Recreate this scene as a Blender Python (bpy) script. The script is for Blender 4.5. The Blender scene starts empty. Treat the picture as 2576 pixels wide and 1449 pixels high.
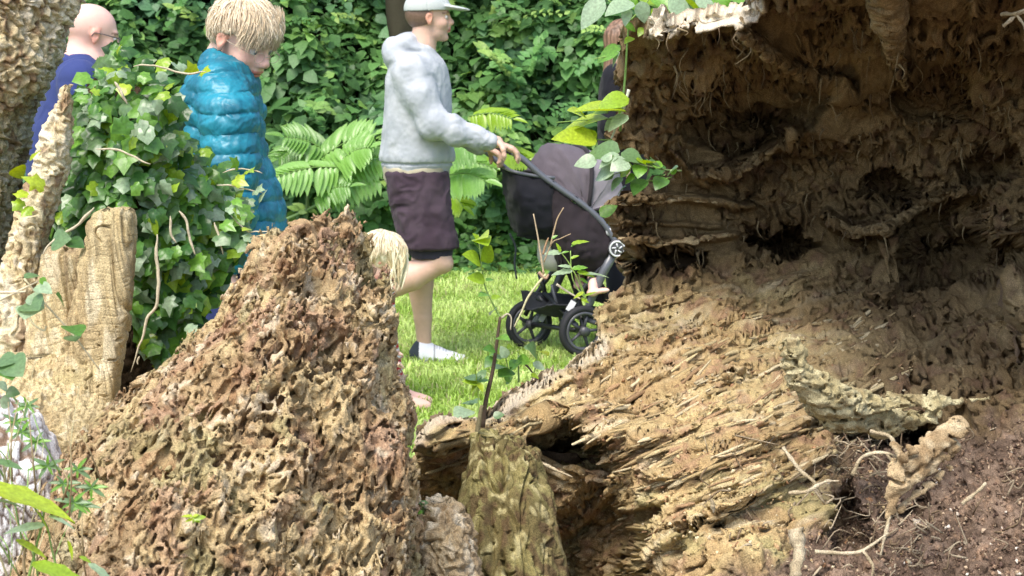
import bpy, math, random
import numpy as np
R = math.radians
S = bpy.context.scene
COL = S.collection

# ------------------------------------------------------------------ camera
FPX = 1911.0            # focal length in pixels of a 1024 wide picture
PITCH = R(7.5)
CAMZ = 1.6
cd = bpy.data.cameras.new("camera")
cd.sensor_width = 36.0
cd.lens = 36.0 * FPX / 1024.0
cd.clip_start = 0.05
cd.clip_end = 500.0
cd.dof.use_dof = True
cd.dof.focus_distance = 3.4
cd.dof.aperture_fstop = 24.0
cam = bpy.data.objects.new("camera", cd)
cam.location = (0, 0, CAMZ)
cam.rotation_euler = (R(90) - PITCH, 0, 0)
COL.objects.link(cam)
S.camera = cam

# ------------------------------------------------------------------ world, sun, exposure
SUN_EL, SUN_AZ = R(58), R(205)     # azimuth clockwise from +Y: behind the camera, to the left
w = bpy.data.worlds.new("World")
S.world = w
w.use_nodes = True
nt = w.node_tree
sky = nt.nodes.new("ShaderNodeTexSky")
sky.sky_type = 'NISHITA'
sky.sun_disc = False
sky.sun_elevation = SUN_EL
sky.sun_rotation = SUN_AZ
sky.air_density = 1.0
sky.dust_density = 2.5
sky.ozone_density = 0.5
bg = nt.nodes["Background"]
bg.inputs[1].default_value = 0.15
nt.links.new(sky.outputs[0], bg.inputs[0])
sd = bpy.data.lights.new("sun", 'SUN')
sd.energy = 1.7
sd.angle = R(28)
sd.color = (1.0, 0.95, 0.87)
sun = bpy.data.objects.new("sun", sd)
sx = math.sin(SUN_AZ) * math.cos(SUN_EL)
sy = math.cos(SUN_AZ) * math.cos(SUN_EL)
sz = math.sin(SUN_EL)
from mathutils import Vector, Matrix
sun.rotation_euler = Vector((sx, sy, sz)).to_track_quat('Z', 'Y').to_euler()
COL.objects.link(sun)
S.view_settings.view_transform = 'Standard'
S.view_settings.look = 'None'
S.view_settings.gamma = 1.0
S.view_settings.use_curve_mapping = False
S.view_settings.exposure = 1.15

rng = np.random.default_rng(7)
random.seed(7)

# ------------------------------------------------------------------ helpers
CP, SP = math.cos(PITCH), math.sin(PITCH)

def at(px, py, Y):
    """world point seen at (px,py) of the 1024x576 picture at distance Y along +Y"""
    u = (np.asarray(px, float) - 512.0) / FPX
    v = (288.0 - np.asarray(py, float)) / FPX
    dy = CP + v * SP
    dz = -SP + v * CP
    Y = np.asarray(Y, float)
    k = Y / dy
    return np.stack(np.broadcast_arrays(u * k, Y, CAMZ + dz * k), -1)

def A(x, y, Y):          # the same for coordinates read off the 2576 wide view
    return at(np.asarray(x, float) / 2.5156, np.asarray(y, float) / 2.5156, Y)

def mesh(name, V, F, mat=None, parent=None, col=None, smooth=True, mats=None, midx=None):
    me = bpy.data.meshes.new(name)
    V = np.asarray(V, np.float32).reshape(-1, 3)
    if isinstance(F, np.ndarray):
        n, k = F.shape
        me.vertices.add(len(V)); me.vertices.foreach_set("co", V.ravel())
        me.loops.add(n * k); me.loops.foreach_set("vertex_index", F.astype(np.int32).ravel())
        me.polygons.add(n)
        me.polygons.foreach_set("loop_start", np.arange(0, n * k, k, dtype=np.int32))
        me.polygons.foreach_set("loop_total", np.full(n, k, np.int32))
        me.update(calc_edges=True)
    else:
        me.from_pydata([tuple(map(float, v)) for v in V], [], [tuple(int(i) for i in f) for f in F])
    if smooth:
        me.polygons.foreach_set("use_smooth", np.ones(len(me.polygons), bool))
    if col is not None:
        a = me.color_attributes.new("Col", 'FLOAT_COLOR', 'POINT')
        c = np.ones((len(V), 4), np.float32); c[:, :3] = col
        a.data.foreach_set("color", c.ravel())
    if mat is not None: me.materials.append(mat)
    o = bpy.data.objects.new(name, me)
    COL.objects.link(o)
    if parent is not None: o.parent = parent
    return o

def tag(o, label=None, cat=None, group=None, kind=None):
    if label: o["label"] = label
    if cat: o["category"] = cat
    if group: o["group"] = group
    if kind: o["kind"] = kind
    return o

def thing(name, label, cat, loc=(0, 0, 0), group=None):
    o = bpy.data.objects.new(name, None)
    o.location = tuple(map(float, loc)); o.empty_display_size = 0.1
    COL.objects.link(o)
    return tag(o, label, cat, group)

def child(o, root):      # parent a mesh whose vertices are in world space to an Empty
    o.parent = root
    o.matrix_parent_inverse = Matrix.Translation(-Vector(root.location))
    return o

# ---- noise -----------------------------------------------------------
_perm = np.random.default_rng(3).permutation(256).astype(np.int32)
_perm = np.concatenate([_perm, _perm, _perm])
_g = np.random.default_rng(4).normal(size=(256, 3)).astype(np.float32)
_g /= np.linalg.norm(_g, axis=1, keepdims=True)
_fp = np.random.default_rng(5).random((256, 3)).astype(np.float32)

from concurrent.futures import ThreadPoolExecutor
_pool = ThreadPoolExecutor(4)

def _perlin(p):
    f = np.floor(p); i = f.astype(np.int32) & 255; t = p - f
    uu = t * t * t * (t * (t * 6 - 15) + 10)
    x, y, z = t[:, 0], t[:, 1], t[:, 2]
    r = 0
    for a in (0, 1):
        wx = uu[:, 0] if a else 1 - uu[:, 0]
        ha = _perm[(i[:, 0] + a) & 255] + i[:, 1]
        for b in (0, 1):
            wxy = wx * (uu[:, 1] if b else 1 - uu[:, 1])
            hb = _perm[(ha + b) & 255] + i[:, 2]
            for c in (0, 1):
                h = _perm[(hb + c) & 255]
                r = r + wxy * (uu[:, 2] if c else 1 - uu[:, 2]) * (_g0[h] * (x - a) + _g1[h] * (y - b) + _g2[h] * (z - c))
    return r * 1.6
_g0, _g1, _g2 = [np.ascontiguousarray(_g[:, k]) for k in range(3)]

def perlin(P, seed=0):
    P = np.asarray(P, np.float32)
    sh = P.shape[:-1]; P = P.reshape(-1, 3) + np.float32(seed * 17.31)
    CH = 60000
    if len(P) <= CH: return _perlin(P).reshape(sh)
    out = list(_pool.map(_perlin, [P[s:s + CH] for s in range(0, len(P), CH)]))
    return np.concatenate(out).reshape(sh)

def fbm(P, octv=4, seed=0, gain=0.5):
    r = 0; a = 1.0
    P = np.asarray(P, np.float32)
    for k in range(octv):
        r = r + a * perlin(P * (2.03 ** k), seed + k * 3)
        a *= gain
    return r

def ridged(P, octv=4, seed=0):
    r = 0; a = 1.0; t = 0
    for k in range(octv):
        r = r + a * (1 - 2 * np.abs(perlin(np.asarray(P, np.float32) * (2.1 ** k), seed + k * 5))); t += a
        a *= 0.5
    return r / t

def worley(P, seed=0):
    P = np.asarray(P, np.float32); sh = P.shape[:-1]; P = P.reshape(-1, 3) + np.float32(seed * 11.7)
    if len(P) > 90000:
        o = list(_pool.map(lambda q: worley(q, 0), [P[s:s + 60000] for s in range(0, len(P), 60000)]))
        return np.concatenate([a for a, b in o]).reshape(sh), np.concatenate([b for a, b in o]).reshape(sh)
    F1 = np.full(len(P), 9.0, np.float32); F2 = F1.copy()
    f = np.floor(P); i = f.astype(np.int32); t = P - f
    for a in (-1, 0, 1):
        ha = _perm[(i[:, 0] + a) & 255]
        for b in (-1, 0, 1):
            hb = _perm[(ha + i[:, 1] + b) & 255]
            for c in (-1, 0, 1):
                h = _perm[(hb + i[:, 2] + c) & 255]
                q = _fp[h]
                d = (q[:, 0] + a - t[:, 0]) ** 2 + (q[:, 1] + b - t[:, 1]) ** 2 + (q[:, 2] + c - t[:, 2]) ** 2
                lo = np.minimum(F1, d); F2 = np.minimum(F2, np.maximum(F1, d)); F1 = lo
    return np.sqrt(F1).reshape(sh), np.sqrt(F2).reshape(sh)

def sstep(a, b, x):
    t = np.clip((x - a) / (b - a), 0, 1)
    return t * t * (3 - 2 * t)

def mixc(a, b, t):
    t = np.asarray(t)[..., None]
    return np.asarray(a) * (1 - t) + np.asarray(b) * t

def blur2(a, n=1, k=1):
    for _ in range(n):
        for ax in (0, 1):
            p = np.concatenate([np.take(a, [0] * k, ax), a, np.take(a, [-1] * k, ax)], ax)
            c = np.cumsum(p, ax)
            z = np.zeros_like(np.take(c, [0], ax)); c = np.concatenate([z, c], ax)
            m = 2 * k + 1
            L = a.shape[ax]
            a = (np.take(c, range(m, m + L), ax) - np.take(c, range(0, L), ax)) / m
    return a

def grid_normals(P):
    du = np.gradient(P, axis=1); dv = np.gradient(P, axis=0)
    n = np.cross(du, dv)
    return n / (np.linalg.norm(n, axis=-1, keepdims=True) + 1e-12)

def grid_faces(nv, nu, wrap=False, mask=None):
    i, j = np.meshgrid(np.arange(nv - 1), np.arange(nu if wrap else nu - 1), indexing='ij')
    j2 = (j + 1) % nu
    F = np.stack([i * nu + j, i * nu + j2, (i + 1) * nu + j2, (i + 1) * nu + j], -1)
    if mask is not None: F = F[mask]
    return F.reshape(-1, 4)

def in_poly(x, y, poly):
    r = np.zeros(x.shape, bool)
    n = len(poly)
    for k in range(n):
        x0, y0 = poly[k]; x1, y1 = poly[(k + 1) % n]
        if y0 == y1: continue
        c = ((y0 > y) != (y1 > y)) & (x < (x1 - x0) * (y - y0) / (y1 - y0) + x0)
        r ^= c
    return r

# ---- surface nets ------------------------------------------------------
def sdf_mesh(f, lo, hi, h, band=None, coarse=4):
    """f(P[n,3]) -> signed distance; two-level evaluation, naive surface nets"""
    lo = np.asarray(lo, float); hi = np.asarray(hi, float)
    n = (np.ceil((hi - lo) / (h * coarse)).astype(int) + 1)
    N = (n - 1) * coarse + 1
    ax = [lo[k] + np.arange(n[k]) * h * coarse for k in range(3)]
    G = np.stack(np.meshgrid(*ax, indexing='ij'), -1).reshape(-1, 3)
    cv = f(G.astype(np.float32)).reshape(n)
    if band is None: band = h * coarse * 1.3
    near = np.abs(cv) < band + h * coarse * 0.9
    # a coarse cell is refined when any of its corners is near
    cn = np.zeros(n - 1, bool)
    for a in (0, 1):
        for b in (0, 1):
            for c in (0, 1):
                cn |= near[a:n[0] - 1 + a, b:n[1] - 1 + b, c:n[2] - 1 + c]
    V = np.repeat(np.repeat(np.repeat(cv[:-1, :-1, :-1], coarse, 0), coarse, 1), coarse, 2)
    full = np.full(N, 1.0, np.float32); full[:-1, :-1, :-1] = V
    full[-1] = 1; full[:, -1] = 1; full[:, :, -1] = 1
    m = np.zeros(N, bool)
    mm = np.repeat(np.repeat(np.repeat(cn, coarse, 0), coarse, 1), coarse, 2)
    m[:-1, :-1, :-1] = mm
    m[1:, :-1, :-1] |= mm; m[:-1, 1:, :-1] |= mm; m[:-1, :-1, 1:] |= mm
    m[1:, 1:, :-1] |= mm; m[1:, :-1, 1:] |= mm; m[:-1, 1:, 1:] |= mm; m[1:, 1:, 1:] |= mm
    idx = np.argwhere(m)
    P = (lo + idx * h).astype(np.float32)
    vals = np.empty(len(P), np.float32)
    for s in range(0, len(P), 600000): vals[s:s + 600000] = f(P[s:s + 600000])
    full[m] = vals
    Vt, F = nets(full)
    return lo + Vt * h, F

def nets(full):
    N = np.array(full.shape)
    ins = full < 0
    c8 = [(a, b, c) for a in (0, 1) for b in (0, 1) for c in (0, 1)]
    cnt = np.zeros(N - 1, np.int8)
    for a, b, c in c8: cnt += ins[a:N[0] - 1 + a, b:N[1] - 1 + b, c:N[2] - 1 + c]
    act = (cnt > 0) & (cnt < 8)
    ci = np.argwhere(act)
    cid = np.full(N - 1, -1, np.int32); cid[act] = np.arange(len(ci))
    acc = np.zeros((len(ci), 3)); num = np.zeros(len(ci))
    for a, b, c in c8:
        for k in range(3):
            o = [a, b, c]
            if o[k]: continue
            o2 = list(o); o2[k] = 1
            v0 = full[ci[:, 0] + o[0], ci[:, 1] + o[1], ci[:, 2] + o[2]]
            v1 = full[ci[:, 0] + o2[0], ci[:, 1] + o2[1], ci[:, 2] + o2[2]]
            x = (v0 < 0) != (v1 < 0)
            t = np.where(x, v0 / np.where(x, v0 - v1, 1), 0)
            p = np.array(o, float)[None].repeat(len(ci), 0); p[:, k] = t
            acc += p * x[:, None]; num += x
    Vt = ci + acc / num[:, None]
    Fs = []
    for k in range(3):
        a0 = [slice(None)] * 3; a1 = [slice(None)] * 3
        a0[k] = slice(0, -1); a1[k] = slice(1, None)
        s0, s1 = ins[tuple(a0)], ins[tuple(a1)]
        e = np.argwhere(s0 != s1)
        k1, k2 = (k + 1) % 3, (k + 2) % 3
        ok = (e[:, k1] > 0) & (e[:, k2] > 0) & (e[:, k1] < N[k1] - 1) & (e[:, k2] < N[k2] - 1)
        e = e[ok]
        sg = s0[e[:, 0], e[:, 1], e[:, 2]]
        q = []
        for d1, d2 in ((-1, -1), (0, -1), (0, 0), (-1, 0)):
            g = e.copy(); g[:, k1] += d1; g[:, k2] += d2
            q.append(cid[g[:, 0], g[:, 1], g[:, 2]])
        q = np.stack(q, 1)
        q = np.where(sg[:, None], q, q[:, ::-1])
        Fs.append(q[(q >= 0).all(1)])
    return Vt, np.concatenate(Fs)

def vnormals(V, F):
    a, b, c = V[F[:, 0]], V[F[:, 1]], V[F[:, 2]]
    n = np.cross(b - a, c - a)
    if F.shape[1] == 4:
        d = V[F[:, 3]]; n = n + np.cross(c - a, d - a)
    N = np.zeros_like(V)
    for k in range(F.shape[1]):
        for ax in range(3):
            N[:, ax] += np.bincount(F[:, k], n[:, ax], len(V))
    return N / (np.linalg.norm(N, axis=1, keepdims=True) + 1e-12)

def smooth_v(V, F, it=2, lam=0.5):
    n = len(V); k = F.shape[1]
    src = F.ravel(); dst = np.roll(F, -1, 1).ravel()
    deg = np.bincount(src, minlength=n) + np.bincount(dst, minlength=n)
    deg = np.maximum(deg, 1)
    for _ in range(it):
        acc = np.stack([np.bincount(src, V[dst, a], n) + np.bincount(dst, V[src, a], n) for a in range(3)], 1)
        V = V + lam * (acc / deg[:, None] - V)
    return V

# ---- sdf primitives ------------------------------------------------------
def cap(a, b, ra, rb):
    a = np.asarray(a, np.float32); b = np.asarray(b, np.float32)
    def f(P):
        ba = b - a
        t = np.clip((P - a) @ ba / max(1e-9, float(ba @ ba)), 0, 1)
        return np.linalg.norm(P - a - t[:, None] * ba, axis=1) - (ra + (rb - ra) * t)
    return f

def ell(c, r, M=None):
    c = np.asarray(c, np.float32); r = np.asarray(r, np.float32)
    def f(P):
        q = P - c
        if M is not None: q = q @ M       # columns of M = local axes
        k0 = np.linalg.norm(q / r, axis=1); k1 = np.linalg.norm(q / (r * r), axis=1)
        return k0 * (k0 - 1) / np.maximum(k1, 1e-6)
    return f

def flatcap(a, b, ra, rb, flat, ratio):
    """capsule squashed along the direction `flat` by `ratio`"""
    a = np.asarray(a, np.float32); b = np.asarray(b, np.float32)
    fl = np.asarray(flat, np.float32); fl = fl / np.linalg.norm(fl)
    def f(P):
        ba = b - a
        t = np.clip((P - a) @ ba / float(ba @ ba), 0, 1)
        q = P - a - t[:, None] * ba
        c = q @ fl
        q = q + np.outer(c * (1 / ratio - 1), fl)
        return (np.linalg.norm(q, axis=1) - (ra + (rb - ra) * t)) * min(1, ratio + 0.2)
    return f

def smin(a, b, k):
    h = np.maximum(k - np.abs(a - b), 0) / k
    return np.minimum(a, b) - h * h * k * 0.25

def union(fs, k=0.02, cut=()):
    def f(P):
        d = fs[0](P)
        for g in fs[1:]: d = smin(d, g(P), k)
        for g, kk in cut: d = -smin(-d, g(P), kk)
        return d
    return f

# ---- tubes and simple solids ----------------------------------------------
def tube(pts, rad, n=8, close=True):
    pts = np.asarray(pts, float)
    rad = np.broadcast_to(np.asarray(rad, float), (len(pts),))
    T = np.gradient(pts, axis=0); T /= np.linalg.norm(T, axis=1, keepdims=True) + 1e-12
    up = np.array([0, 0, 1.0]) if abs(T[0, 2]) < 0.9 else np.array([1.0, 0, 0])
    V = []
    u = np.cross(T[0], up); u /= np.linalg.norm(u)
    for p, t, r in zip(pts, T, rad):
        u = u - t * (u @ t); u /= np.linalg.norm(u) + 1e-12
        v = np.cross(t, u)
        a = np.arange(n) / n * 2 * math.pi
        V.append(p + r * (np.cos(a)[:, None] * u + np.sin(a)[:, None] * v))
    V = np.concatenate(V)
    F = grid_faces(len(pts), n, wrap=True)
    if close:
        m = len(V)
        V = np.concatenate([V, pts[:1], pts[-1:]])
        k = np.arange(n); k2 = (k + 1) % n
        c0 = np.stack([k2, k, np.full(n, m), np.full(n, m)], 1)
        b = (len(pts) - 1) * n
        c1 = np.stack([b + k, b + k2, np.full(n, m + 1), np.full(n, m + 1)], 1)
        F = [tuple(q) for q in F] + [tuple(q[:3]) for q in c0] + [tuple(q[:3]) for q in c1]
        return V, F
    return V, F

def merge(items):
    V = []; F = []; o = 0
    for v, f in items:
        V.append(np.asarray(v)); F += [tuple(int(i) + o for i in q) for q in f]; o += len(v)
    return np.concatenate(V), F

def spline(pts, n):
    pts = np.asarray(pts, float); k = len(pts)
    if k < 3: 
        t = np.linspace(0, 1, n)[:, None]; return pts[0] * (1 - t) + pts[-1] * t
    P = np.concatenate([[2 * pts[0] - pts[1]], pts, [2 * pts[-1] - pts[-2]]])
    out = []
    for s in np.linspace(0, k - 1 - 1e-6, n):
        i = int(s); t = s - i
        a, b, c, d = P[i], P[i + 1], P[i + 2], P[i + 3]
        out.append(0.5 * ((2 * b) + (c - a) * t + (2 * a - 5 * b + 4 * c - d) * t * t + (3 * b - a - 3 * c + d) * t ** 3))
    return np.array(out)

def box_m(c, sx, sy, sz, Rm=None):
    V = np.array([[x, y, z] for x in (-.5, .5) for y in (-.5, .5) for z in (-.5, .5)]) * [sx, sy, sz]
    if Rm is not None: V = V @ np.asarray(Rm).T
    F = [(0, 1, 3, 2), (4, 6, 7, 5), (0, 4, 5, 1), (2, 3, 7, 6), (0, 2, 6, 4), (1, 5, 7, 3)]
    return V + np.asarray(c), F

# ------------------------------------------------------------------ materials
def new_mat(name):
    m = bpy.data.materials.new(name); m.use_nodes = True
    return m, m.node_tree, m.node_tree.nodes["Principled BSDF"]

def mat_attr(name, rough=0.85, bump=0.3, scale=400, spec=0.3, var=0.35, translucent=0.0, sheen=0.0, stretch=None, color=None, metal=0.0, coat=0.0, bdist=0.002):
    """colour from the 'Col' attribute (or a fixed colour) broken up by fine noise, with fine bump"""
    m, t, b = new_mat(name)
    L = t.links
    if color is None:
        c = t.nodes.new("ShaderNodeAttribute"); c.attribute_name = "Col"; cs = c.outputs[0]
    else:
        c = t.nodes.new("ShaderNodeRGB"); c.outputs[0].default_value = (*color, 1); cs = c.outputs[0]
    g = t.nodes.new("ShaderNodeNewGeometry")
    mp = t.nodes.new("ShaderNodeMapping")
    if stretch: mp.inputs['Scale'].default_value = stretch
    L.new(g.outputs['Position'], mp.inputs[0])
    n = t.nodes.new("ShaderNodeTexNoise"); n.inputs['Scale'].default_value = scale; n.inputs['Detail'].default_value = 4
    L.new(mp.outputs[0], n.inputs['Vector'])
    mr = t.nodes.new("ShaderNodeMapRange")
    mr.inputs['From Min'].default_value = 0.3; mr.inputs['From Max'].default_value = 0.7
    mr.inputs['To Min'].default_value = 1 - var; mr.inputs['To Max'].default_value = 1 + var
    L.new(n.outputs[0], mr.inputs[0])
    mx = t.nodes.new("ShaderNodeVectorMath"); mx.operation = 'SCALE'
    L.new(cs, mx.inputs[0]); L.new(mr.outputs[0], mx.inputs['Scale'])
    L.new(mx.outputs[0], b.inputs['Base Color'])
    b.inputs['Roughness'].default_value = rough
    b.inputs['Specular IOR Level'].default_value = spec
    b.inputs['Metallic'].default_value = metal
    b.inputs['Coat Weight'].default_value = coat
    if sheen: b.inputs['Sheen Weight'].default_value = sheen
    if bump > 0:
        bp = t.nodes.new("ShaderNodeBump"); bp.inputs['Strength'].default_value = bump; bp.inputs['Distance'].default_value = bdist
        L.new(n.outputs[0], bp.inputs['Height']); L.new(bp.outputs[0], b.inputs['Normal'])
    if translucent > 0:
        tr = t.nodes.new("ShaderNodeBsdfTranslucent")
        hs = t.nodes.new("ShaderNodeHueSaturation"); hs.inputs['Saturation'].default_value = 1.15; hs.inputs['Value'].default_value = 1.6
        hs.inputs['Hue'].default_value = 0.485
        L.new(mx.outputs[0], hs.inputs['Color']); L.new(hs.outputs[0], tr.inputs[0])
        ms = t.nodes.new("ShaderNodeMixShader"); ms.inputs[0].default_value = translucent
        L.new(b.outputs[0], ms.inputs[1]); L.new(tr.outputs[0], ms.inputs[2])
        L.new(ms.outputs[0], t.nodes['Material Output'].inputs[0])
    return m

M_WOOD = mat_attr("rotten_wood", rough=0.97, bump=0.8, scale=520, var=0.42, spec=0.04, bdist=0.003)
M_BARK = mat_attr("old_bark", rough=0.85, bump=0.7, scale=420, var=0.35, spec=0.06)
M_SOIL = mat_attr("soil", rough=0.95, bump=0.6, scale=500, var=0.5, spec=0.1)
M_LEAF = mat_attr("leaf", rough=0.30, bump=0.2, scale=220, var=0.22, spec=0.5, translucent=0.32)
M_HEDGE = mat_attr("hedge_leaf", rough=0.5, bump=0.0, scale=60, var=0.2, spec=0.4, translucent=0.22)
M_GRASS = mat_attr("grass_blade", rough=0.6, bump=0.0, scale=60, var=0.15, spec=0.25, translucent=0.3)
M_STEM = mat_attr("stem", rough=0.7, bump=0.2, scale=300, var=0.2)
# ------------------------------------------------------------------ ground and bank
def ground():
    nx, ny = 240, 260
    xs = np.sign(np.linspace(-1, 1, nx)) * np.abs(np.linspace(-1, 1, nx)) ** 1.8 * 120
    ys = np.concatenate([np.linspace(-40, 1, 30), np.linspace(1.1, 16, 190), np.linspace(17, 260, 40)])
    X, Yy = np.meshgrid(xs, ys)
    P = np.stack([X, Yy, np.zeros_like(X)], -1)
    z = 0.02 * fbm(P * 0.9, 4, 2)
    z = z + sstep(13.0, 17.5, Yy) * 1.4 * (1 + 0.3 * perlin(P * 0.3, 5)) * np.where(Yy > 12, 1, 0)
    z = np.where(Yy > 17.5, z + (Yy - 17.5) * 0.04, z)
    P[..., 2] = z
    n = fbm(P * 1.5, 4, 9)
    green = mixc((0.10, 0.19, 0.035), (0.16, 0.24, 0.05), sstep(-.4, .5, n))
    brown = np.array((0.045, 0.035, 0.02))
    c = mixc(green, brown, sstep(12.6, 13.4, Yy))
    c = mixc((0.13, 0.09, 0.055), c, sstep(4.2, 5.2, Yy + 0.5 * n))
    o = mesh("ground", P, grid_faces(len(ys), nx), M_SOIL, col=c.reshape(-1, 3))
    tag(o, kind="structure")
ground()

# ------------------------------------------------------------------ rotten mound of wood in front (narrow-band implicit surface)
def interp_rows(rows, z):
    rows = np.asarray(rows, float)
    order = np.argsort(rows[:, 0])
    r = rows[order]
    return [np.interp(z, r[:, 0], r[:, k]) for k in range(1, r.shape[1])]

MY = 2.45
def mound():
    # silhouette read off the photograph: (y, left, right) in the 2576 wide view
    rows = [(548, 860, 880), (562, 770, 885), (578, 706, 895), (600, 632, 905), (620, 614, 912), (650, 604, 920), (690, 588, 936),
            (730, 562, 962), (790, 508, 975), (830, 492, 982), (860, 430, 982), (900, 405, 984), (930, 378, 988), (1000, 300, 1000),
            (1050, 235, 1024), (1100, 185, 1038), (1160, 140, 1046), (1250, 110, 1052), (1350, 60, 1060), (1449, -20, 1075), (1600, -140, 1110), (2400, -400, 1200), (3600, -500, 1300)]
    R0 = []
    for y, l, r in rows:
        pl, pr = A(l, y, MY), A(r, y, MY)
        R0.append((pl[2], pl[0], pr[0]))
    R0 = np.array(R0); R0 = R0[np.argsort(R0[:, 0])]
    ztop = R0[-1, 0]
    ang = R(24)
    def f(P):
        x, y, z = P[:, 0], P[:, 1], P[:, 2]
        l = np.interp(z, R0[:, 0], R0[:, 1]); r = np.interp(z, R0[:, 0], R0[:, 2])
        cx = (l + r) / 2; a = (r - l) / 2
        b = 0.10 + 0.32 * (a / 0.3) ** 0.8
        yc = MY + 0.12 - 0.10 * np.clip((ztop - z) / 0.4, 0, 1.5)
        q = np.sqrt(((x - cx) / a) ** 2 + ((y - yc) / b) ** 2)
        d = (q - 1) * np.minimum(a, b) * 0.9
        d = np.maximum(d, (z - ztop + .02 - .06 * perlin(np.stack([x * 26, y * 26, z * 0], 1), 7)) * 0.8)
        d = d + 0.020
        near = (np.abs(d) < 0.05) & ((y < MY + 0.15) | ((z > ztop - .11) & (y < MY + .30)))
        if near.any():
            p = P[near]
            # grain frame: leans towards upper right on the left flank, upright on the right
            lean = R(24)
            cs, sn = np.cos(lean), np.sin(lean)
            g = np.stack([p[:, 0] * cs - p[:, 2] * sn, p[:, 1], p[:, 0] * sn + p[:, 2] * cs], 1)
            g2 = g * [1, 1, 0.62]
            big = fbm(g * [9, 9, 5], 3, 11)
            lobe = ridged(g * [16, 16, 5], 2, 15)
            dd = d[near] - 0.024 * big - 0.017 * lobe
            sel = (dd < .013) & (dd > -.036)
            o_all = dd.copy()
            g, g2, dd = g[sel], g2[sel], dd[sel]
            wz = perlin(g2 * 38, 51) * 0.006
            g2 = g2 + np.stack([wz, perlin(g2 * 38, 52) * 0.006, perlin(g2 * 38, 53) * 0.006], 1) * 1.35
            wz = perlin(g2 * 95, 54) * .0034; g2 = g2 + np.stack([wz, -wz, perlin(g2 * 95, 55) * .0034], 1)
            g4 = g2 * [1, .42, 1]
            den = sstep(-0.6, 0.5, perlin(g * 7, 60) + .5 * perlin(g * 24, 61))
            # winding galleries: where two fields are both near zero
            # honeycomb of pits running inwards, in two sizes, plus a few winding galleries
            F1, F2 = worley(g4 * [100, 100, 84], 21)
            t1 = (F1 - (.28 + .24 * den)) / 100
            n3 = perlin(g4 * 118, 31); n4 = perlin(g4 * 118, 32)
            t2 = np.sqrt(n3 * n3 + n4 * n4) / 118 * 0.62 - (0.0013 + 0.0013 * den)
            n1 = perlin(g2 * 48, 22); n2 = perlin(g2 * 48, 23)
            t1 = smin(t1, np.sqrt(n1 * n1 + n2 * n2) / 48 * .62 - .0024, .003)
            fl = 0.0042 * ridged(g2 * [110, 80, 60], 3, 41) + 0.0022 * perlin(g2 * 210, 43)
            base = dd - fl
            o = np.maximum(base, -t1)
            o = np.maximum(o, -t2 - np.where(base < -0.010, 1, 0))
            o_all[sel] = o; o = o_all
            d = d.copy(); d[near] = o
        return d
    lo = (-0.66, MY - 0.42, A(0, 1530, MY + .14)[2]); hi = (-0.18 + 0.06, MY + 0.28, ztop + 0.02)
    V, F = sdf_mesh(f, lo, hi, 0.0022, band=0.031, coarse=5)
    # colour: real differences of the wood - yellow, rose, white fungus, rust
    n = fbm(V * 9, 3, 70); n2 = fbm(V * 26, 3, 75); n3 = perlin(V * 120, 79); n4 = fbm(V * 14, 3, 83)
    c = mixc((0.36, 0.25, 0.135), (0.49, 0.375, 0.20), sstep(-.35, .45, n))
    c = mixc(c, (0.36, 0.22, 0.15), sstep(0.0, .5, n4) * 0.6)
    c = mixc(c, (0.60, 0.50, 0.35), sstep(.3, .6, n2) * 0.7)
    c = mixc(c, (0.25, 0.13, 0.065), sstep(.3, .6, -n2) * 0.5)
    c = mixc(c, (0.30, 0.28, 0.13), sstep(.25, .55, fbm(V * 11, 2, 91)) * .5)
    c = c * (1 + 0.25 * n3)[:, None]
    o = mesh("rotten_stump", V, F, M_WOOD, col=c)
    tag(o, "tall pointed mound of rotten brown wood riddled with small holes, in front of the toddler", "rotten stump")
    # the lower body of the stump, down to the ground (below the picture)
    zz = np.linspace(-0.02, lo[2] + 0.01, 24); th = np.arange(72) / 72 * 2 * math.pi
    P = []
    for z in zz:
        l = np.interp(z, R0[:, 0], R0[:, 1]); r = np.interp(z, R0[:, 0], R0[:, 2])
        a = (r - l) / 2 * 1.0; b = 0.10 + 0.32 * (a / 0.3) ** 0.8; yc = MY + 0.0
        P.append(np.stack([(l + r) / 2 + a * np.cos(th), yc + b * np.sin(th), np.full(72, z)], 1))
    P = np.array(P); N = grid_normals(P)
    P = P - N * 0 + (P - P.mean(1, keepdims=True)) * (0.08 * fbm(P * 9, 3, 6))[..., None]
    q = mesh("stump_base", P, grid_faces(24, 72, wrap=True), M_WOOD, col=np.tile((0.3, 0.2, 0.11), (24 * 72, 1)), parent=o)
    return o
STUMP = mound()

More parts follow.
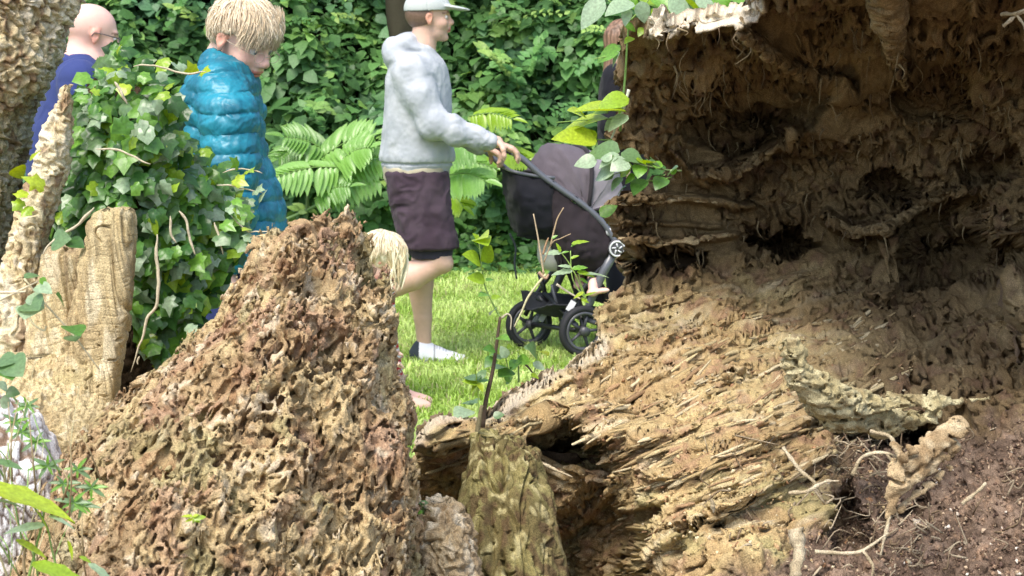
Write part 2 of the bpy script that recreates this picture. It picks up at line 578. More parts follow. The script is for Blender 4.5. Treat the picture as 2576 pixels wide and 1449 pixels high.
# ------------------------------------------------------------------ lofted wood pieces: rows (y, left, right, depth, half thickness)
def loft_wood(name, rows, nz, na, disp, colf, mat=M_WOOD, parent=None, power=2.0, capped=True, front=0.62):
    rows = np.asarray(rows, float)
    ya, yb = max(rows[0, 0], -40), min(rows[-1, 0], 1470)
    ys = np.linspace(ya, yb, nz)
    if rows[0, 0] < ya: ys = np.concatenate([np.linspace(rows[0, 0], ya, 30, endpoint=False), ys])
    if rows[-1, 0] > yb: ys = np.concatenate([ys, np.linspace(yb, rows[-1, 0], 30)[1:]])
    nz = len(ys)
    l, r, Yd, b = [np.interp(ys, rows[:, 0], rows[:, k]) for k in range(1, 5)]
    pl, pr = A(l, ys, Yd), A(r, ys, Yd)
    # more columns on the side that faces the camera
    nf = int(na * front); t = np.concatenate([np.linspace(math.pi, 2 * math.pi, nf, endpoint=False), np.linspace(0, math.pi, na - nf, endpoint=False)])
    ct, st = np.cos(t), np.sin(t)
    e = 2.0 / power
    cx = np.sign(ct) * np.abs(ct) ** e; sy = np.sign(st) * np.abs(st) ** e
    c = (pl + pr) / 2; a = np.linalg.norm(pr - pl, axis=1) / 2
    P = np.empty((nz, na, 3))
    P[..., 0] = c[:, None, 0] + a[:, None] * cx[None]
    P[..., 1] = c[:, None, 1] + b[:, None] * sy[None]
    P[..., 2] = c[:, None, 2]
    Pe = np.concatenate([P[:, -2:], P, P[:, :2]], 1)
    N = grid_normals(Pe)[:, 2:-2]
    out = P - c[:, None]
    sg = np.sign((N * out).sum(-1).mean())
    N = N * sg
    Q = disp(P, N)
    col = colf(P)
    V = Q.reshape(-1, 3)
    F = grid_faces(nz, na, wrap=True)
    F = F if sg > 0 else F[:, ::-1]
    cc = col.reshape(-1, 3)
    if capped:
        m = len(V)
        V = np.concatenate([V, Q[0].mean(0, keepdims=True), Q[-1].mean(0, keepdims=True)])
        k = np.arange(na); k2 = (k + 1) % na
        F = np.concatenate([F, np.stack([k2, k, np.full(na, m), k2], 1) * 0 + np.stack([k2, k, np.full(na, m), np.full(na, m)], 1)][:1] + [])
        F = [tuple(q) for q in F] + [(int(b_), int(a_), m) for a_, b_ in zip(k, k2)]
        s = (nz - 1) * na
        F += [(s + int(a_), s + int(b_), m + 1) for a_, b_ in zip(k, k2)]
        cc = np.concatenate([cc, cc[:1], cc[-1:]])
    return mesh(name, V, F, mat, col=cc, parent=parent)

def disp_bark(amp=1.0, seed=0, lean=0.0):
    def d(P, N):
        cs, sn = math.cos(lean), math.sin(lean)
        g = np.stack([P[..., 0] * cs - P[..., 2] * sn, P[..., 1], P[..., 0] * sn + P[..., 2] * cs], -1)
        P = P + N * (0.020 * amp * fbm(g * [8, 8, 3], 3, seed + 1))[..., None]
        N = blur_n(P, N)
        wv = np.stack([perlin(g * 40, seed + 8), perlin(g * 40, seed + 9), perlin(g * 40, seed + 10)], -1) * 0.008
        n1 = perlin((g + wv) * [75, 75, 42], seed + 4); n2 = perlin((g + wv) * [75, 75, 42], seed + 5)
        hole = 1 - sstep(0.10, 0.36, np.sqrt(n1 * n1 + n2 * n2))
        h = 0.008 * ridged((g + wv) * [60, 60, 34], 3, seed + 6) + 0.005 * perlin(g * [130, 130, 80], seed + 7) - 0.010 * hole
        side = np.stack([perlin(g * 90, seed + 20), perlin(g * 90, seed + 21), perlin(g * 90, seed + 22)], -1) * 0.0035
        return P + (N * h[..., None] + side) * amp
    return d

def blur_n(P, N):
    Pe = np.concatenate([P[:, -2:], P, P[:, :2]], 1)
    n = grid_normals(Pe)[:, 2:-2]
    n = n * np.sign((n * N).sum(-1).mean())
    return n

def disp_slab(seed=0, amp=1.0, lean=0.0, blocks=1.0, flute=1.0, rough=1.0):
    def d(P, N):
        cs, sn = math.cos(lean), math.sin(lean)
        g = np.stack([P[..., 0] * cs - P[..., 2] * sn, P[..., 1], P[..., 0] * sn + P[..., 2] * cs], -1)
        P = P + N * (0.008 * amp * fbm(g * [9, 9, 3], 3, seed))[..., None]
        w = np.stack([perlin(g * [30, 30, 12], seed + 31), perlin(g * 30, seed + 32) * 0, perlin(g * 24, seed + 33)], -1) * 0.006
        q = g + w
        groove = ridged(q * [48, 48, 5], 3, seed + 2)
        # cube-like cracks of brown rot: columns of blocks, each with its own offset
        colx = np.floor(q[..., 0] * 75); rowz = q[..., 2] * 62 + perlin(np.stack([colx * .9, colx * 0, q[..., 2] * 9], -1), seed + 3) * 2.2
        blk = perlin(np.stack([colx * .77, np.floor(rowz) * .83, colx * 0 + .5], -1), seed + 5)
        fr = rowz - np.floor(rowz); crack = sstep(0.0, 0.16, np.minimum(fr, 1 - fr))
        fx = q[..., 0] * 75 - colx; crx = sstep(0, .2, np.minimum(fx, 1 - fx))
        h = 0.0055 * flute * groove + 0.004 * flute * ridged(q * [110, 110, 9], 2, seed + 41) + (0.0030 * blk + 0.0024 * (crack - 1) * (blk > -.3) + 0.0016 * (crx - 1)) * blocks + 0.0020 * rough * perlin(g * 150, seed + 11)
        n1 = perlin(q * [50, 50, 40], seed + 15); n2 = perlin(q * [50, 50, 40], seed + 16)
        hole = (1 - sstep(0.06, 0.22, np.sqrt(n1 * n1 + n2 * n2))) * sstep(-.1, .3, perlin(g * 14, seed + 17))
        step_ = sstep(.1, .16, perlin(q * [22, 22, 7], seed + 19)) * 0.007
        return P + N * ((h + step_ - 0.009 * rough * hole) * amp)[..., None]
    return d

def disp_split(seed=0, amp=1.0, lean=0.0, checks=1.0):
    """flat split wood: long vertical splits, stepped planes, fine cross checks"""
    def d(P, N):
        N = np.stack([blur2(N[..., k], 1, 3) for k in range(3)], -1)
        cs, sn = math.cos(lean), math.sin(lean)
        g = np.stack([P[..., 0] * cs - P[..., 2] * sn, P[..., 1] * .4, P[..., 0] * sn + P[..., 2] * cs], -1)
        w = perlin(g * [10, 10, 9], seed)[..., None] * np.array([.006, 0, 0])
        q = g + w
        steps = 0.005 * sstep(-.05, .05, perlin(q * [24, 24, .9], seed + 1)) + 0.0032 * sstep(-.05, .05, perlin(q * [60, 60, 1.8], seed + 2))
        split = 1 - sstep(0, .09, np.abs(perlin(q * [30, 30, .9], seed + 3))); fine = 1 - sstep(0, .2, np.abs(perlin(q * [95, 95, 2.5], seed + 4)))
        zz = q[..., 2] * 85 + .5 * perlin(q * [50, 50, 6], seed + 5); fr = zz - np.floor(zz)
        chk = (1 - sstep(.0, .2, np.minimum(fr, 1 - fr))) * sstep(-.05, .15, perlin(np.stack([q[..., 0] * 70, q[..., 1] * 20, np.floor(zz) * 1.37], -1), seed + 6))
        n1, n2 = perlin(g * [46, 46, 40], seed + 15), perlin(g * [46, 46, 40], seed + 16)
        hole = (1 - sstep(0.03, 0.14, np.sqrt(n1 * n1 + n2 * n2))) * sstep(0, .4, perlin(g * 13, seed + 17))
        h = 0.004 * fbm(q * [12, 12, 2.5], 2, seed + 7) + steps - .007 * split - .0024 * fine - .0012 * chk * checks + .0012 * perlin(q * [150, 150, 60], seed + 8) - .010 * hole
        return P + N * (h * amp)[..., None]
    return d

def col_slab(seed=0, a=(0.52, 0.42, 0.235), b=(0.41, 0.315, 0.17), c=(0.63, 0.55, 0.37), moss=0.25):
    def f(P):
        n = fbm(P * [14, 14, 4], 3, seed + 1); m = fbm(P * [60, 60, 14], 2, seed + 2)
        k = mixc(a, b, sstep(-.3, .5, n)); k = mixc(k, np.array(b) * .6, sstep(.25, .6, perlin(P * [90, 90, 8], seed + 8)) * .6); k = mixc(k, c, sstep(.1, .6, m) * 0.8)
        k = mixc(k, (0.33, 0.31, 0.12), sstep(.1, .6, fbm(P * 7, 2, seed + 3)) * moss)
        return k * (1 + 0.2 * perlin(P * 130, seed + 4))[..., None]
    return f

def col_bark(seed=0):
    def f(P):
        n = fbm(P * [10, 10, 6], 3, seed + 1); m = fbm(P * [50, 50, 30], 2, seed + 2)
        k = mixc((0.50, 0.405, 0.235), (0.64, 0.56, 0.37), sstep(-.4, .4, n)); k = mixc(k, (0.64, 0.57, 0.43), sstep(.05, .5, m) * 0.8)
        k = mixc(k, (0.20, 0.11, 0.06), sstep(.15, .5, -m) * .7)
        return k * (1 + 0.25 * perlin(P * 120, seed + 4))[..., None]
    return f

# the big tree at the left edge of the picture
t = thing("old_tree", "big leaning tree with flaky pale bark beside the bald man", "tree", A(-250, 1700, 3.05) * [1, 1, 0])
child(loft_wood("trunk", [(-500, -260, 300, 3.05, .16), (-60, -330, 200, 3.05, .17), (0, -330, 184, 3.05, .17), (100, -340, 156, 3.05, .17), (200, -360, 130, 3.05, .17), (290, -390, 78, 3.05, .17), (440, -430, 42, 3.05, .17),
     (600, -470, 22, 3.05, .18), (800, -520, 6, 3.05, .2), (1000, -560, -20, 3.05, .2), (1400, -600, -30, 3.05, .22), (3000, -700, 0, 3.05, .25)], 760, 330, disp_bark(1.0, 10, R(-22)), col_bark(3), M_BARK, front=.75), t)

# the broken stump that the ivy hangs over: splinter, tall slab, base
t = thing("broken_trunk", "pale splintered trunk remains left of the ivy, with cracked slab and slanted splinter", "stump", A(180, 1500, 2.8) * [1, 1, 0])
child(loft_wood("splinter", [(212, 160, 178, 2.82, .008), (222, 152, 181, 2.82, .012), (300, 134, 176, 2.82, .022), (380, 112, 160, 2.82, .026), (450, 84, 148, 2.82, .03), (520, 58, 130, 2.82, .035), (600, 30, 110, 2.82, .045),
     (700, -8, 108, 2.82, .06), (800, -30, 120, 2.82, .07), (950, -60, 130, 2.82, .08), (1150, -90, 150, 2.82, .1)], 520, 150, disp_bark(0.62, 30, R(-24)), col_bark(8), M_BARK, power=2.6, front=.7), t)
child(loft_wood("slab", [(530, 262, 322, 2.72, .015), (538, 240, 332, 2.72, .022), (600, 222, 331, 2.72, .03), (640, 215, 328, 2.72, .03), (760, 190, 318, 2.72, .035), (850, 170, 312, 2.72, .04), (900, 155, 300, 2.72, .045), (950, 140, 290, 2.71, .05),
     (1050, 120, 284, 2.70, .06), (1180, 90, 290, 2.68, .08), (1500, 60, 330, 2.65, .1)], 620, 300, disp_split(50, .8, R(-7)), col_slab(2), power=4.5, front=.75), t)
child(loft_wood("side_slab", [(628, 140, 235, 2.78, .02), (640, 112, 240, 2.78, .03), (760, 96, 240, 2.78, .035), (880, 60, 240, 2.78, .05), (1000, 20, 250, 2.76, .06), (1200, -20, 280, 2.76, .08), (1500, -60, 300, 2.72, .1)],
     420, 220, disp_split(70, 1.0, R(-12)), col_slab(6, moss=.1, b=(.30, .21, .13)), power=2.8, front=.75), t)
child(loft_wood("stump_base", [(900, -160, 130, 2.74, .06), (960, -180, 250, 2.72, .1), (1060, -200, 330, 2.66, .12), (1150, -220, 330, 2.62, .14), (1300, -240, 320, 2.58, .15), (1449, -260, 330, 2.56, .18), (1900, -300, 400, 2.55, .22), (3100, -360, 460, 2.6, .3)],
     560, 330, disp_slab(90, 1.0, R(-10), blocks=.8, flute=1.0), col_slab(9, moss=.5), power=2.2, front=.75), t)
# dark, hollow old stump behind the ivy
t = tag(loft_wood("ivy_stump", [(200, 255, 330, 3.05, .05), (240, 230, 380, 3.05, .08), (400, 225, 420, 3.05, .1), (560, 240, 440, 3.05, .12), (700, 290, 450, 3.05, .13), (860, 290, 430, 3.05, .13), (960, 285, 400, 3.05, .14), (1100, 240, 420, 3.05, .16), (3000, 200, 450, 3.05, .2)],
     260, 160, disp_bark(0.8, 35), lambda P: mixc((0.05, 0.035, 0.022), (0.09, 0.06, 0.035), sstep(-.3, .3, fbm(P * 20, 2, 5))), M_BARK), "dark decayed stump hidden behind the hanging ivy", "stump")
# ------------------------------------------------------------------ the hollow fallen log
LOGPOLY = [(1876, -420), (1884, -60), (1888, 10), (1898, 24), (1880, 36), (1840, 40), (1790, 44), (1745, 52), (1700, 54), (1660, 42), (1636, 55), (1628, 75), (1622, 95), (1590, 100), (1572, 112),
           (1563, 140), (1570, 180), (1558, 215), (1574, 240), (1580, 320), (1545, 335), (1538, 352), (1570, 370), (1612, 385), (1650, 405), (1690, 430), (1698, 446), (1660, 466),
           (1610, 487), (1560, 502), (1522, 514), (1510, 527), (1532, 540), (1556, 568), (1574, 600), (1582, 640), (1570, 672), (1604, 698), (1592, 716), (1556, 732), (1530, 748), (1503, 760),
           (1508, 800), (1512, 868), (1480, 876), (1440, 892), (1400, 918), (1372, 936), (1330, 958), (1290, 972), (1236, 996), (1216, 1024), (1150, 1042), (1100, 1052), (1060, 1074), (1040, 1088),
           (1040, 1110), (1046, 1150), (1048, 1200), (1020, 1240), (980, 1640), (2980, 1640), (2980, -420)]
LOGPOLY = np.array(LOGPOLY, float) / 2.5156
TX = [390, 450, 520, 600, 680, 760, 850, 940, 1024, 1180]
TY = [-165, -60, 0, 45, 100, 170, 235, 275, 305, 345, 390, 425, 450, 500, 576, 655]
TD = np.array([
    # 390   450   520   600   680   760   850   940   1024  1180
    [2.55, 2.55, 2.55, 2.55, 2.52, 2.50, 2.45, 2.45, 2.45, 2.40],   # -165
    [2.95, 2.95, 2.95, 2.95, 2.92, 2.85, 2.80, 2.80, 2.75, 2.60],   # -60
    [3.25, 3.25, 3.25, 3.25, 3.20, 3.12, 3.08, 3.05, 3.00, 2.75],   # 0
    [3.55, 3.55, 3.55, 3.50, 3.42, 3.40, 3.40, 3.35, 3.25, 2.90],   # 45
    [3.70, 3.70, 3.70, 3.66, 3.70, 3.72, 3.70, 3.62, 3.45, 3.00],   # 100
    [3.75, 3.75, 3.75, 3.72, 3.85, 3.95, 3.92, 3.80, 3.55, 3.05],   # 170
    [3.75, 3.75, 3.75, 3.72, 3.88, 3.98, 3.95, 3.80, 3.50, 3.00],   # 235
    [3.70, 3.70, 3.70, 3.72, 3.85, 3.92, 3.88, 3.72, 3.42, 2.95],   # 275
    [3.60, 3.60, 3.60, 3.68, 3.72, 3.74, 3.72, 3.58, 3.32, 2.90],   # 305
    [3.45, 3.45, 3.50, 3.52, 3.46, 3.46, 3.45, 3.38, 3.18, 2.85],   # 345
    [3.20, 3.20, 3.22, 3.20, 3.18, 3.16, 3.16, 3.12, 3.00, 2.75],   # 390
    [3.00, 3.00, 3.00, 3.00, 2.98, 2.96, 3.02, 3.05, 2.92, 2.70],   # 425
    [2.98, 2.98, 2.98, 2.96, 2.90, 2.88, 3.05, 3.05, 2.86, 2.65],   # 450
    [3.20, 3.20, 3.10, 2.98, 2.80, 2.78, 2.88, 2.86, 2.74, 2.55],   # 500
    [3.20, 3.20, 3.10, 2.95, 2.66, 2.62, 2.68, 2.66, 2.58, 2.45],   # 576
    [3.10, 3.10, 3.00, 2.85, 2.50, 2.45, 2.50, 2.48, 2.42, 2.35],   # 655
])

def seg_d(x, y, pts):
    d = np.full(x.shape, 1e9); tt = np.zeros(x.shape); n = len(pts) - 1
    for k in range(n):
        ax_, ay_ = pts[k]; bx, by = pts[k + 1]
        t_ = np.clip(((x - ax_) * (bx - ax_) + (y - ay_) * (by - ay_)) / ((bx - ax_) ** 2 + (by - ay_) ** 2), 0, 1)
        e = np.hypot(x - ax_ - t_ * (bx - ax_), y - ay_ - t_ * (by - ay_))
        m = e < d; d = np.where(m, e, d); tt = np.where(m, (k + t_) / n, tt)
    return d, tt

def hollow_log():
    step = 1.5
    px = np.arange(400, 1150, step); py = np.arange(-150, 650, step)
    X, Y_ = np.meshgrid(px, py)
    # bilinear table then blur
    ix = np.clip(np.searchsorted(TX, px) - 1, 0, len(TX) - 2); tx = (px - np.array(TX)[ix]) / (np.array(TX)[ix + 1] - np.array(TX)[ix])
    iy = np.clip(np.searchsorted(TY, py) - 1, 0, len(TY) - 2); ty = (py - np.array(TY)[iy]) / (np.array(TY)[iy + 1] - np.array(TY)[iy])
    T = TD
    D = (T[iy][:, ix] * (1 - ty)[:, None] + T[iy + 1][:, ix] * ty[:, None]) * (1 - tx)[None] + (T[iy][:, ix + 1] * (1 - ty)[:, None] + T[iy + 1][:, ix + 1] * ty[:, None]) * tx[None]
    D = blur2(D, 3, 8)
    X2, Y2 = X * 2.5156, Y_ * 2.5156       # coordinates of the 2576 wide view
    wx = 30 * fbm(np.stack([X2 / 70, Y2 / 70, X2 * 0], -1), 4, 5, .6); wy = 24 * fbm(np.stack([X2 / 70, Y2 / 70, X2 * 0 + 9], -1), 4, 6, .6)
    Xw, Yw = X2 + wx, Y2 + wy
    def pit(cx, cy, rx, ry, dep, rot=0, p=2.0):
        nonlocal D
        c, s = math.cos(R(rot)), math.sin(R(rot))
        u = ((Xw - cx) * c + (Yw - cy) * s) / rx; v = (-(Xw - cx) * s + (Yw - cy) * c) / ry
        q = np.sqrt(u * u + v * v)
        D = D + dep * (1 - sstep(0.6, 1.15, q))
    def ridge(pts, w0, w1, dep, soft=1.0):
        nonlocal D
        d, tt = seg_d(X2 + wx * .25, Y2 + wy * .25, pts)
        w_ = w0 + (w1 - w0) * tt
        D = D - dep * (1 - sstep(0.35 * soft, 1.0, d / w_))
    # dark holes in the wall
    pit(1965, 612, 92, 38, .24, 5); pit(1690, 655, 100, 26, .22, 0); pit(1600, 660, 60, 18, .15)
    pit(1960, 250, 150, 90, .12); pit(2250, 480, 75, 34, .13, 20); pit(2440, 650, 190, 70, .2, -8); pit(2060, 160, 90, 90, .1)
    pit(2370, 560, 120, 80, .1); pit(1850, 330, 130, 60, .1); pit(2480, 420, 90, 40, .12)
    pit(2230, 530 + 50, 18, 12, .05); pit(2350, 230, 110, 90, .12, 30)
    # lower right: shadowy undercut below the arched root, holes between the broken pieces
    pit(2210, 1080, 190, 55, .22, 6); pit(2470, 1010, 50, 18, .1, -30); pit(2340, 1090, 50, 40, .15)
    pit(1400, 1110, 70, 60, .22); pit(1460, 1150, 90, 40, .18, 20); pit(1500, 1400, 110, 160, .2); pit(1760, 1330, 60, 20, .12, -10); pit(2130, 1320, 60, 90, .12)
    pit(1620, 1300, 50, 25, .1, -30); pit(2290, 1280, 90, 20, .06, -40)
    # smooth fins and hanging roots on the wall
    ridge([(1862, 85), (1930, 140), (2010, 185), (2110, 215)], 26, 46, .11)
    ridge([(2225, -30), (2235, 60), (2258, 150), (2276, 225)], 50, 7, .17, .6)
    ridge([(2276, 190), (2320, 150), (2360, 110)], 14, 12, .08)
    ridge([(2440, 20), (2440, 100), (2425, 165)], 34, 8, .12)
    ridge([(1760, 430), (1830, 432), (1925, 385), (1990, 340)], 22, 30, .09)
    ridge([(1700, 390), (1745, 440), (1770, 460)], 12, 14, .06)
    ridge([(2080, 545), (2150, 590), (2230, 560), (2330, 510), (2430, 480)], 24, 22, .12)
    ridge([(2220, 580), (2240, 640), (2220, 720)], 30, 70, .10)
    ridge([(1570, 500), (1680, 498), (1800, 505), (1900, 520)], 16, 14, .06); ridge([(1580, 600), (1700, 612), (1830, 590)], 16, 12, .07)
    ridge([(1585, 560), (1700, 565), (1800, 570)], 10, 10, .04)
    ridge([(2470, 640), (2520, 600), (2600, 580)], 16, 20, .10); ridge([(2560, 700), (2590, 900)], 30, 30, .12)
    # bold grain steps of the floor, running up to the right
    for k, (x0, y0, x1, y1, wd, dp) in enumerate([(1230, 1010, 1900, 800, 18, .03), (1290, 1060, 2080, 780, 16, .028), (1330, 1090, 2000, 900, 14, .026), (1400, 960, 1900, 740, 14, .022), (1520, 880, 2100, 700, 12, .016),
                                                 (1450, 1180, 2000, 960, 20, .035), (1650, 1200, 2050, 1060, 20, .03), (1800, 1280, 2080, 1150, 18, .04), (1440, 1330, 1560, 1210, 22, .05), (1600, 1420, 1960, 1190, 26, .04)]):
        ridge([(x0, y0), ((x0 + x1) / 2, (y0 + y1) / 2 + 8), (x1, y1)], wd, wd * .6, dp)
    # the lip rolls over at the left edge of the floor
    lipd, _ = seg_d(X2, Y2, [(1040, 1092), (1100, 1060), (1216, 1030), (1290, 985), (1372, 945), (1440, 905), (1512, 880)])
    D = D + 0.10 * (1 - sstep(0, 16, lipd))
    topd, _ = seg_d(X2, Y2, [(1628, 60), (1700, 58), (1790, 46), (1890, 34)])
    D = D + 0.10 * (1 - sstep(0, 38, topd)) - 0.05 * (1 - sstep(20, 60, topd))
    under = sstep(1100, 1140, Y2) * (1 - sstep(1560, 1640, X2 + (Y2 - 1100) * .0))
    D = D + 0.10 * under
    P = at(X, Y_, D)
    def sn(Pq, k, n=2):
        q = grid_normals(Pq); q = q if q[..., 1].mean() < 0 else -q
        q = blur2(q, n, k); return q / np.linalg.norm(q, axis=-1, keepdims=True)
    N = sn(P, 6)
    g = P
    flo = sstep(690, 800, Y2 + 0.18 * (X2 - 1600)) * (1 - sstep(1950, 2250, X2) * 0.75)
    soil = sstep(0, 60, (Y2 - 1040) - np.clip(2500 - X2, 0, 9999) * 0.62 + 20 * wx / 14)
    soil = np.maximum(soil, sstep(2050, 2160, X2) * sstep(1060, 1130, Y2))
    wall = 1 - flo
    gd = np.array([0.90, 0.36, 0.27]); gd /= np.linalg.norm(gd)
    def grain(g, k=0.06):
        al = g @ gd; ac = g - al[..., None] * gd
        return ac + (al * k)[..., None] * gd, ac
    G, ac = grain(g)
    warp = np.stack([perlin(G * 24, 104), perlin(G * 24, 105), perlin(G * 24, 106)], -1) * 0.005
    acz = ac[..., 2] - ac[..., 1] * 0.55
    def saw(freq, wob, seed):
        t_ = acz * freq + wob * fbm((G + warp) * 20, 3, seed)
        f_ = t_ - np.floor(t_)
        return f_ * (1 - sstep(.80, 1.0, f_))
    s1 = saw(24, .7, 120); s2 = saw(60, .8, 121)
    patch = sstep(-.35, .25, fbm(G * 12, 2, 122)); patch2 = sstep(-.3, .3, fbm(G * 26, 2, 123))
    smoothpatch = sstep(0.15, 0.5, fbm(g * 5, 2, 139)) * wall
    big = 0.032 * fbm(g * 6.5, 3, 110) * (1 - .6 * soil) + 0.024 * (s1 - .4) * patch * flo + 0.009 * (s2 - .4) * patch2 * flo + wall * (0.016 * fbm(g * 20, 4, 111, .6) - .020 * sstep(.2, .5, perlin(g * [15, 15, 24], 113))) * (1 - .6 * smoothpatch)
    big = big * (1 - .9 * soil) + soil * 0.014 * fbm(g * 16, 3, 112)
    P = P + N * blur2(big, 1, 1)[..., None]
    N = sn(P, 5)
    g = P
    # a thin shell of voxels over the surface, carved by three-dimensional noise: real holes, ledges and overhangs
    W0, W1, dw = -0.022, 0.020, 0.0028
    ws = np.arange(W0, W1 + 1e-6, dw); nw = len(ws)
    jx = X + (fbm(np.stack([X / 6, Y_ / 6, X * 0], -1), 3, 190)) * 3.0; jy = Y_ + (fbm(np.stack([X / 6, Y_ / 6, X * 0 + 4], -1), 3, 191)) * 3.0
    ins = in_poly(jx, jy, LOGPOLY)
    FLD = np.ones(P.shape[:2] + (nw,), np.float32)
    Pi, Ni = P[ins], N[ins]
    full_ = (flo, wall, soil, patch2, smoothpatch)
    flo_, wall_, soil_, patch2_, smooth_ = [a_[ins] for a_ in full_]
    for k, w_ in enumerate(ws):
        Q = (Pi + Ni * w_).astype(np.float32)
        Gq, acq = grain(Q, .08)
        wv = np.stack([perlin(Q * 34, 201), perlin(Q * 34, 202), perlin(Q * 34, 203)], -1) * 0.007
        base = w_
        # flo_or: fibrous flakes and worm galleries along the grain
        az = acq[..., 2] - acq[..., 1] * .55
        tq = az * 80 + 1.1 * perlin((Gq + wv * .4) * 24, 124) + .4 * perlin((Gq + wv * .5) * 60, 126)
        fq = tq - np.floor(tq)
        rgf = 0.0070 * ridged((Gq + wv * .5) * 85, 3, 125) + 0.0040 * perlin(Q * [120, 120, 150], 127) + .0110 * (fq * (1 - sstep(.75, 1, fq)) - .3) * patch2_
        n1_, n2_ = perlin((Gq + wv * .6) * 50, 128), perlin((Gq + wv * .6) * 50, 129)
        wormf = np.sqrt(n1_ ** 2 + n2_ ** 2) / 50 * .62 - .0034
        # wall: stringy sponge with winding holes, hanging downwards
        Qw = (Q + wv * 1.6) * [1, .6, .55]
        rgw = 0.0120 * ridged(Qw * 58, 3, 130) + 0.005 * perlin(Q * 120, 131)
        m1, m2 = perlin(Qw * 48, 132), perlin(Qw * 48, 133)
        wormw = np.sqrt(m1 ** 2 + m2 ** 2) / 48 * .62 - .0046
        hs = 0.012 * fbm(Q * 48, 3, 141, .75)
        hh = (rgf * flo_ + rgw * wall_ * (1 - .6 * smooth_)) * (1 - soil_) + hs * soil_
        worm = wormf * flo_ + wormw * wall_ + .005 * smooth_ + .02 * soil_
        FLD[ins, k] = np.maximum(base - hh, -worm)
    FLD[..., 0] = -1; FLD[..., -1] = 1
    FLD[~ins] = 1.0
    FLD[:, :, 1] = np.where(ins, np.minimum(FLD[:, :, 1], -0.0004), 1)
    Vn, Fn = nets(FLD)
    i0 = np.clip(Vn[:, 0].astype(int), 0, P.shape[0] - 2); j0 = np.clip(Vn[:, 1].astype(int), 0, P.shape[1] - 2)
    ti = (Vn[:, 0] - i0)[:, None]; tj = (Vn[:, 1] - j0)[:, None]
    def bil(A_):
        return (A_[i0, j0] * (1 - ti) * (1 - tj) + A_[i0 + 1, j0] * ti * (1 - tj) + A_[i0, j0 + 1] * (1 - ti) * tj + A_[i0 + 1, j0 + 1] * ti * tj)
    VN = bil(P) + bil(N) * (W0 + Vn[:, 2:3] * dw)
    # orientation: faces must look out of the solid
    fa, fb, fc_ = VN[Fn[:2000, 0]], VN[Fn[:2000, 1]], VN[Fn[:2000, 2]]
    if (np.cross(fb - fa, fc_ - fa) * np.array([0, -1, .3])).sum(1).mean() < 0: Fn = Fn[:, ::-1]
    P0 = P.copy()
    P = P + N * (W0 + dw * .6)
    Gw = G
    # colour
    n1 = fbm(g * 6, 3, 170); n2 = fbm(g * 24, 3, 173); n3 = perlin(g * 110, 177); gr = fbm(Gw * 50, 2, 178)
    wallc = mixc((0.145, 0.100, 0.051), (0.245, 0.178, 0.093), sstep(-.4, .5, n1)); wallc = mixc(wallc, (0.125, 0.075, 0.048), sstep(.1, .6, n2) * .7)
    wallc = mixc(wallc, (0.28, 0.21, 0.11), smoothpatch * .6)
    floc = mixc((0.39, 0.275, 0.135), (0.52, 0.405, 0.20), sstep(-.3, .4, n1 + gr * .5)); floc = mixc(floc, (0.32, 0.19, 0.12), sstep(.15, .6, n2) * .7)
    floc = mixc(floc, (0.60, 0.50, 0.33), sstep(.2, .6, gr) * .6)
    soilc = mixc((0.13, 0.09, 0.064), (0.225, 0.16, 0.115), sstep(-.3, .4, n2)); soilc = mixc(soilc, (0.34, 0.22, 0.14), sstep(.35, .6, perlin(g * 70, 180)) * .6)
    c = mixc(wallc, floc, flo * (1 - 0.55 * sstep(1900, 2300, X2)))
    green = sstep(.2, .5, fbm(g * 8, 2, 185)) * sstep(1050, 1150, Y2)
    c = mixc(c, (0.33, 0.31, 0.14), green * .5)
    c = mixc(c, soilc, soil)
    pale = (1 - sstep(26, 44, topd)) + (1 - sstep(8, 30, lipd)) * .8
    c = mixc(c, (0.68, 0.60, 0.46), np.clip(pale, 0, 1) * .9)
    c = c * (1 + 0.22 * n3)[..., None]
    nz, nx = D.shape
    m = ins[:-1, :-1] & ins[1:, :-1] & ins[:-1, 1:] & ins[1:, 1:]
    F = grid_faces(nz, nx, mask=m)
    V = P.reshape(-1, 3); cc = c.reshape(-1, 3)
    used = np.zeros(len(V), bool); used[F.ravel()] = True
    # wall thickness along every open edge: extrude the boundary backwards and outwards
    e = np.sort(np.stack([F, np.roll(F, -1, 1)], -1).reshape(-1, 2), 1); dirE = np.stack([F, np.roll(F, -1, 1)], -1).reshape(-1, 2)
    key = e[:, 0].astype(np.int64) * len(V) + e[:, 1]
    u, inv, cnt = np.unique(key, return_inverse=True, return_counts=True)
    be = dirE[cnt[inv] == 1]
    bv = np.unique(be)
    off = len(V)
    mp = {}
    add = []; addc = []
    levels = 4
    tot = 0.085
    Vb = V[bv]
    jit = fbm(Vb * 30, 3, 195)
    for L_ in range(1, levels + 1):
        a_ = tot * L_ / levels
        q = Vb + np.array([0.0, 1.0, -0.12])[None] * (a_ * (1 + .5 * jit))[:, None] + np.stack([perlin(Vb * 60, 196 + L_), jit * 0, perlin(Vb * 60, 206 + L_)], 1) * 0.006
        add.append(q); addc.append(mixc(cc[bv], np.array((0.42, 0.33, 0.2)), np.full(len(bv), .3)))
    V = np.concatenate([V] + add); cc = np.concatenate([cc] + addc)
    ridx = -np.ones(off, int); ridx[bv] = np.arange(len(bv))
    Fx = []
    nb = len(bv)
    for L_ in range(levels):
        a0 = be[:, 0] if L_ == 0 else off + (L_ - 1) * nb + ridx[be[:, 0]]
        b0 = be[:, 1] if L_ == 0 else off + (L_ - 1) * nb + ridx[be[:, 1]]
        a1 = off + L_ * nb + ridx[be[:, 0]]; b1 = off + L_ * nb + ridx[be[:, 1]]
        Fx.append(np.stack([b0, a0, a1, b1], 1))
    F = np.concatenate([F] + Fx)
    # drop unused vertices
    used = np.zeros(len(V), bool); used[F.ravel()] = True
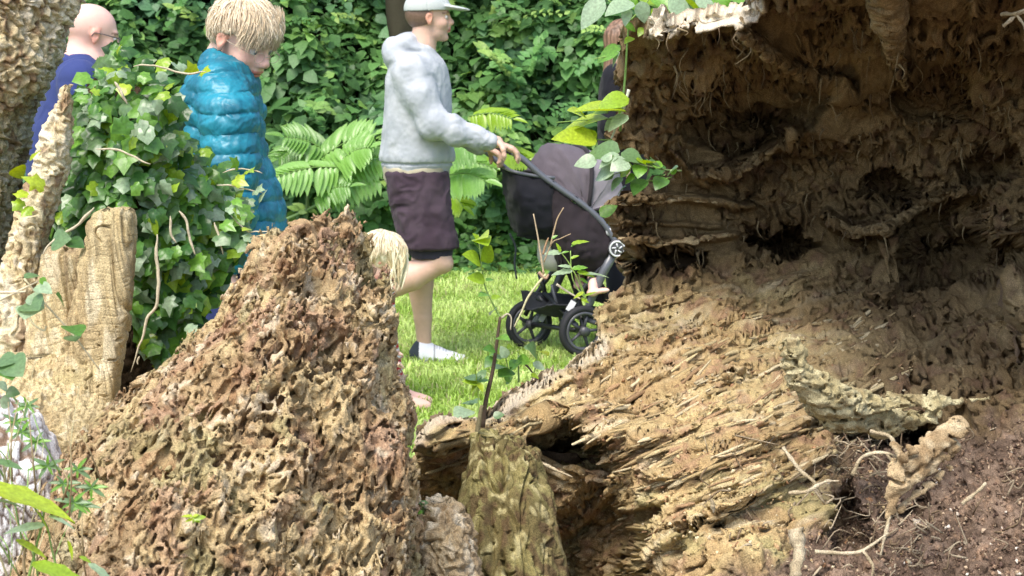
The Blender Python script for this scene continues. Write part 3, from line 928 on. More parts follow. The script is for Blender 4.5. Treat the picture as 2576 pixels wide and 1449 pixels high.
    ren = np.cumsum(used) - 1
    root = thing("hollow_log", "huge hollow fallen trunk with dark cavity and splintered rim filling the right side", "fallen tree", (0.6, 3.0, 0))
    o = child(mesh("inner_wall", V[used], ren[F], M_WOOD, col=cc[used]), root)
    # outer bark shell behind, coarse, and a foot reaching to the ground
    cs = 8
    Pc = P[::cs, ::cs] + np.array([0, 0.10, 0]); insc = ins[::cs, ::cs]
    mc = insc[:-1, :-1] & insc[1:, :-1] & insc[:-1, 1:] & insc[1:, 1:]
    Fc = grid_faces(Pc.shape[0], Pc.shape[1], mask=mc)[:, ::-1]
    cN = bil(c)
    cN = cN * (1 + .18 * perlin(VN * 150, 211))[:, None]
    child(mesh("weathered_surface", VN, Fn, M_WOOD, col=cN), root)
    b_ = child(mesh("outer_bark", Pc, Fc, M_BARK, col=np.tile((0.2, 0.14, 0.09), (Pc.shape[0] * Pc.shape[1], 1))), root)
    xs = np.linspace(-0.12, 1.0, 30); P3 = []
    for k, t_ in enumerate(np.linspace(0, 1, 12)):
        z = 0.62 * (1 - t_); y = 2.95 - 0.0 * t_
        P3.append(np.stack([xs, np.full(30, y + .42) - 0.85 * sstep(0.12, .45, xs) * (1 - t_ * .2), np.full(30, z)], 1))
    P3 = np.array(P3) ; P3[..., 1] += 0.04 * fbm(P3 * 5, 3, 4)
    child(mesh("log_base", P3, grid_faces(12, 30), M_BARK, col=np.tile((0.2, 0.13, 0.08), (360, 1))), root)
    return root, P0, ins, X2, Y2
LOG, LOGP, LOGIN, LX2, LY2 = hollow_log()

def on_log(x, y):      # the point of the log's surface seen at (x,y) of the 2576 wide view
    j = int(round((x / 2.5156 - 400) / 1.5)); i = int(round((y / 2.5156 + 150) / 1.5))
    return LOGP[np.clip(i, 0, LOGP.shape[0] - 1), np.clip(j, 0, LOGP.shape[1] - 1)].copy()

# ------------------------------------------------------------------ wood pieces standing in front of the log
def col_green(seed=0):
    def f(P):
        n = fbm(P * [16, 16, 4], 3, seed + 1); m = fbm(P * [60, 60, 10], 2, seed + 2)
        k = mixc((0.15, 0.12, 0.050), (0.27, 0.235, 0.095), sstep(-.4, .4, n)); k = mixc(k, (0.46, 0.40, 0.20), sstep(.2, .5, m) * .8)
        k = mixc(k, (0.11, 0.07, 0.038), sstep(.1, .45, -m) * .8)
        k = mixc(k, (0.10, 0.065, 0.04), sstep(-.02, .07, P[..., 0] - .03) * .7)
        return k * (1 + 0.2 * perlin(P * 130, seed + 4))[..., None]
    return f
t = tag(loft_wood("mossy_stub", [(1098, 1205, 1290, 2.86, .02), (1106, 1186, 1312, 2.85, .05), (1150, 1180, 1350, 2.83, .07), (1250, 1165, 1372, 2.80, .09), (1340, 1160, 1392, 2.78, .1), (1449, 1150, 1410, 2.76, .11), (1700, 1130, 1430, 2.74, .12), (3000, 1100, 1500, 2.7, .18)],
     360, 260, disp_split(210, 1.7, R(-3), .4), col_green(3), power=2.3), "upright mossy yellow green wood stub under the log's lower lip, with vertical grooves", "stub")
t = tag(loft_wood("pale_stub", [(1276, 1098, 1118, 2.62, .01), (1290, 1085, 1140, 2.62, .03), (1330, 1066, 1165, 2.62, .05), (1400, 1058, 1178, 2.62, .06), (1500, 1050, 1200, 2.6, .07), (2900, 1000, 1260, 2.6, .12)],
     170, 150, disp_bark(0.8, 230), col_slab(12, a=(.45, .35, .21), b=(.36, .26, .15), c=(.6, .52, .38)), power=2.1), "short pale wood stub between the pointed mound and the mossy stub", "stub")

def root_mesh(pts, rad, n=14, ns=60, amp=0.004, f=60, seed=0):
    pts = spline(pts, ns)
    r = np.interp(np.linspace(0, 1, ns), np.linspace(0, 1, len(rad)), rad)
    V, F = tube(pts, r, n)
    N = V - np.concatenate([np.repeat(pts, n, 0), pts[:1], pts[-1:]])
    N = N / (np.linalg.norm(N, axis=1, keepdims=True) + 1e-6)
    return V + N * (amp * (fbm(V * f, 3, seed) + .6 * ridged(V * f * .7, 2, seed + 4)))[:, None], F

def root_thing(name, label, cat, specs, seed=0, mat=M_WOOD, coff=((.40, .33, .17), (.52, .45, .26)), group=None, n=16, ns=90, amp=.004, f=60):
    its = [root_mesh([A(x, y, d) for x, y, d in pts], rad, n=n, ns=ns, amp=amp, f=f, seed=seed + k * 7) for k, (pts, rad) in enumerate(specs)]
    V, F = merge(its)
    c = mixc(coff[0], coff[1], sstep(-.3, .4, fbm(V * 30, 3, seed))) * (1 + .25 * perlin(V * 120, seed + 2))[:, None]
    o = mesh(name, V, F, mat, col=c)
    return tag(o, label, cat, group)

# depths a little in front of the surface behind
def sdf_wood(name, label, cat, prims, k, amp, f, cols, seed, h=.0024, grain_=(1, 1, 1)):
    fs = []; lo = []; hi = []
    for q in prims:
        (x0, y0, d0, r0), (x1, y1, d1, r1) = q[0], q[1]
        a, b = A(x0, y0, d0), A(x1, y1, d1)
        fs.append(cap(a, b, r0, r1) if len(q) == 2 else flatcap(a, b, r0, r1, q[2], q[3]))
        lo.append(np.minimum(a, b) - max(r0, r1) - .03); hi.append(np.maximum(a, b) + max(r0, r1) + .03)
    u = union(fs, k); gs = np.array(grain_, float)
    def ff(P):
        d = u(P); near = np.abs(d) < .05
        if near.any():
            p = P[near]; w_ = np.stack([perlin(p * 30, seed + 1), perlin(p * 30, seed + 2), perlin(p * 30, seed + 3)], 1) * .006
            q = (p + w_) * gs
            n1, n2 = perlin(q * 55, seed + 4), perlin(q * 55, seed + 5)
            wm = np.sqrt(n1 * n1 + n2 * n2) / 55 * .62 - .0028
            o = d[near] - amp * (.7 * fbm(q * f, 3, seed + 6) + .8 * ridged(q * f * 1.3, 3, seed + 7)) + amp * .5
            d = d.copy(); d[near] = np.maximum(o, -wm - np.where(o < -.02, 1, 0))
        return d
    V, F = sdf_mesh(ff, np.min(lo, 0), np.max(hi, 0), h, coarse=5, band=.03)
    c = mixc(cols[0], cols[1], sstep(-.4, .4, fbm(V * 24, 3, seed + 8))); c = mixc(c, cols[2], sstep(.1, .5, perlin(V * 45, seed + 9)) * .7)
    return tag(mesh(name, V, F, M_WOOD, col=c * (1 + .22 * perlin(V * 130, seed + 10))[:, None]), label, cat)
sdf_wood("arched_root", "knobbly pale root arching out of the log floor, above the dark hollow", "root",
  [((1992, 872, 2.72, .014), (2000, 905, 2.72, .017)), ((1998, 866, 2.72, .010), (1980, 880, 2.72, .010)), ((2000, 905, 2.72, .015), (2022, 955, 2.73, .021)), ((2022, 955, 2.73, .021), (2075, 995, 2.75, .027)), ((2075, 995, 2.75, .027), (2150, 1018, 2.78, .022)),
   ((2150, 1018, 2.78, .018), (2240, 1010, 2.81, .012)), ((2240, 1012, 2.81, .011), (2340, 1004, 2.82, .011)), ((2340, 1004, 2.82, .010), (2375, 1010, 2.83, .007)), ((2375, 1012, 2.83, .005), (2480, 1004, 2.86, .004)),
   ((2352, 1010, 2.81, .010), (2344, 1040, 2.80, .011)), ((2344, 1040, 2.80, .009), (2360, 1070, 2.80, .006)),
   ((2040, 980, 2.77, .022), (2110, 1040, 2.80, .028)), ((2110, 1040, 2.80, .026), (2220, 1062, 2.84, .022)), ((2220, 1062, 2.84, .020), (2310, 1050, 2.88, .014)), ((2030, 1000, 2.80, .012), (2050, 1030, 2.81, .012))],
  .012, .009, 48, ((.38, .32, .17), (.50, .44, .26), (.24, .18, .09)), 500, grain_=(.7, 1, 1.2))
sdf_wood("wood_fragment", "split tan wood fragment with frayed end lying on the reddish soil", "wood fragment",
  [((2262, 1190, 2.60, .020), (2415, 1070, 2.64, .016), (.45, -.6, .65), .45), ((2268, 1215, 2.60, .016), (2400, 1120, 2.64, .012), (.45, -.6, .65), .5), ((2262, 1280, 2.60, .007), (2400, 1165, 2.64, .006), (.3, -.6, .7), .6),
   ((2270, 1150, 2.59, .008), (2235, 1105, 2.61, .003)), ((2258, 1180, 2.59, .007), (2248, 1215, 2.59, .004)), ((2262, 1200, 2.59, .009), (2232, 1300, 2.59, .005)), ((2250, 1230, 2.59, .006), (2228, 1250, 2.59, .004)), ((2300, 1140, 2.60, .008), (2285, 1118, 2.60, .003))],
  .008, .005, 60, ((.28, .195, .105), (.44, .33, .19), (.54, .44, .28)), 540, grain_=(.55, 1, .8))
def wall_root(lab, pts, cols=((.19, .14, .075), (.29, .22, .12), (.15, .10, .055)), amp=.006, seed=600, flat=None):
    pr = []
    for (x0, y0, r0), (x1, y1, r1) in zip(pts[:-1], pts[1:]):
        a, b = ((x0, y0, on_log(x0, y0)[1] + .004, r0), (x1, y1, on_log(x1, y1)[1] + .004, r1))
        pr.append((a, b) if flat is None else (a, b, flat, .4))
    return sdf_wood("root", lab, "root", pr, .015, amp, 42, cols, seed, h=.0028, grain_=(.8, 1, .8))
wall_root("tapering tan root hanging from the cavity roof like a pointed horn", [(2228, -60, .036), (2236, 40, .027), (2256, 150, .014), (2278, 222, .004)], seed=601)
wall_root("pale ridge shaped root running down to the right under the cavity's roof", [(1866, 88, .008), (1930, 138, .010), (2010, 182, .014), (2110, 212, .012)], seed=621)
wall_root("curved tan shelf of wood in the middle of the cavity wall", [(1748, 440, .010), (1830, 440, .017), (1920, 395, .012), (1985, 345, .006)], seed=631, flat=(0, -.5, .8))
wall_root("forked smooth root low on the cavity wall, right of the dark hole", [(2085, 540, .005), (2150, 585, .010), (2225, 575, .012), (2330, 512, .008), (2440, 478, .004)], seed=641)
wall_root("long splinter ledge jutting from the cavity's left edge beside the stroller", [(1522, 522, .008), (1600, 508, .010), (1700, 500, .011), (1800, 508, .007)], cols=((.42, .33, .19), (.54, .46, .29), (.3, .2, .11)), seed=671, flat=(0, -.3, .95))
wall_root("lower splinter ledge above the long dark slot at the cavity's left edge", [(1566, 600, .008), (1650, 612, .010), (1740, 606, .010), (1830, 590, .006)], cols=((.38, .29, .16), (.50, .41, .25), (.3, .2, .11)), seed=681, flat=(0, -.3, .95))
if 0: root_thing("arched_root", "knobbly pale root arching out of the log floor, above the dark hollow", "root",
  [([(1985, 870, 2.74), (2000, 905, 2.73), (2018, 945, 2.74), (2060, 985, 2.76), (2120, 1015, 2.78), (2190, 1022, 2.80), (2260, 1018, 2.83), (2330, 1015, 2.84), (2380, 1020, 2.86)], [.012, .021, .024, .026, .03, .026, .016, .013, .010]),
   ([(2010, 880, 2.73), (1975, 872, 2.73)], [.018, .012]),
   ([(2030, 970, 2.76), (2070, 1020, 2.80), (2150, 1062, 2.84), (2240, 1080, 2.88)], [.024, .034, .036, .022]),
   ([(2355, 1012, 2.82), (2350, 1040, 2.81), (2362, 1075, 2.82)], [.014, .016, .008]),
   ([(2370, 1010, 2.84), (2420, 1008, 2.86), (2480, 1000, 2.88)], [.008, .007, .004])], seed=300, amp=.011, f=52, ns=150, n=44)
if 0: root_thing("bark_slab", "split tan wood fragment with frayed end lying on the reddish soil", "wood fragment",
  [([(2270, 1200, 2.62), (2320, 1150, 2.62), (2380, 1098, 2.64), (2420, 1062, 2.66)], [.022, .028, .024, .008]),
   ([(2265, 1270, 2.60), (2300, 1235, 2.60), (2370, 1180, 2.62), (2400, 1150, 2.64)], [.006, .012, .012, .004]),
   ([(2230, 1095, 2.62), (2250, 1130, 2.61), (2280, 1150, 2.61)], [.003, .006, .010]),
   ([(2205, 1100, 2.64), (2226, 1112, 2.62), (2224, 1150, 2.61), (2250, 1180, 2.60)], [.002, .004, .004, .006]),
   ([(2290, 1145, 2.61), (2260, 1180, 2.60), (2250, 1230, 2.60), (2235, 1300, 2.60)], [.012, .009, .010, .005])], seed=330, amp=.007, f=70, ns=90, n=30, coff=((.36, .25, .13), (.56, .43, .26)))
# thin pale rootlets, each its own thing
RT = [([(1970, 1125, 2.70), (2010, 1180, 2.68), (2045, 1210, 2.66), (2065, 1240, 2.66)], "thin straight pale rootlet slanting down from the greenish ledge"),
      ([(1985, 1240, 2.66), (2030, 1236, 2.65), (2075, 1212, 2.65), (2110, 1210, 2.65)], "thin pale rootlet crossing the slanting rootlet"),
      ([(2250, 1235, 2.60), (2240, 1290, 2.59), (2225, 1350, 2.58), (2215, 1400, 2.58)], "long wiry rootlet hanging below the frayed wood fragment"),
      ([(2050, 1388, 2.55), (2120, 1392, 2.55), (2170, 1385, 2.55), (2235, 1340, 2.56)], "pale forked rootlet near the bottom edge of the soil hollow"),
      ([(2520, 36, 2.75), (2555, 34, 2.72), (2590, 18, 2.70)], "pale bare rootlet sticking into the dark cavity at the top right"),
      ([(2524, 66, 2.74), (2550, 44, 2.73), (2578, 30, 2.72)], "short hooked rootlet under the bare one at the top right of the cavity"),
      ([(2145, 1195, 2.63), (2170, 1150, 2.63), (2230, 1140, 2.62), (2290, 1170, 2.60)], "curled rootlet arching above the soil left of the wood fragment"),
      ([(2190, 1085, 2.66), (2240, 1100, 2.64), (2256, 1140, 2.63), (2300, 1160, 2.62)], "branching rootlet just below the arched root"),
      ([(1330, 1150, 2.86), (1390, 1178, 2.84), (1440, 1200, 2.82)], "pale twig caught between the mossy stub and the broken log face"),
      ([(2420, 1268, 2.56), (2455, 1240, 2.56), (2480, 1215, 2.57)], "thin splinter lying on the soil slope right of the fragment"),
      ([(1790, 1255, 2.60), (1795, 1290, 2.60)], "tiny pale root tip below the broken face"),
      ([(2000, 1330, 2.56), (2010, 1380, 2.55), (2000, 1449, 2.53), (2010, 1500, 2.52)], "thick pale root going down at the bottom of the picture")]
for k, (pts, lab) in enumerate(RT):
    th = .0085 if k == 11 else .0026
    specs = [(pts, [th, th * .9, th * .4])]
    if k in (3, 6, 7, 4):
        x, y, d = pts[len(pts) // 2]
        specs.append(([(x, y, d), (x + 25, y + 38, d - .01), (x + 22, y + 70, d - .01)], [th * .7, th * .6, th * .2]))
    root_thing("rootlet", lab, "root", specs, seed=400 + k * 5, n=8, ns=30, amp=.0012 if k != 11 else .004, f=90, coff=((.36, .29, .18), (.52, .44, .30)))

# crumbs of wood and soil on the slope
def crumbs(name, n, region, smin_, smax, cols, seed, label):
    r = np.random.default_rng(seed)
    base = np.array([[0, 0, 1], [1, 0, 0], [0, 1, 0], [-1, 0, 0], [0, -1, 0], [0, 0, -1]], float)
    FT = np.array([(0, 1, 2), (0, 2, 3), (0, 3, 4), (0, 4, 1), (5, 2, 1), (5, 3, 2), (5, 4, 3), (5, 1, 4)])
    V = []; F = []; C = []; k = 0
    while k < n:
        x = r.uniform(region[0], region[2]); y = r.uniform(region[1], region[3])
        if not region[4](x, y): continue
        p = on_log(x, y)
        s = smin_ * (smax / smin_) ** (r.random() ** 2.2)
        v = base * (s * np.array([1, r.uniform(.4, .9), r.uniform(.25, .6)])) * (1 + r.uniform(-.3, .3, (6, 1)))
        q, _ = np.linalg.qr(r.normal(size=(3, 3)))
        V.append(v @ q.T + p + np.array([0, -.002, .001])); F.append(FT + 6 * k); C.append(np.tile(np.array(cols[r.integers(len(cols))]) * r.uniform(.8, 1.2), (6, 1))); k += 1
    o = mesh(name, np.concatenate(V), np.concatenate(F), M_SOIL, col=np.concatenate(C), smooth=False)
    tag(o, label, None, None, "stuff")
soilreg = lambda x, y: (y - 1040) > max(0, 2500 - x) * .62 - 20 or (x > 2060 and y > 1110)
crumbs("wood_crumbs", 5200, (1980, 1040, 2660, 1500, soilreg), .0016, .0065, [(.14, .09, .065), (.20, .13, .09), (.30, .20, .13), (.10, .065, .05), (.40, .30, .2)], 5, "loose reddish brown crumbs of rotten wood on the soil slope")
crumbs("pale_chips", 80, (2030, 1090, 2640, 1480, soilreg), .003, .009, [(.6, .52, .42), (.7, .62, .52), (.5, .38, .26)], 6, "pale wood chips scattered over the soil slope")
crumbs("floor_flakes", 2600, (1250, 800, 2300, 1440, lambda x, y: y > 960 - (x - 1250) * .3 and in_poly(np.array([x / 2.5156]), np.array([y / 2.5156]), LOGPOLY)[0]), .0018, .008, [(.50, .38, .2), (.42, .28, .15), (.6, .5, .32), (.34, .19, .1)], 8, "loose flakes of tan wood on the floor of the hollow log")

# hanging fibres of rot inside the cavity
def fibres():
    r = np.random.default_rng(66); its = []
    for k in range(210):
        x = r.uniform(1640, 2560); y = r.uniform(60, 640)
        p = on_log(x, y) + np.array([0, -.012, 0]); L = r.uniform(.012, .055)
        q = spline([p, p + [r.normal(0, .006), -.004, -L * .5], p + [r.normal(0, .010), -.002, -L]], 6)
        its.append(tube(q, np.array([1.6, 1.1, .8, .6, .4, .2]) * r.uniform(.0008, .0022), 5))
    V, F = merge(its)
    o = child(mesh("hanging_fibres", V, F, M_WOOD, col=mixc((.14, .10, .06), (.30, .24, .14), sstep(-.3, .3, perlin(V * 12, 3)))), LOG); o["kind"] = "stuff"
fibres()
def litter_roots():
    """tangle of fine rootlets and splinters on the soil below the arched root"""
    r = np.random.default_rng(67); its = []
    for k in range(230):
        x, y = (r.uniform(2050, 2340), r.uniform(1090, 1440)) if k < 150 else (r.uniform(1750, 2640), r.uniform(1080, 1440))
        p = on_log(x, y) + np.array([0, -.012, .004]); a = r.uniform(0, 6.28); L = r.uniform(.012, .06)
        d = np.array([math.cos(a), -.15, math.sin(a) * .8]) * L; s_ = np.array([r.normal(0, .3), -.2, r.normal(0, .3)]) * L
        its.append(tube(spline([p, p + d * .5 + s_, p + d], 8), np.array([1, 1, .95, .9, .8, .7, .5, .2]) * r.uniform(.0006, .0020), 5))
    V, F = merge(its)
    tag(mesh("root_litter", V, F, M_WOOD, col=mixc((.20, .145, .09), (.46, .38, .26), sstep(-.3, .3, perlin(V * 16, 3)))), "tangled fine rootlets and splinters on the soil under the arched root", kind="stuff")
litter_roots()

# long straight splinters lying along the grain of the floor
def splinters():
    r = np.random.default_rng(68); V = []; F = []; C = []; o = 0
    gd = np.array([0.90, 0.36, 0.27]); gd /= np.linalg.norm(gd)
    cs = [(.52, .42, .23), (.42, .31, .16), (.60, .50, .31), (.34, .22, .12), (.48, .36, .18)]
    k = 0
    while k < 480:
        x, y = r.uniform(1080, 2250), r.uniform(800, 1440)
        line = 1180 - (x - 1080) * .40
        if y < line - 60 or y > line + 420 or (y - 1040) > max(0, 2500 - x) * .62 - 40: continue
        if x < 1560 and y > 1150: continue
        if not in_poly(np.array([x / 2.5156]), np.array([y / 2.5156]), LOGPOLY)[0]: continue
        k += 1
        L = r.uniform(.02, .11) * (1 if y < 1200 else .6); w_ = r.uniform(.0018, .0058)
        p = on_log(x, y) + np.array([0, r.uniform(-.007, .004), r.uniform(-.002, .003)])
        dpx = 20
        q0 = on_log(x - dpx, y + dpx * .38); q1 = on_log(min(x + dpx, 2600), y - dpx * .38)
        d = (q1 - q0); d /= np.linalg.norm(d) + 1e-9; d = d * .75 + gd * .25 + r.normal(0, .07, 3); d /= np.linalg.norm(d)
        up = np.array([0, -.5, .87]); sd = np.cross(d, up); sd /= np.linalg.norm(sd); up = np.cross(sd, d)
        n = 5; pts = [p + d * L * (t_ - .5) + up * r.normal(0, .0008) for t_ in np.linspace(0, 1, n)]
        prof = np.array([.55, 1, 1, .9, .4]) * r.uniform(.65, 1.3, n)
        vv = []
        for c, s_ in zip(pts, prof): vv += [c - sd * w_ * s_, c - up * w_ * .5 * s_ + sd * w_ * .2, c + sd * w_ * s_, c + up * w_ * .55 * s_]
        V.append(np.array(vv)); F.append(grid_faces(n, 4, wrap=True) + o); o += 4 * n
        C.append(np.tile(np.array(cs[int(r.integers(5))]) * r.uniform(.8, 1.15), (4 * n, 1)))
    o_ = child(mesh("splinters", np.concatenate(V), np.concatenate(F), M_WOOD, col=np.concatenate(C), smooth=False), LOG); o_["kind"] = "stuff"
splinters()
# ------------------------------------------------------------------ people
def column(rows):
    """rows of (point_left, point_right, half depth) -> stack of ellipses as a distance field"""
    rows = sorted(rows, key=lambda r: float(r[0][2]))
    z = np.array([(r[0][2] + r[1][2]) / 2 for r in rows])
    cx = np.array([(r[0][0] + r[1][0]) / 2 for r in rows]); rx = np.array([(r[1][0] - r[0][0]) / 2 for r in rows])
    cy = np.array([(r[0][1] + r[1][1]) / 2 for r in rows]); ry = np.array([r[2] for r in rows])
    zs = np.linspace(z[0], z[-1], 80)
    sm = lambda v: np.convolve(np.pad(np.interp(zs, z, v), 3, mode='edge'), np.ones(7) / 7, 'valid')
    cx, rx, cy, ry = sm(cx), sm(rx), sm(cy), sm(ry)
    z0, z1 = z[0], z[-1]
    def f(P):
        X, Y_, a, b = [np.interp(P[:, 2], zs, v) for v in (cx, cy, rx, ry)]
        ex, ey = np.abs(P[:, 0] - X) / a, np.abs(P[:, 1] - Y_) / b
        q = (ex ** 2.3 + ey ** 2.3) ** (1 / 2.3)
        d = (q - 1) * np.minimum(a, b)
        dz = np.maximum(z0 - P[:, 2], P[:, 2] - z1)
        return np.where(dz > 0, np.hypot(np.maximum(d, 0), dz), np.maximum(d, dz)).astype(np.float32)
    return f

def head_frame(yaw=0, pitch=0, roll=0):
    """columns: forward, left, up.  yaw > 0 turns away from the camera, pitch > 0 looks down"""
    y, p, r = R(yaw), R(pitch), R(roll)
    f = np.array([math.cos(p) * math.cos(y), math.cos(p) * math.sin(y), -math.sin(p)])
    l = np.array([-math.sin(y), math.cos(y), 0.0])
    u = np.cross(f, l)
    l2 = l * math.cos(r) + u * math.sin(r); u2 = np.cross(f, l2)
    return np.stack([f, l2, u2], 1)

def head_sdf(pos, M, s, ears=True):
    pos = np.asarray(pos, np.float32); M = np.asarray(M, np.float32)
    fs = [ell((-.012, 0, .036), (.100, .077, .086)), ell((.030, 0, -.022), (.060, .059, .082)), ell((.028, 0, -.074), (.052, .050, .034)),
          ell((.068, 0, -.097), (.022, .024, .018)), ell((.076, 0, .024), (.022, .046, .014)), cap((.086, 0, .014), (.110, 0, -.022), .009, .0105),
          ell((.100, .012, -.027), (.012, .008, .007)), ell((.100, -.012, -.027), (.012, .008, .007)),
          ell((.084, 0, -.050), (.016, .026, .012)), ell((.056, .036, -.026), (.030, .024, .026)), ell((.056, -.036, -.026), (.030, .024, .026)),
          cap((-.030, 0, -.040), (-.045, 0, -.150), .054, .060)]
    base = union(fs, .018)
    lips = union([ell((.0945, 0, -.0545), (.010, .022, .0052)), ell((.0915, 0, -.0655), (.010, .019, .0062))], .003)
    earf = [f for sg in (1, -1) for f in (ell((-.004, .079 * sg, .004), (.019, .010, .026), None), ell((-.002, .077 * sg, -.020), (.011, .008, .014)))]
    ec = [ell((.000, .088 * sg, .002), (.010, .008, .016)) for sg in (1, -1)]
    eyes = [ell((.090, .031 * sg, .003), (.014, .017, .011)) for sg in (1, -1)]
    def f(P):
        q = ((P - pos) @ M / s).astype(np.float32)
        far = (np.linalg.norm(q, axis=1) - .17)
        d = np.maximum(far, 0) + .02
        k = far < .06
        if k.any():
            p = q[k]
            a = base(p)
            for e in eyes: a = -smin(-a, e(p), .008)
            a = smin(a, lips(p), .005)
            if ears:
                b = union(earf, .006)(p)
                for e in ec: b = np.maximum(b, -e(p))
                a = smin(a, b, .006)
            d[k] = a
        return d * s
    return f

def head_color(V, pos, M, s, skin, stubble=0.0, lip=(.55, .22, .18), cheek=.3):
    q = (V - pos) @ M / s
    c = np.tile(np.asarray(skin, float), (len(V), 1))
    n = fbm(V * 40, 2, 3)
    c = c * (1 + .05 * n)[:, None]
    ck = np.exp(-(((q[:, 0] - .07) / .035) ** 2 + ((np.abs(q[:, 1]) - .042) / .022) ** 2 + ((q[:, 2] + .028) / .024) ** 2))
    c = mixc(c, np.array(skin) * [1.05, .72, .66], ck * cheek)
    ns = np.exp(-(((q[:, 0] - .11) / .02) ** 2 + (q[:, 1] / .018) ** 2 + ((q[:, 2] + .02) / .02) ** 2)); c = mixc(c, np.array(skin) * [1.05, .75, .7], ns * cheek)
    er = (np.abs(q[:, 1]) > .073) & (np.abs(q[:, 0]) < .03) & (np.abs(q[:, 2]) < .035)
    c[er] = c[er] * [1.0, .78, .72]
    lp = (q[:, 0] > .083) & (np.abs(q[:, 1]) < .024) & (q[:, 2] < -.049) & (q[:, 2] > -.071)
    c[lp] = lip
    mouth = (q[:, 0] > .08) & (np.abs(q[:, 1]) < .023) & (np.abs(q[:, 2] + .0598) < .0022); c[mouth] = np.array(lip) * .3
    bz = .026 - .10 * (np.abs(q[:, 1]) - .03) ** 1
    brow = (q[:, 0] > .06) & (np.abs(np.abs(q[:, 1]) - .033) < .020) & (np.abs(q[:, 2] - bz) < .0045)
    c[brow] = np.array(skin) * [.45, .40, .35]
    if stubble:
        st = (q[:, 2] < -.036) & (q[:, 0] > -.005) & (q[:, 2] > -.13) & ~lp
        c = np.where(st[:, None], mixc(c, (.30, .24, .20), np.full(len(c), stubble) * (0.7 + .3 * np.sign(perlin(V * 300, 5)))), c)
    return c

def skin_mat(name, rough=.5):
    m = mat_attr(name, rough=rough, bump=.08, scale=500, var=.05, spec=.4)
    b = m.node_tree.nodes["Principled BSDF"]
    b.inputs['Subsurface Weight'].default_value = 0.12
    b.inputs['Subsurface Radius'].default_value = (.012, .005, .003)
    b.inputs['Subsurface Scale'].default_value = 1.0
    return m
M_SKIN = skin_mat("skin")
M_EYE = mat_attr("eye", rough=.15, bump=0, var=.0, scale=10, spec=.6)
def cloth(name, rough=.9, sheen=.06, bump=.25, scale=900, var=.12): return mat_attr(name, rough=rough, bump=bump, scale=scale, var=var, sheen=sheen, spec=.2)
M_CLOTH = cloth("cloth"); M_NYLON = mat_attr("quilted_nylon", rough=.42, bump=.12, scale=160, var=.12, spec=.5, bdist=.003)
M_HAIR = mat_attr("hair", rough=.45, bump=0, scale=120, var=.15, spec=.4)
M_PLASTIC = mat_attr("dark_plastic", rough=.4, bump=.05, scale=200, var=.1, spec=.5)
M_METAL = mat_attr("painted_tube", rough=.32, bump=0, scale=100, var=.05, spec=.6)
M_RUBBER = mat_attr("rubber", rough=.7, bump=.1, scale=200, var=.1)

def body_part(name, f, lo, hi, h, mat, root, colf, wrinkle=None, sm=2):
    V, F = sdf_mesh(f, lo, hi, h, coarse=4, band=h * 4.5)
    V = smooth_v(V, F, sm, .5)
    if wrinkle is not None:
        N = vnormals(V, F); V = V + N * wrinkle(V)[:, None]
    return child(mesh(name, V, F, mat, col=colf(V) if callable(colf) else np.tile(colf, (len(V), 1))), root)

def eyes(root, pos, M, s, iris=(.08, .10, .12), lid=0.0):
    for sg in (1, -1):
        c = pos + M @ (np.array([.0785, .031 * sg, .003]) * s)
        its = []; n = 14
        th = np.linspace(0, math.pi, n); ph = np.arange(18) / 18 * 2 * math.pi
        V = np.stack([np.outer(np.cos(th), np.ones(18)), np.outer(np.sin(th), np.cos(ph)), np.outer(np.sin(th), np.sin(ph))], -1).reshape(-1, 3) * .0118 * s
        col_ = np.where((V[:, 0] > .0118 * s * .86)[:, None], np.array(iris), np.array((.62, .58, .55)))
        W = V @ M.T + c
        child(mesh("eye", W, grid_faces(n, 18, wrap=True), M_EYE, col=col_), root)

def hand(wrist, fwd, palm_n, across, s=1.0, curl=0.9, spread=.0, thumb_side=1):
    """right or left hand primitives: palm and five curled fingers; palm_n points out of the palm"""
    fwd, palm_n, across = [np.asarray(v, float) / np.linalg.norm(v) for v in (fwd, palm_n, across)]
    w_ = np.asarray(wrist, float)
    fs = [flatcap(w_ + fwd * .015 * s, w_ + fwd * .075 * s, .030 * s, .040 * s, palm_n, .42)]
    knu = w_ + fwd * .085 * s
    for k, (o, L) in enumerate(((-.030, .068), (-.010, .078), (.011, .074), (.030, .058))):
        p = knu + across * o * s * thumb_side * 1.0 - palm_n * .004 * s - fwd * (.004 * abs(k - 1)) * s
        d = fwd; a = 0
        seg = [L * .45, L * .32, L * .25]
        fs.append(cap(p - fwd * .03 * s, p, .0095 * s, .0092 * s))
        for j, l_ in enumerate(seg):
            a += curl * (.75 if j == 0 else 1.0)
            d = fwd * math.cos(a) + palm_n * math.sin(a)
            q = p + d * l_ * s
            fs.append(cap(p, q, (.0092 - .0008 * j) * s, (.0085 - .0010 * j) * s)); p = q
    t0 = w_ + fwd * .025 * s - across * .028 * s * thumb_side
    t1 = t0 + (fwd * .6 - across * .6 * thumb_side + palm_n * .5) * .035 * s
    t2 = t1 + (fwd * .55 - across * .05 * thumb_side + palm_n * .8) * .030 * s
    t3 = t2 + (fwd * .35 + across * .35 * thumb_side + palm_n * .85) * .022 * s
    fs += [cap(t0, t1, .014 * s, .011 * s), cap(t1, t2, .0105 * s, .010 * s), cap(t2, t3, .0098 * s, .008 * s)]
    return fs

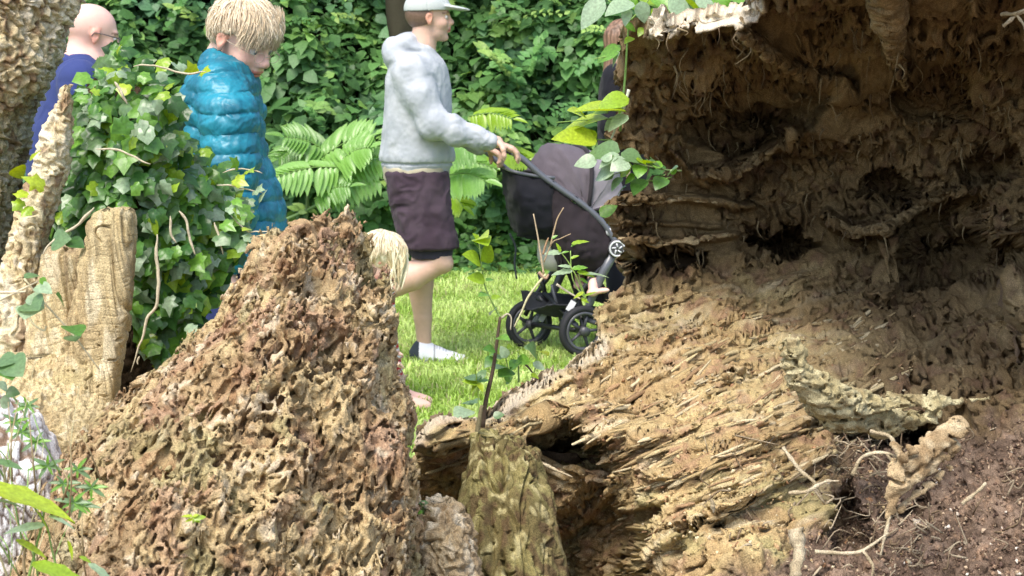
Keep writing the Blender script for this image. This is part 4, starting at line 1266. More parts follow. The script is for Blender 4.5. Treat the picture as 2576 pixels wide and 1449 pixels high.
def shoe_sdf(heel, toe, up, w, h):
    """heel and toe points on the ground line"""
    heel = np.asarray(heel, float); toe = np.asarray(toe, float); f_ = (toe - heel); L = np.linalg.norm(f_); f_ /= L
    up = np.asarray(up, float); l_ = np.cross(up, f_); up = np.cross(f_, l_)
    M = np.stack([f_, l_, up], 1).astype(np.float32)
    a = [ell((L * .20, 0, h * .42), (L * .21, w * .5, h * .52)), ell((L * .48, 0, h * .30), (L * .30, w * .50, h * .36)), ell((L * .74, 0, h * .22), (L * .26, w * .52, h * .27)),
         cap((L * .12, 0, h * .5), (L * .17, 0, h * .80), w * .42, w * .38), cap((L * .22, 0, h * .62), (L * .44, 0, h * .46), w * .40, w * .36)]
    u = union(a, .03); hd = heel.astype(np.float32)
    def f(P):
        q = (P - hd) @ M
        d = u(q)
        return np.maximum(d, -q[:, 2])
    sole = union([flatcap((L * .12, 0, .006), (L * .84, 0, .006), w * .46, w * .47, (0, 0, 1), .30)], .01)
    return f, (lambda P: sole((P - hd) @ M)), M, hd, L

# ---------- the man with the cap --------------------------------------------------
def man_with_cap():
    Y0 = 9.3
    def p(x, y, dy=0.0): return at(x, y, Y0 + dy)
    t = thing("person", "man in light grey hoodie, grey cap and dark purple shorts pushing the stroller", "person", p(430, 363) * [1, 1, 0])
    hp = p(429.5, 18.5); M = head_frame(4, -2); s = .98
    hd = head_sdf(hp, M, s)
    handR = hand(p(496, 142, -.20), (.90, .05, -.42), (-.40, .0, -.9), (.0, -1, .05), 1.0, .50, thumb_side=-1)
    handL = hand(p(484, 146, .12), (.85, .1, -.5), (-.45, 0, -.9), (0, -1, 0), 1.0, .75, thumb_side=1)
    def limb(*q): return [cap(q[k][0], q[k + 1][0], q[k][1], q[k + 1][1]) for k in range(len(q) - 1)]
    torso = [cap(p(418, 75), p(418, 150), .13, .14), cap(p(418, 68, -.10), p(418, 68, .10), .055, .055), cap(p(424, 45), p(420, 66), .058, .07)]
    arms = limb((p(413, 76, -.15), .050), (p(436, 122, -.22), .043), (p(462, 133, -.22), .040), (p(497, 142, -.20), .029)) + \
        limb((p(414, 76, .15), .050), (p(436, 122, .2), .043), (p(485, 146, .12), .029))
    legs = limb((p(421, 172, .09), .085), (p(424, 255, .09), .058), (p(420, 284, .09), .066), (p(423, 318, .09), .044), (p(424, 342, .09), .036)) + \
        limb((p(421, 172, -.09), .088), (p(439, 260, -.11), .060), (p(443, 263, -.11), .052)) + \
        limb((p(438, 263, -.11), .056), (p(412, 276, -.11), .070), (p(384, 292, -.11), .048), (p(362, 303, -.11), .036)) + \
        [cap(p(424, 346, .09), p(446, 359, .09), .030, .018), cap(p(362, 303, -.11), p(352, 330, -.11), .035, .026)]
    body = union(torso + arms + legs + handR + handL, .012)
    f = lambda P: smin(body(P), hd(P), .02)
    skin = (.62, .40, .30)
    body_part("body", f, p(340, 370, 0) * [1, 0, 1] + [0, Y0 - .4, -.02], p(530, -12, 0) * [1, 0, 1] + [0, Y0 + .4, 0], .0052, M_SKIN, t,
              lambda V: head_color(V, hp, M, s, skin, stubble=.30), sm=1)
    eyes(t, hp, M, s)
    # hoodie
    rows = [(50, 409, 433, .07), (56, 400, 440, .14), (63, 391, 446, .19), (80, 385, 450, .205), (110, 384, 451, .195), (140, 382, 452, .19), (154, 380, 454, .195), (160, 380, 454, .195), (164, 383, 451, .182), (172, 384, 448, .18)]
    tor = column([(p(a, y), p(b, y), r) for y, a, b, r in rows])
    slv = union(limb((p(411, 72, -.15), .088), (p(421, 96, -.19), .082), (p(434, 124, -.225), .070), (p(455, 131, -.22), .062), (p(478, 138, -.21), .047), (p(489, 141, -.205), .040)), .03)
    slv2 = union(limb((p(414, 72, .16), .085), (p(434, 122, .21), .068), (p(479, 145, .14), .042)), .03)
    hood = union([ell(p(403, 44), (.085, .125, .045), head_frame(0, -26)), ell(p(393, 52), (.050, .115, .070)), ell(p(401, 58), (.08, .15, .06)), ell(p(414, 47), (.09, .12, .036), head_frame(0, 20)), cap(p(425, 52, -.06), p(440, 66, -.03), .028, .018), cap(p(425, 52, .06), p(440, 66, .03), .028, .018)], .03)
    pocket = flatcap(p(436, 150, -.13), p(447, 128, -.11), .05, .035, (.5, -1, 0), .35)
    def fh(P):
        d = smin(tor(P), slv(P), .03); d = smin(d, slv2(P), .04); d = smin(d, hood(P), .018); d = smin(d, pocket(P), .012)
        return d
    def wr(V):
        a = fbm(V * [8, 8, 3.6] + fbm(V * 6, 2, 8)[:, None] * .5, 2, 31) * 1.3
        x, y = V[:, 0], V[:, 2]
        e = np.abs(V[:, 2] - p(420, 162)[2]) < .006
        g_ = V * [5, 5, 14]; b = ridged(g_ + fbm(V * 9, 2, 12)[:, None], 2, 33) * sstep(p(450, 0)[0] - .02, p(460, 0)[0], x)
        low = np.exp(-((V[:, 2] - p(0, 158)[2]) / .05) ** 2) * ridged(V * [14, 14, 8], 2, 35)
        return .007 * a + .008 * b + .006 * low - .008 * e + .0015 * perlin(V * 60, 36)
    body_part("hoodie", fh, p(372, 178) * [1, 0, 1] + [0, Y0 - .36, 0], p(498, 30) * [1, 0, 1] + [0, Y0 + .34, 0], .0056, M_CLOTH, t,
              lambda V: mixc((.36, .385, .41), (.44, .46, .48), sstep(-.5, .5, fbm(V * 12, 2, 4))), wr, sm=2)
    # beige lining below the hoodie
    lin = column([(p(a, y), p(b, y), r) for y, a, b, r in [(166, 383, 449, .183), (178, 384, 449, .184), (183, 387, 447, .180)]])
    body_part("undershirt", lin, p(375, 187) * [1, 0, 1] + [0, Y0 - .25, 0], p(455, 164) * [1, 0, 1] + [0, Y0 + .25, 0], .006, M_CLOTH, t, (.42, .38, .27), lambda V: .004 * ridged(V * 14, 2, 5))
    # shorts
    near_ = column([(p(a, y, -.09), p(b, y, -.09), r) for y, a, b, r in [(172, 386, 447, .10), (185, 388, 449, .11), (205, 391, 450, .11), (225, 396, 453, .11), (240, 400, 457, .115), (247, 401, 458, .115)]])
    far_ = column([(p(a, y, .09), p(b, y, .09), r) for y, a, b, r in [(172, 386, 447, .10), (205, 391, 446, .11), (225, 397, 446, .11), (244, 402, 445, .105)]])
    def fs_(P):
        d = smin(near_(P), far_(P), .03)
        return d
    shc = lambda V: mixc((.046, .030, .042), (.072, .050, .066), sstep(-.4, .5, fbm(V * 9, 2, 6)))
    body_part("shorts", fs_, p(380, 252) * [1, 0, 1] + [0, Y0 - .27, -.01], p(463, 168) * [1, 0, 1] + [0, Y0 + .27, 0], .0065, M_CLOTH, t, shc,
              lambda V: .010 * ridged(V * [8, 8, 5] + fbm(V * 6, 2, 3)[:, None], 2, 44) + .003 * perlin(V * 30, 4), sm=2)
    tg = column([(p(a, y, -.09), p(b, y, -.09), .085) for y, a, b in [(240, 408, 452), (252, 409, 453), (258, 413, 451)]])
    body_part("under_shorts", tg, p(400, 261) * [1, 0, 1] + [0, Y0 - .2, 0], p(460, 238) * [1, 0, 1] + [0, Y0 + .02, 0], .006, M_CLOTH, t, (.04, .035, .05), lambda V: .003 * ridged(V * 20, 2, 5))
    # cap
    cp = hp + M @ (np.array([-.010, 0, .050]) * s)
    dome = ell(cp, (.112, .092, .092), M); cut0 = cp + M[:, 2] * -.012
    nrm = M[:, 2] * .985 + M[:, 0] * .02
    br = ell(cp + M @ np.array([.125, 0, .000]), (.085, .078, .010), head_frame(4, 9))
    seam = cp
    def fc(P):
        a = np.maximum(dome(P), -((P - cut0) @ nrm)); a = np.maximum(a, -ell(cp - M[:, 2] * .01, (.104, .084, .084), M)(P))
        b = np.maximum(br(P), -((P - cp) @ M[:, 0] - .055))
        return smin(a, b, .012)
    body_part("cap", fc, cp - [.16, .13, .10], cp + [.24, .13, .11], .0042, M_CLOTH, t, (.46, .49, .47),
              lambda V: -.003 * (np.abs(np.arctan2((V - cp) @ M[:, 1], (V - cp) @ M[:, 0]) % (math.pi / 3) - math.pi / 6) < .03) * ((V - cp) @ M[:, 0] < .09), sm=1)
    hr = ell(hp + M @ np.array([-.020, 0, .026]), (.098, .081, .088), M)
    def fhair(P):
        q = (P - hp) @ M
        return np.maximum(np.maximum(hr(P), q[:, 2] - .06), np.maximum(q[:, 0] - .012 + .25 * np.abs(q[:, 2]), -.035 - q[:, 2] + .2 * (q[:, 0] + .05)))
    body_part("hair", fhair, hp - .15, hp + .15, .004, M_HAIR, t, (.16, .10, .07), lambda V: .001 * perlin(V * [200, 200, 60], 3), sm=1)
    # shoes
    for nm, heel, toe, up in (("shoe", p(412, 363.5, .09), p(469, 363.5, .09), (0, 0, 1)), ("shoe", p(353, 298, -.11), p(343, 345, -.11), (.95, 0, .2))):
        fsh, fso, Ms, h0, L = shoe_sdf(heel, toe, up, .105, .105)
        fz = lambda P, a=fsh, b=fso: np.minimum(a(P), b(P))
        def sc(V, Ms=Ms, h0=h0, L=L):
            q = (V - h0) @ Ms
            c = np.tile((.78, .78, .80), (len(V), 1))
            c[(q[:, 0] < L * .13) & (q[:, 2] > .028)] = (.04, .05, .06)
            c[(np.abs(q[:, 0] - L * .40) < .003) & (q[:, 2] > .02)] = (.35, .35, .36)
            for k in range(4): c[(np.abs(q[:, 0] - L * (.44 + .055 * k)) < .0022) & (np.abs(q[:, 1]) < .03) & (q[:, 2] > .04)] = (.4, .4, .42)
            c[np.abs(q[:, 2] - .022) < .002] = (.5, .5, .5)
            return c
        a_, b_ = np.minimum(heel, toe) - .12, np.maximum(heel, toe) + .13
        body_part(nm, fz, a_, b_, .0045, M_CLOTH, t, sc, sm=1)
    return t
man_with_cap()

# ---------- hair made of locks -----------------------------------------------------
def locks(name, pos, M, s, centre, rad, n, col0, col1, root, crown=(-.3, .1, .95), lens=(.10, .16), wid=.0075, seed=3, fringe=None, mat=M_HAIR, lo_z=-.2, wob=.014, face=(.040, .040)):
    r = np.random.default_rng(seed); V = []; F = []; C = []; o = 0
    crown = np.asarray(crown) / np.linalg.norm(crown)
    rad = np.asarray(rad); centre = np.asarray(centre)
    for k in range(n):
        th = math.acos(r.uniform(-.35, 1)); ph = r.uniform(0, 2 * math.pi)
        u = np.array([math.sin(th) * math.cos(ph), math.sin(th) * math.sin(ph), math.cos(th)])
        tang = u - crown * (u @ crown) * 1.0
        d = crown * -1 + u * (u @ crown)           # away from the crown along the surface
        nn = np.linalg.norm(d)
        if nn < .02: d = r.normal(size=3); d -= u * (d @ u); nn = np.linalg.norm(d)
        d /= nn
        sw = r.normal(0, .18); side = np.cross(u, d); d = d + side * sw; d /= np.linalg.norm(d)
        L = r.uniform(*lens); m = 8; pts = []
        q = u * r.uniform(.97, 1.05); ang = L / rad.mean() / (m - 1)
        for j in range(m):
            pts.append(centre + q * rad * (1 + wob / rad.mean() * math.sin(j * .8 + k) * (j / m)))
            ax_ = np.cross(q, d); ax_ /= np.linalg.norm(ax_)
            c_, s_ = math.cos(ang), math.sin(ang)
            q2 = q * c_ + np.cross(ax_, q) * s_; d = d * c_ + np.cross(ax_, d) * s_; q = q2
        pts = np.array(pts)
        bad = ((pts[:, 0] > face[0]) & (pts[:, 2] < face[1])) | (pts[:, 2] < np.interp(pts[:, 0], [-.12, -.045, -.015, .03], [lo_z, lo_z + .004, max(lo_z, .012), max(lo_z, .030)]) + r.normal(0, .004))
        if bad.any():
            kk = int(np.argmax(bad))
            if kk < 4: continue
            pts = spline(pts[:kk], m)
        W = pts @ np.asarray(M).T * s + pos
        rr = wid * s * np.interp(np.linspace(0, 1, m), [0, .25, .8, 1], [.5, 1, .75, .08]) * r.uniform(.6, 1.2)
        v, f = tube(W, rr, 4, close=False)
        V.append(v); F.append(f + o); o += len(v); C.append(np.tile(mixc(np.array(col0), np.array(col1), r.random()), (len(v), 1)))
    child(mesh(name, np.concatenate(V), np.concatenate(F), mat, col=np.concatenate(C)), root)

# ---------- the boy -----------------------------------------------------------------
def boy():
    Y0 = 5.6
    def p(x, y, dy=0.0): return at(x, y, Y0 + dy)
    t = thing("person", "blond boy in teal blue quilted jacket looking down behind the ivy", "person", p(232, 560) * [1, 1, 0])
    hp = p(241, 40); M = head_frame(-33, 26, 0); s = 1.02
    hd = head_sdf(hp, M, s)
    def limb(*q): return [cap(q[k][0], q[k + 1][0], q[k][1], q[k + 1][1]) for k in range(len(q) - 1)]
    hnd = hand(p(231, 262, -.17), (.1, 0, -1), (1, .2, 0), (.2, -1, 0), .9, .35, thumb_side=1)
    hnd2 = hand(p(240, 262, .2), (.1, 0, -1), (1, -.2, 0), (.2, 1, 0), .9, .35, thumb_side=1)
    bd = [cap(p(232, 70), p(222, 98), .055, .075), cap(p(222, 108), p(236, 235), .10, .09)] + \
        limb((p(222, 92, -.14), .05), (p(229, 170, -.18), .038), (p(231, 262, -.17), .025)) + limb((p(222, 92, .14), .05), (p(232, 170, .18), .038), (p(240, 262, .2), .025)) + \
        limb((p(232, 235, -.08), .08), (p(232, 400, -.09), .055), (p(228, 545, -.09), .035), (p(248, 560, -.1), .03)) + limb((p(236, 235, .08), .08), (p(240, 400, .09), .055), (p(240, 535, .09), .035), (p(262, 548, .09), .03))
    body = union(bd + hnd + hnd2, .012)
    skin = (.72, .47, .37)
    body_part("body", lambda P: smin(body(P), hd(P), .015), p(165, 570) * [1, 0, 1] + [0, Y0 - .3, -.02], p(300, -8) * [1, 0, 1] + [0, Y0 + .32, 0], .0050, M_SKIN, t,
              lambda V: head_color(V, hp, M, s, skin, lip=(.55, .20, .17), cheek=.45), sm=1)
    eyes(t, hp, M, s, iris=(.10, .14, .18))
    # jacket
    rows = [(64, 206, 246, .12), (74, 195, 252, .165), (86, 187, 256, .19), (110, 181, 257, .195), (140, 180, 260, .185), (160, 182, 264, .18), (180, 186, 273, .18), (205, 190, 281, .185), (228, 195, 283, .185), (238, 200, 282, .175)]
    tor = column([(p(a, y), p(b, y), r) for y, a, b, r in rows])
    chain = [(p(218, 92, -.13), .078), (p(229, 118, -.20), .070), (p(231, 160, -.215), .066), (p(231, 205, -.21), .062), (p(231, 258, -.175), .055)]
    chain2 = [(c_[0] * [1, -1, 1] + [-.03, 2 * Y0, 0], c_[1] * .9) for c_ in chain]
    slv, slv2 = union(limb(*chain), .03), union(limb(*chain2), .03)
    cn = (p(251, 70) - p(224, 62)); 
    Mc = head_frame(-8, 16)
    collar = ell(p(229, 69), (.082, .092, .056), Mc); collin = ell(p(235, 58), (.066, .072, .10), Mc)
    hem = ell(p(240, 238), (.125, .17, .02))
    zc = p(0, 100)[2]
    def puff(v, period, amp):
        return amp * (np.abs(np.sin(np.pi * v / period)) ** .55)
    def fj(P):
        x, y, z = P[:, 0], P[:, 1], P[:, 2]
        xf = p(245, 0)[0]
        front = sstep(p(250, 0)[0], p(262, 0)[0], x) 
        v = z + .22 * (x - p(220, 0)[0]) * 1.0 + .012 * perlin(P * 5, 3)
        low = sstep(p(0, 150)[2], p(0, 185)[2], z) * 0
        vd = z * .8 + (1 - sstep(p(0, 200)[2], p(0, 130)[2], z)) * .9 * (x - xf) + .02 * perlin(P * 6, 4)
        a = tor(P) - puff(v, .058, .0085)
        # along the sleeve
        vs = z - .06 * x + .010 * perlin(P * 6, 7)
        b = slv(P) - puff(vs + .02, .056, .0095)
        b2 = slv2(P) - puff(vs, .058, .012)
        c_ = np.maximum(collar(P), -collin(P)) - .004
        d = smin(a, b, .004); d = smin(d, b2, .004); d = smin(d, c_, .010)
        return d
    def wr(V):
        w_ = np.stack([perlin(V * 18, 5), perlin(V * 18, 6), perlin(V * 18, 7)], 1) * .25
        return .0042 * ridged(V * [30, 30, 15] + w_ * 3, 3, 51) + .0032 * ridged(V * [16, 16, 34] + w_ * 3, 2, 55)
    jc = lambda V: mixc((.005, .125, .185), (.012, .215, .295), sstep(-.5, .5, fbm(V * 14, 3, 4)))
    body_part("jacket", fj, p(160, 266) * [1, 0, 1] + [0, Y0 - .33, 0], p(292, 38) * [1, 0, 1] + [0, Y0 + .33, 0], .0040, M_NYLON, t, jc, wr, sm=1)
    # zip down the front edge
    tp = [p(254, 84, -.06), p(259, 110, -.05), p(263, 140, -.05), p(270, 165, -.05), p(279, 190, -.05), p(286, 215, -.05)]
    V, F = tube(spline([q - [.016, 0, 0] for q in tp], 40), .004, 6)
    child(mesh("zip", V, F, M_NYLON, col=np.tile((.01, .12, .22), (len(V), 1))), t)
    # trousers
    tr = union(limb((p(232, 225, -.08), .10), (p(231, 400, -.09), .08), (p(229, 540, -.09), .07)) + limb((p(238, 225, .08), .10), (p(241, 400, .09), .08), (p(242, 535, .09), .07)) + [cap(p(234, 230, -.06), p(234, 230, .06), .12, .12)], .03)
    body_part("trousers", tr, p(170, 560) * [1, 0, 1] + [0, Y0 - .25, 0], p(290, 196) * [1, 0, 1] + [0, Y0 + .25, 0], .009, M_CLOTH, t, (.02, .03, .10), lambda V: .006 * ridged(V * [9, 9, 5], 2, 6))
    for dy, x0 in ((-.1, 218), (.1, 230)):
        y0 = 553 if dy < 0 else 545
        fsh, fso, Ms, h0, L = shoe_sdf(p(x0, y0, dy) * [1, 1, 0], p(x0 + 90, y0, dy) * [1, 1, 0], (0, 0, 1), .10, .10)
        body_part("shoe", lambda P, a=fsh, b=fso: np.minimum(a(P), b(P)), h0 - .12, h0 + [.40, .12, .2], .007, M_CLOTH, t, (.15, .15, .17), sm=1)
    # hair: a close shell with locks over it
    sh = ell(hp + M @ np.array([-.003, 0, .037]) * s, np.array([.106, .089, .093]) * s, M)
    cr = np.array([-.35, -.10, .93]); cr = cr / np.linalg.norm(cr); e1 = np.cross(cr, [1, 0, 0]); e1 /= np.linalg.norm(e1); e2 = np.cross(cr, e1)
    def comb(q, f1, f2, sd):
        c = q - np.array([-.003, 0, .037]); c = c / np.linalg.norm(c, axis=1, keepdims=True)
        az = np.arctan2(c @ e1, c @ e2); po = np.arccos(np.clip(c @ cr, -1, 1))
        az = az + .35 * perlin(np.stack([np.cos(az) * 2, np.sin(az) * 2, po * 1.5], 1), sd)
        return perlin(np.stack([np.cos(az) * f1, np.sin(az) * f1, po * f2], 1), sd)
    def fh(P):
        q = (P - hp) @ M / s
        n_ = comb(q, 12, 1.2, 3)
        lo = np.interp(q[:, 0], [-.12, -.045, -.015, .03, .06, .11], [-.050, -.046, .016, .030, .034, .026]) + .010 * n_
        return np.maximum(sh(P) / s, lo - q[:, 2]) * s
    def hcol(V):
        q = (V - hp) @ M / s
        return mixc((.47, .36, .22), (.78, .67, .49), sstep(-.5, .5, comb(q, 26, 1.0, 5) + .6 * comb(q, 60, 1.2, 6)))
    body_part("hair", fh, hp - .19, hp + .21, .0040, M_HAIR, t, hcol, lambda V: .006 * comb((V - hp) @ M / s, 13, 1.2, 3) + .003 * comb((V - hp) @ M / s, 40, 1.4, 4), sm=1)
    locks("hair", hp, M, s, (-.002, 0, .036), (.106, .090, .094), 1900, (.56, .44, .28), (.84, .73, .55), t, crown=(-.35, -.12, .93), lens=(.05, .13), wid=.0017, seed=12, lo_z=-.050)
    # heavy fringe falling over the forehead
    r = np.random.default_rng(5); V = []; F = []; C = []; o = 0
    for k in range(640):
        a = r.uniform(-1.2, 1.2); st = np.array([.02 + .040 * math.cos(a), .066 * math.sin(a), .108]) + r.normal(0, .008, 3)
        mid = np.array([.094 * math.cos(a * .8) + .002, .086 * math.sin(a), .068]) + r.normal(0, .004, 3)
        en = np.array([.101 * math.cos(a * .85) + .004, .084 * math.sin(a) - .006, .030 - .014 * abs(a)]) + r.normal(0, [.002, .010, .010])
        pts = spline([st, (st + mid) / 2 + [.004, 0, .003], mid, en], 8)
        W = pts @ M.T * s + hp
        rr = .0017 * s * np.interp(np.linspace(0, 1, 8), [0, .3, .8, 1], [.5, 1, .8, .08])
        v, f = tube(W, rr, 4, close=False); V.append(v); F.append(f + o); o += len(v)
        C.append(np.tile(mixc(np.array((.56, .43, .27)), np.array((.78, .66, .47)), r.random()), (len(v), 1)))
    child(mesh("fringe", np.concatenate(V), np.concatenate(F), M_HAIR, col=np.concatenate(C)), t)
    # thin glasses
    its = []
    for sg in (1, -1):
        c = np.array([.108, .033 * sg, -.004]); a = np.linspace(0, 2 * math.pi, 25)
        ring = np.stack([c[0] - .25 * np.abs(.02 * np.cos(a)) * 0 + 0 * a, c[1] + .021 * np.cos(a), c[2] + .016 * np.sin(a)], 1)
        its.append(tube(ring @ M.T * s + hp, .0008, 5)); 
        its.append(tube(np.array([[.106, .054 * sg, .002], [.03, .079 * sg, .006], [-.01, .082 * sg, .008]]) @ M.T * s + hp, .0013, 5))
    its.append(tube(np.array([[.110, .012, .0], [.112, -.012, .0]]) @ M.T * s + hp, .0012, 5))
    V, F = merge(its); child(mesh("glasses", V, F, M_METAL, col=np.tile((.45, .35, .25), (len(V), 1))), t)
boy()

# ---------- the bald man, the woman, the toddler ------------------------------------
def simple_person(Y0, lab, foot, hp, M, s, skin, rows, arm, rows_low, top, low, h=.0065, hairf=None, wr=.007, handcurl=.4, armr=(.07, .055, .045), stub=0.0, feet=None, legr=.05, cols=None, knee_dy=.09, shoe_c=(.1, .08, .07)):
    def p(x, y, dy=0.0): return at(x, y, Y0 + dy)
    t = thing("person", lab, "person", p(foot[0], foot[1]) * [1, 1, 0])
    hd = head_sdf(p(*hp), M, s)
    pos = p(*hp)
    def limb(*q): return [cap(q[k][0], q[k + 1][0], q[k][1], q[k + 1][1]) for k in range(len(q) - 1)]
    pr = []
    sc_ = s
    for sg in (-1, 1):
        a = [p(x, y, dy * (1 if sg < 0 else -1)) for x, y, dy in arm]
        pr += limb(*[(q, r * .75) for q, r in zip(a, armr)])
        pr += hand(a[-1], a[-1] - a[-2], (0, .3 * -sg, -1) if abs((a[-1] - a[-2])[0]) > .05 else (1, 0, 0), (0.1, -1, 0), .9 * sc_, handcurl, thumb_side=-sg)
    mid = p((rows[-1][1] + rows[-1][2]) / 2, rows[-1][0]); tp_ = p((rows[2][1] + rows[2][2]) / 2, rows[2][0])
    pr += [cap(tp_, mid, rows[2][3] * .55, rows[-1][3] * .6), cap(pos + M @ np.array([-.045, 0, -.13]) * s, tp_, .055 * s, .06 * s)]
    lg = [p(foot[0], rows[-1][0], -knee_dy), p(foot[0] + 2, (rows[-1][0] + foot[1]) / 2, -knee_dy), p(foot[0], foot[1] - 9, -knee_dy)]
    for sg in (0, 1):
        q = [a + [0, 2 * knee_dy * sg, 0] for a in lg]; q[-1] = q[-1] * [1, 1, 0] + [0, 0, .07]
        pr += limb((q[0], legr * 1.4), (q[1], legr), (q[2], legr * .6)) + [cap(q[2] - [0, 0, .03], q[2] + [.10 * s, 0, -.04], legr * .6, legr * .5)]
    body = union(pr, .012)
    lo = np.array([min(p(min(r[1] for r in rows), 100)[0], p(hp[0], 0)[0] - .12, p(foot[0], 0)[0] - .12) - .06, Y0 - .42, -.01])
    hi = np.array([max(p(max(r[2] for r in rows), 100)[0], p(max(a[0] for a in arm), 100)[0] + .12, pos[0] + .14) + .05, Y0 + .42, pos[2] + .17 * s])
    body_part("body", lambda P: smin(body(P), hd(P), .015), lo, hi, h, M_SKIN, t, lambda V: head_color(V, pos, M, s, skin, stubble=stub), sm=1)
    eyes(t, pos, M, s)
    tor = column([(p(a, y), p(b, y), r) for y, a, b, r in rows])
    sl = [union(limb(*[(p(x, y, dy * (1 if sg < 0 else -1)), r) for (x, y, dy), r in zip(arm, armr)][:len(arm)]), .02) for sg in (-1, 1)]
    ft = lambda P: smin(smin(tor(P), sl[0](P), .02), sl[1](P), .02)
    cend = p(*arm[-1]); 
    body_part(top[0], ft, [lo[0], Y0 - .42, p(0, max(rows[-1][0], max(a[1] for a in arm)) + 12)[2]], [hi[0], Y0 + .42, p(0, rows[0][0] - 4)[2]], h, M_CLOTH, t, cols if cols is not None else top[1],
              lambda V: wr * ridged(V * [9, 9, 6] + fbm(V * 7, 2, 8)[:, None] * .8, 2, 31), sm=2)
    if rows_low is not None:
        tr = union([q for sg in (0, 1) for q in limb(*[(a * [1, 1, 1] + [0, 2 * knee_dy * sg, 0], r) for a, r in zip(lg, (rows_low[0], rows_low[1], rows_low[2]))])], .02)
        body_part(low[0], tr, [lo[0], lo[1], 0.02], [hi[0], hi[1], p(0, rows[-1][0] - 14)[2]], h * 1.3, M_CLOTH, t, low[1], lambda V: .006 * ridged(V * [9, 9, 5], 2, 6))
    for sg in (0, 1):
        a = lg[-1] * [1, 1, 0] + [-.06 * s, 2 * knee_dy * sg, 0]
        fsh, fso, Ms, h0, L = shoe_sdf(a, a + [.27 * s, 0, 0], (0, 0, 1), .10 * s, .10 * s)
        body_part("shoe", lambda P, a=fsh, b=fso: np.minimum(a(P), b(P)), h0 - .12, h0 + [.36, .12, .2], .008 if s > .8 else .006, M_CLOTH, t, shoe_c, sm=1)
    return t, p, pos

Mb = head_frame(24, 12)
t, p_, pos = simple_person(7.7, "bald man in navy blue sweater seen from behind, between the leaning tree and the ivy", (72, 440), (92, 36), Mb, 1.03, (.74, .46, .38),
    [(54, 74, 96, .08), (60, 66, 102, .14), (68, 59, 108, .19), (80, 51, 111, .21), (105, 42, 114, .21), (130, 33, 112, .21), (155, 28, 108, .20), (185, 30, 104, .19), (215, 36, 104, .18)],
    [(80, 82, -.20), (78, 140, -.25), (112, 172, -.16)], (.12, .09, .07), ("sweater", (.036, .052, .165)), ("trousers", (.03, .03, .05)), stub=0, wr=.0045, armr=(.085, .065, .05), shoe_c=(.05, .04, .04))
# collar, glasses and the thin grey fringe of hair
col_ = lambda P: np.maximum(ell(pos + Mb @ np.array([-.050, 0, -.125]), (.078, .085, .045), head_frame(10, 25))(P), -ell(pos + Mb @ np.array([-.045, 0, -.09]), (.062, .068, .05), head_frame(10, 25))(P))
body_part("collar", col_, pos - .26, pos + .15, .005, M_CLOTH, t, (.04, .055, .175), sm=1)
its = []
for sg in (1, -1):
    its.append(tube(np.array([[.105, .05 * sg, .008], [.03, .083 * sg, .012], [-.012, .087 * sg, .010], [-.02, .085 * sg, -.005]]) @ Mb.T * 1.03 + pos, .0022, 6))
    a = np.linspace(0, 2 * math.pi, 20); its.append(tube(np.stack([0 * a + .112, .033 * sg + .022 * np.cos(a), -.002 + .017 * np.sin(a)], 1) @ Mb.T * 1.03 + pos, .0018, 5))
V, F = merge(its); child(mesh("glasses", V, F, M_METAL, col=np.tile((.12, .09, .09), (len(V), 1))), t)

Mw = head_frame(35, 4)
t, p_, pos = simple_person(10.0, "woman with long reddish brown hair and black coat, half hidden behind the hollow log", (622, 350), (625, 44), Mw, .92, (.62, .42, .33),
    [(58, 616, 632, .07), (64, 609, 638, .13), (72, 603, 641, .18), (90, 600, 643, .19), (115, 598, 643, .18), (141, 599, 644, .19), (175, 598, 646, .19), (200, 598, 648, .2)],
    [(616, 78, -.16), (611, 125, -.21), (622, 160, -.18)], (.11, .085, .065), ("coat", (.012, .012, .016)), ("trousers", (.02, .02, .03)), h=.008)
def wh(P):
    q = (P - pos) @ Mw / .95
    a = ell((-.016, 0, .028), (.108, .092, .104))(q); b = ell((-.060, 0, -.12), (.045, .070, .15))(q); c_ = ell((-.085, -.03, -.21), (.032, .062, .11))(q)
    d = smin(smin(a, b, .04), c_, .04)
    return np.maximum(d, np.minimum(q[:, 0] - .04, q[:, 2] + 9)) * .95
body_part("hair", wh, pos - [.28, .28, .42], pos + .22, .006, M_HAIR, t, lambda V: mixc((.12, .070, .042), (.28, .165, .105), sstep(-.4, .4, perlin(V * [60, 60, 8], 4))), lambda V: .008 * ridged(V * [40, 40, 7], 2, 9), sm=1)

Mt = head_frame(10, 35)
def tod_cols(V):
    z = V[:, 2]; k = ((z * 32) % 1) < .45
    c = np.tile((.42, .02, .03), (len(V), 1)).astype(float); c[k] = (.75, .72, .70); return c
t, p_, pos = simple_person(8.2, "blond toddler in red and white striped dress, mostly hidden behind the pointed rotten mound", (392, 408), (381, 258), Mt, .82, (.72, .48, .38),
    [(283, 372, 388, .06), (290, 367, 393, .09), (305, 364, 394, .11), (330, 364, 396, .11), (360, 364, 400, .12), (382, 364, 402, .13)],
    [(378, 296, -.09), (380, 325, -.12), (388, 345, -.12)], None, ("dress", (.42, .02, .03)), None, h=.006, armr=(.042, .036, .03), knee_dy=.055, legr=.035, cols=tod_cols, shoe_c=(.62, .40, .32))
def th_(P):
    q = (P - pos) @ Mt / .82
    a = ell((-.012, 0, .040), (.116, .100, .104))(q)
    return np.maximum(a, np.where((q[:, 0] > .045) & (q[:, 2] < .04), .02, -1)) * .82
hc = lambda V: mixc((.55, .44, .26), (.80, .72, .54), sstep(-.4, .4, perlin(V * [50, 50, 9], 4)))
body_part("hair", th_, pos - .16, pos + .17, .005, M_HAIR, t, hc, lambda V: .004 * ridged(V * [40, 40, 9], 2, 9), sm=1)
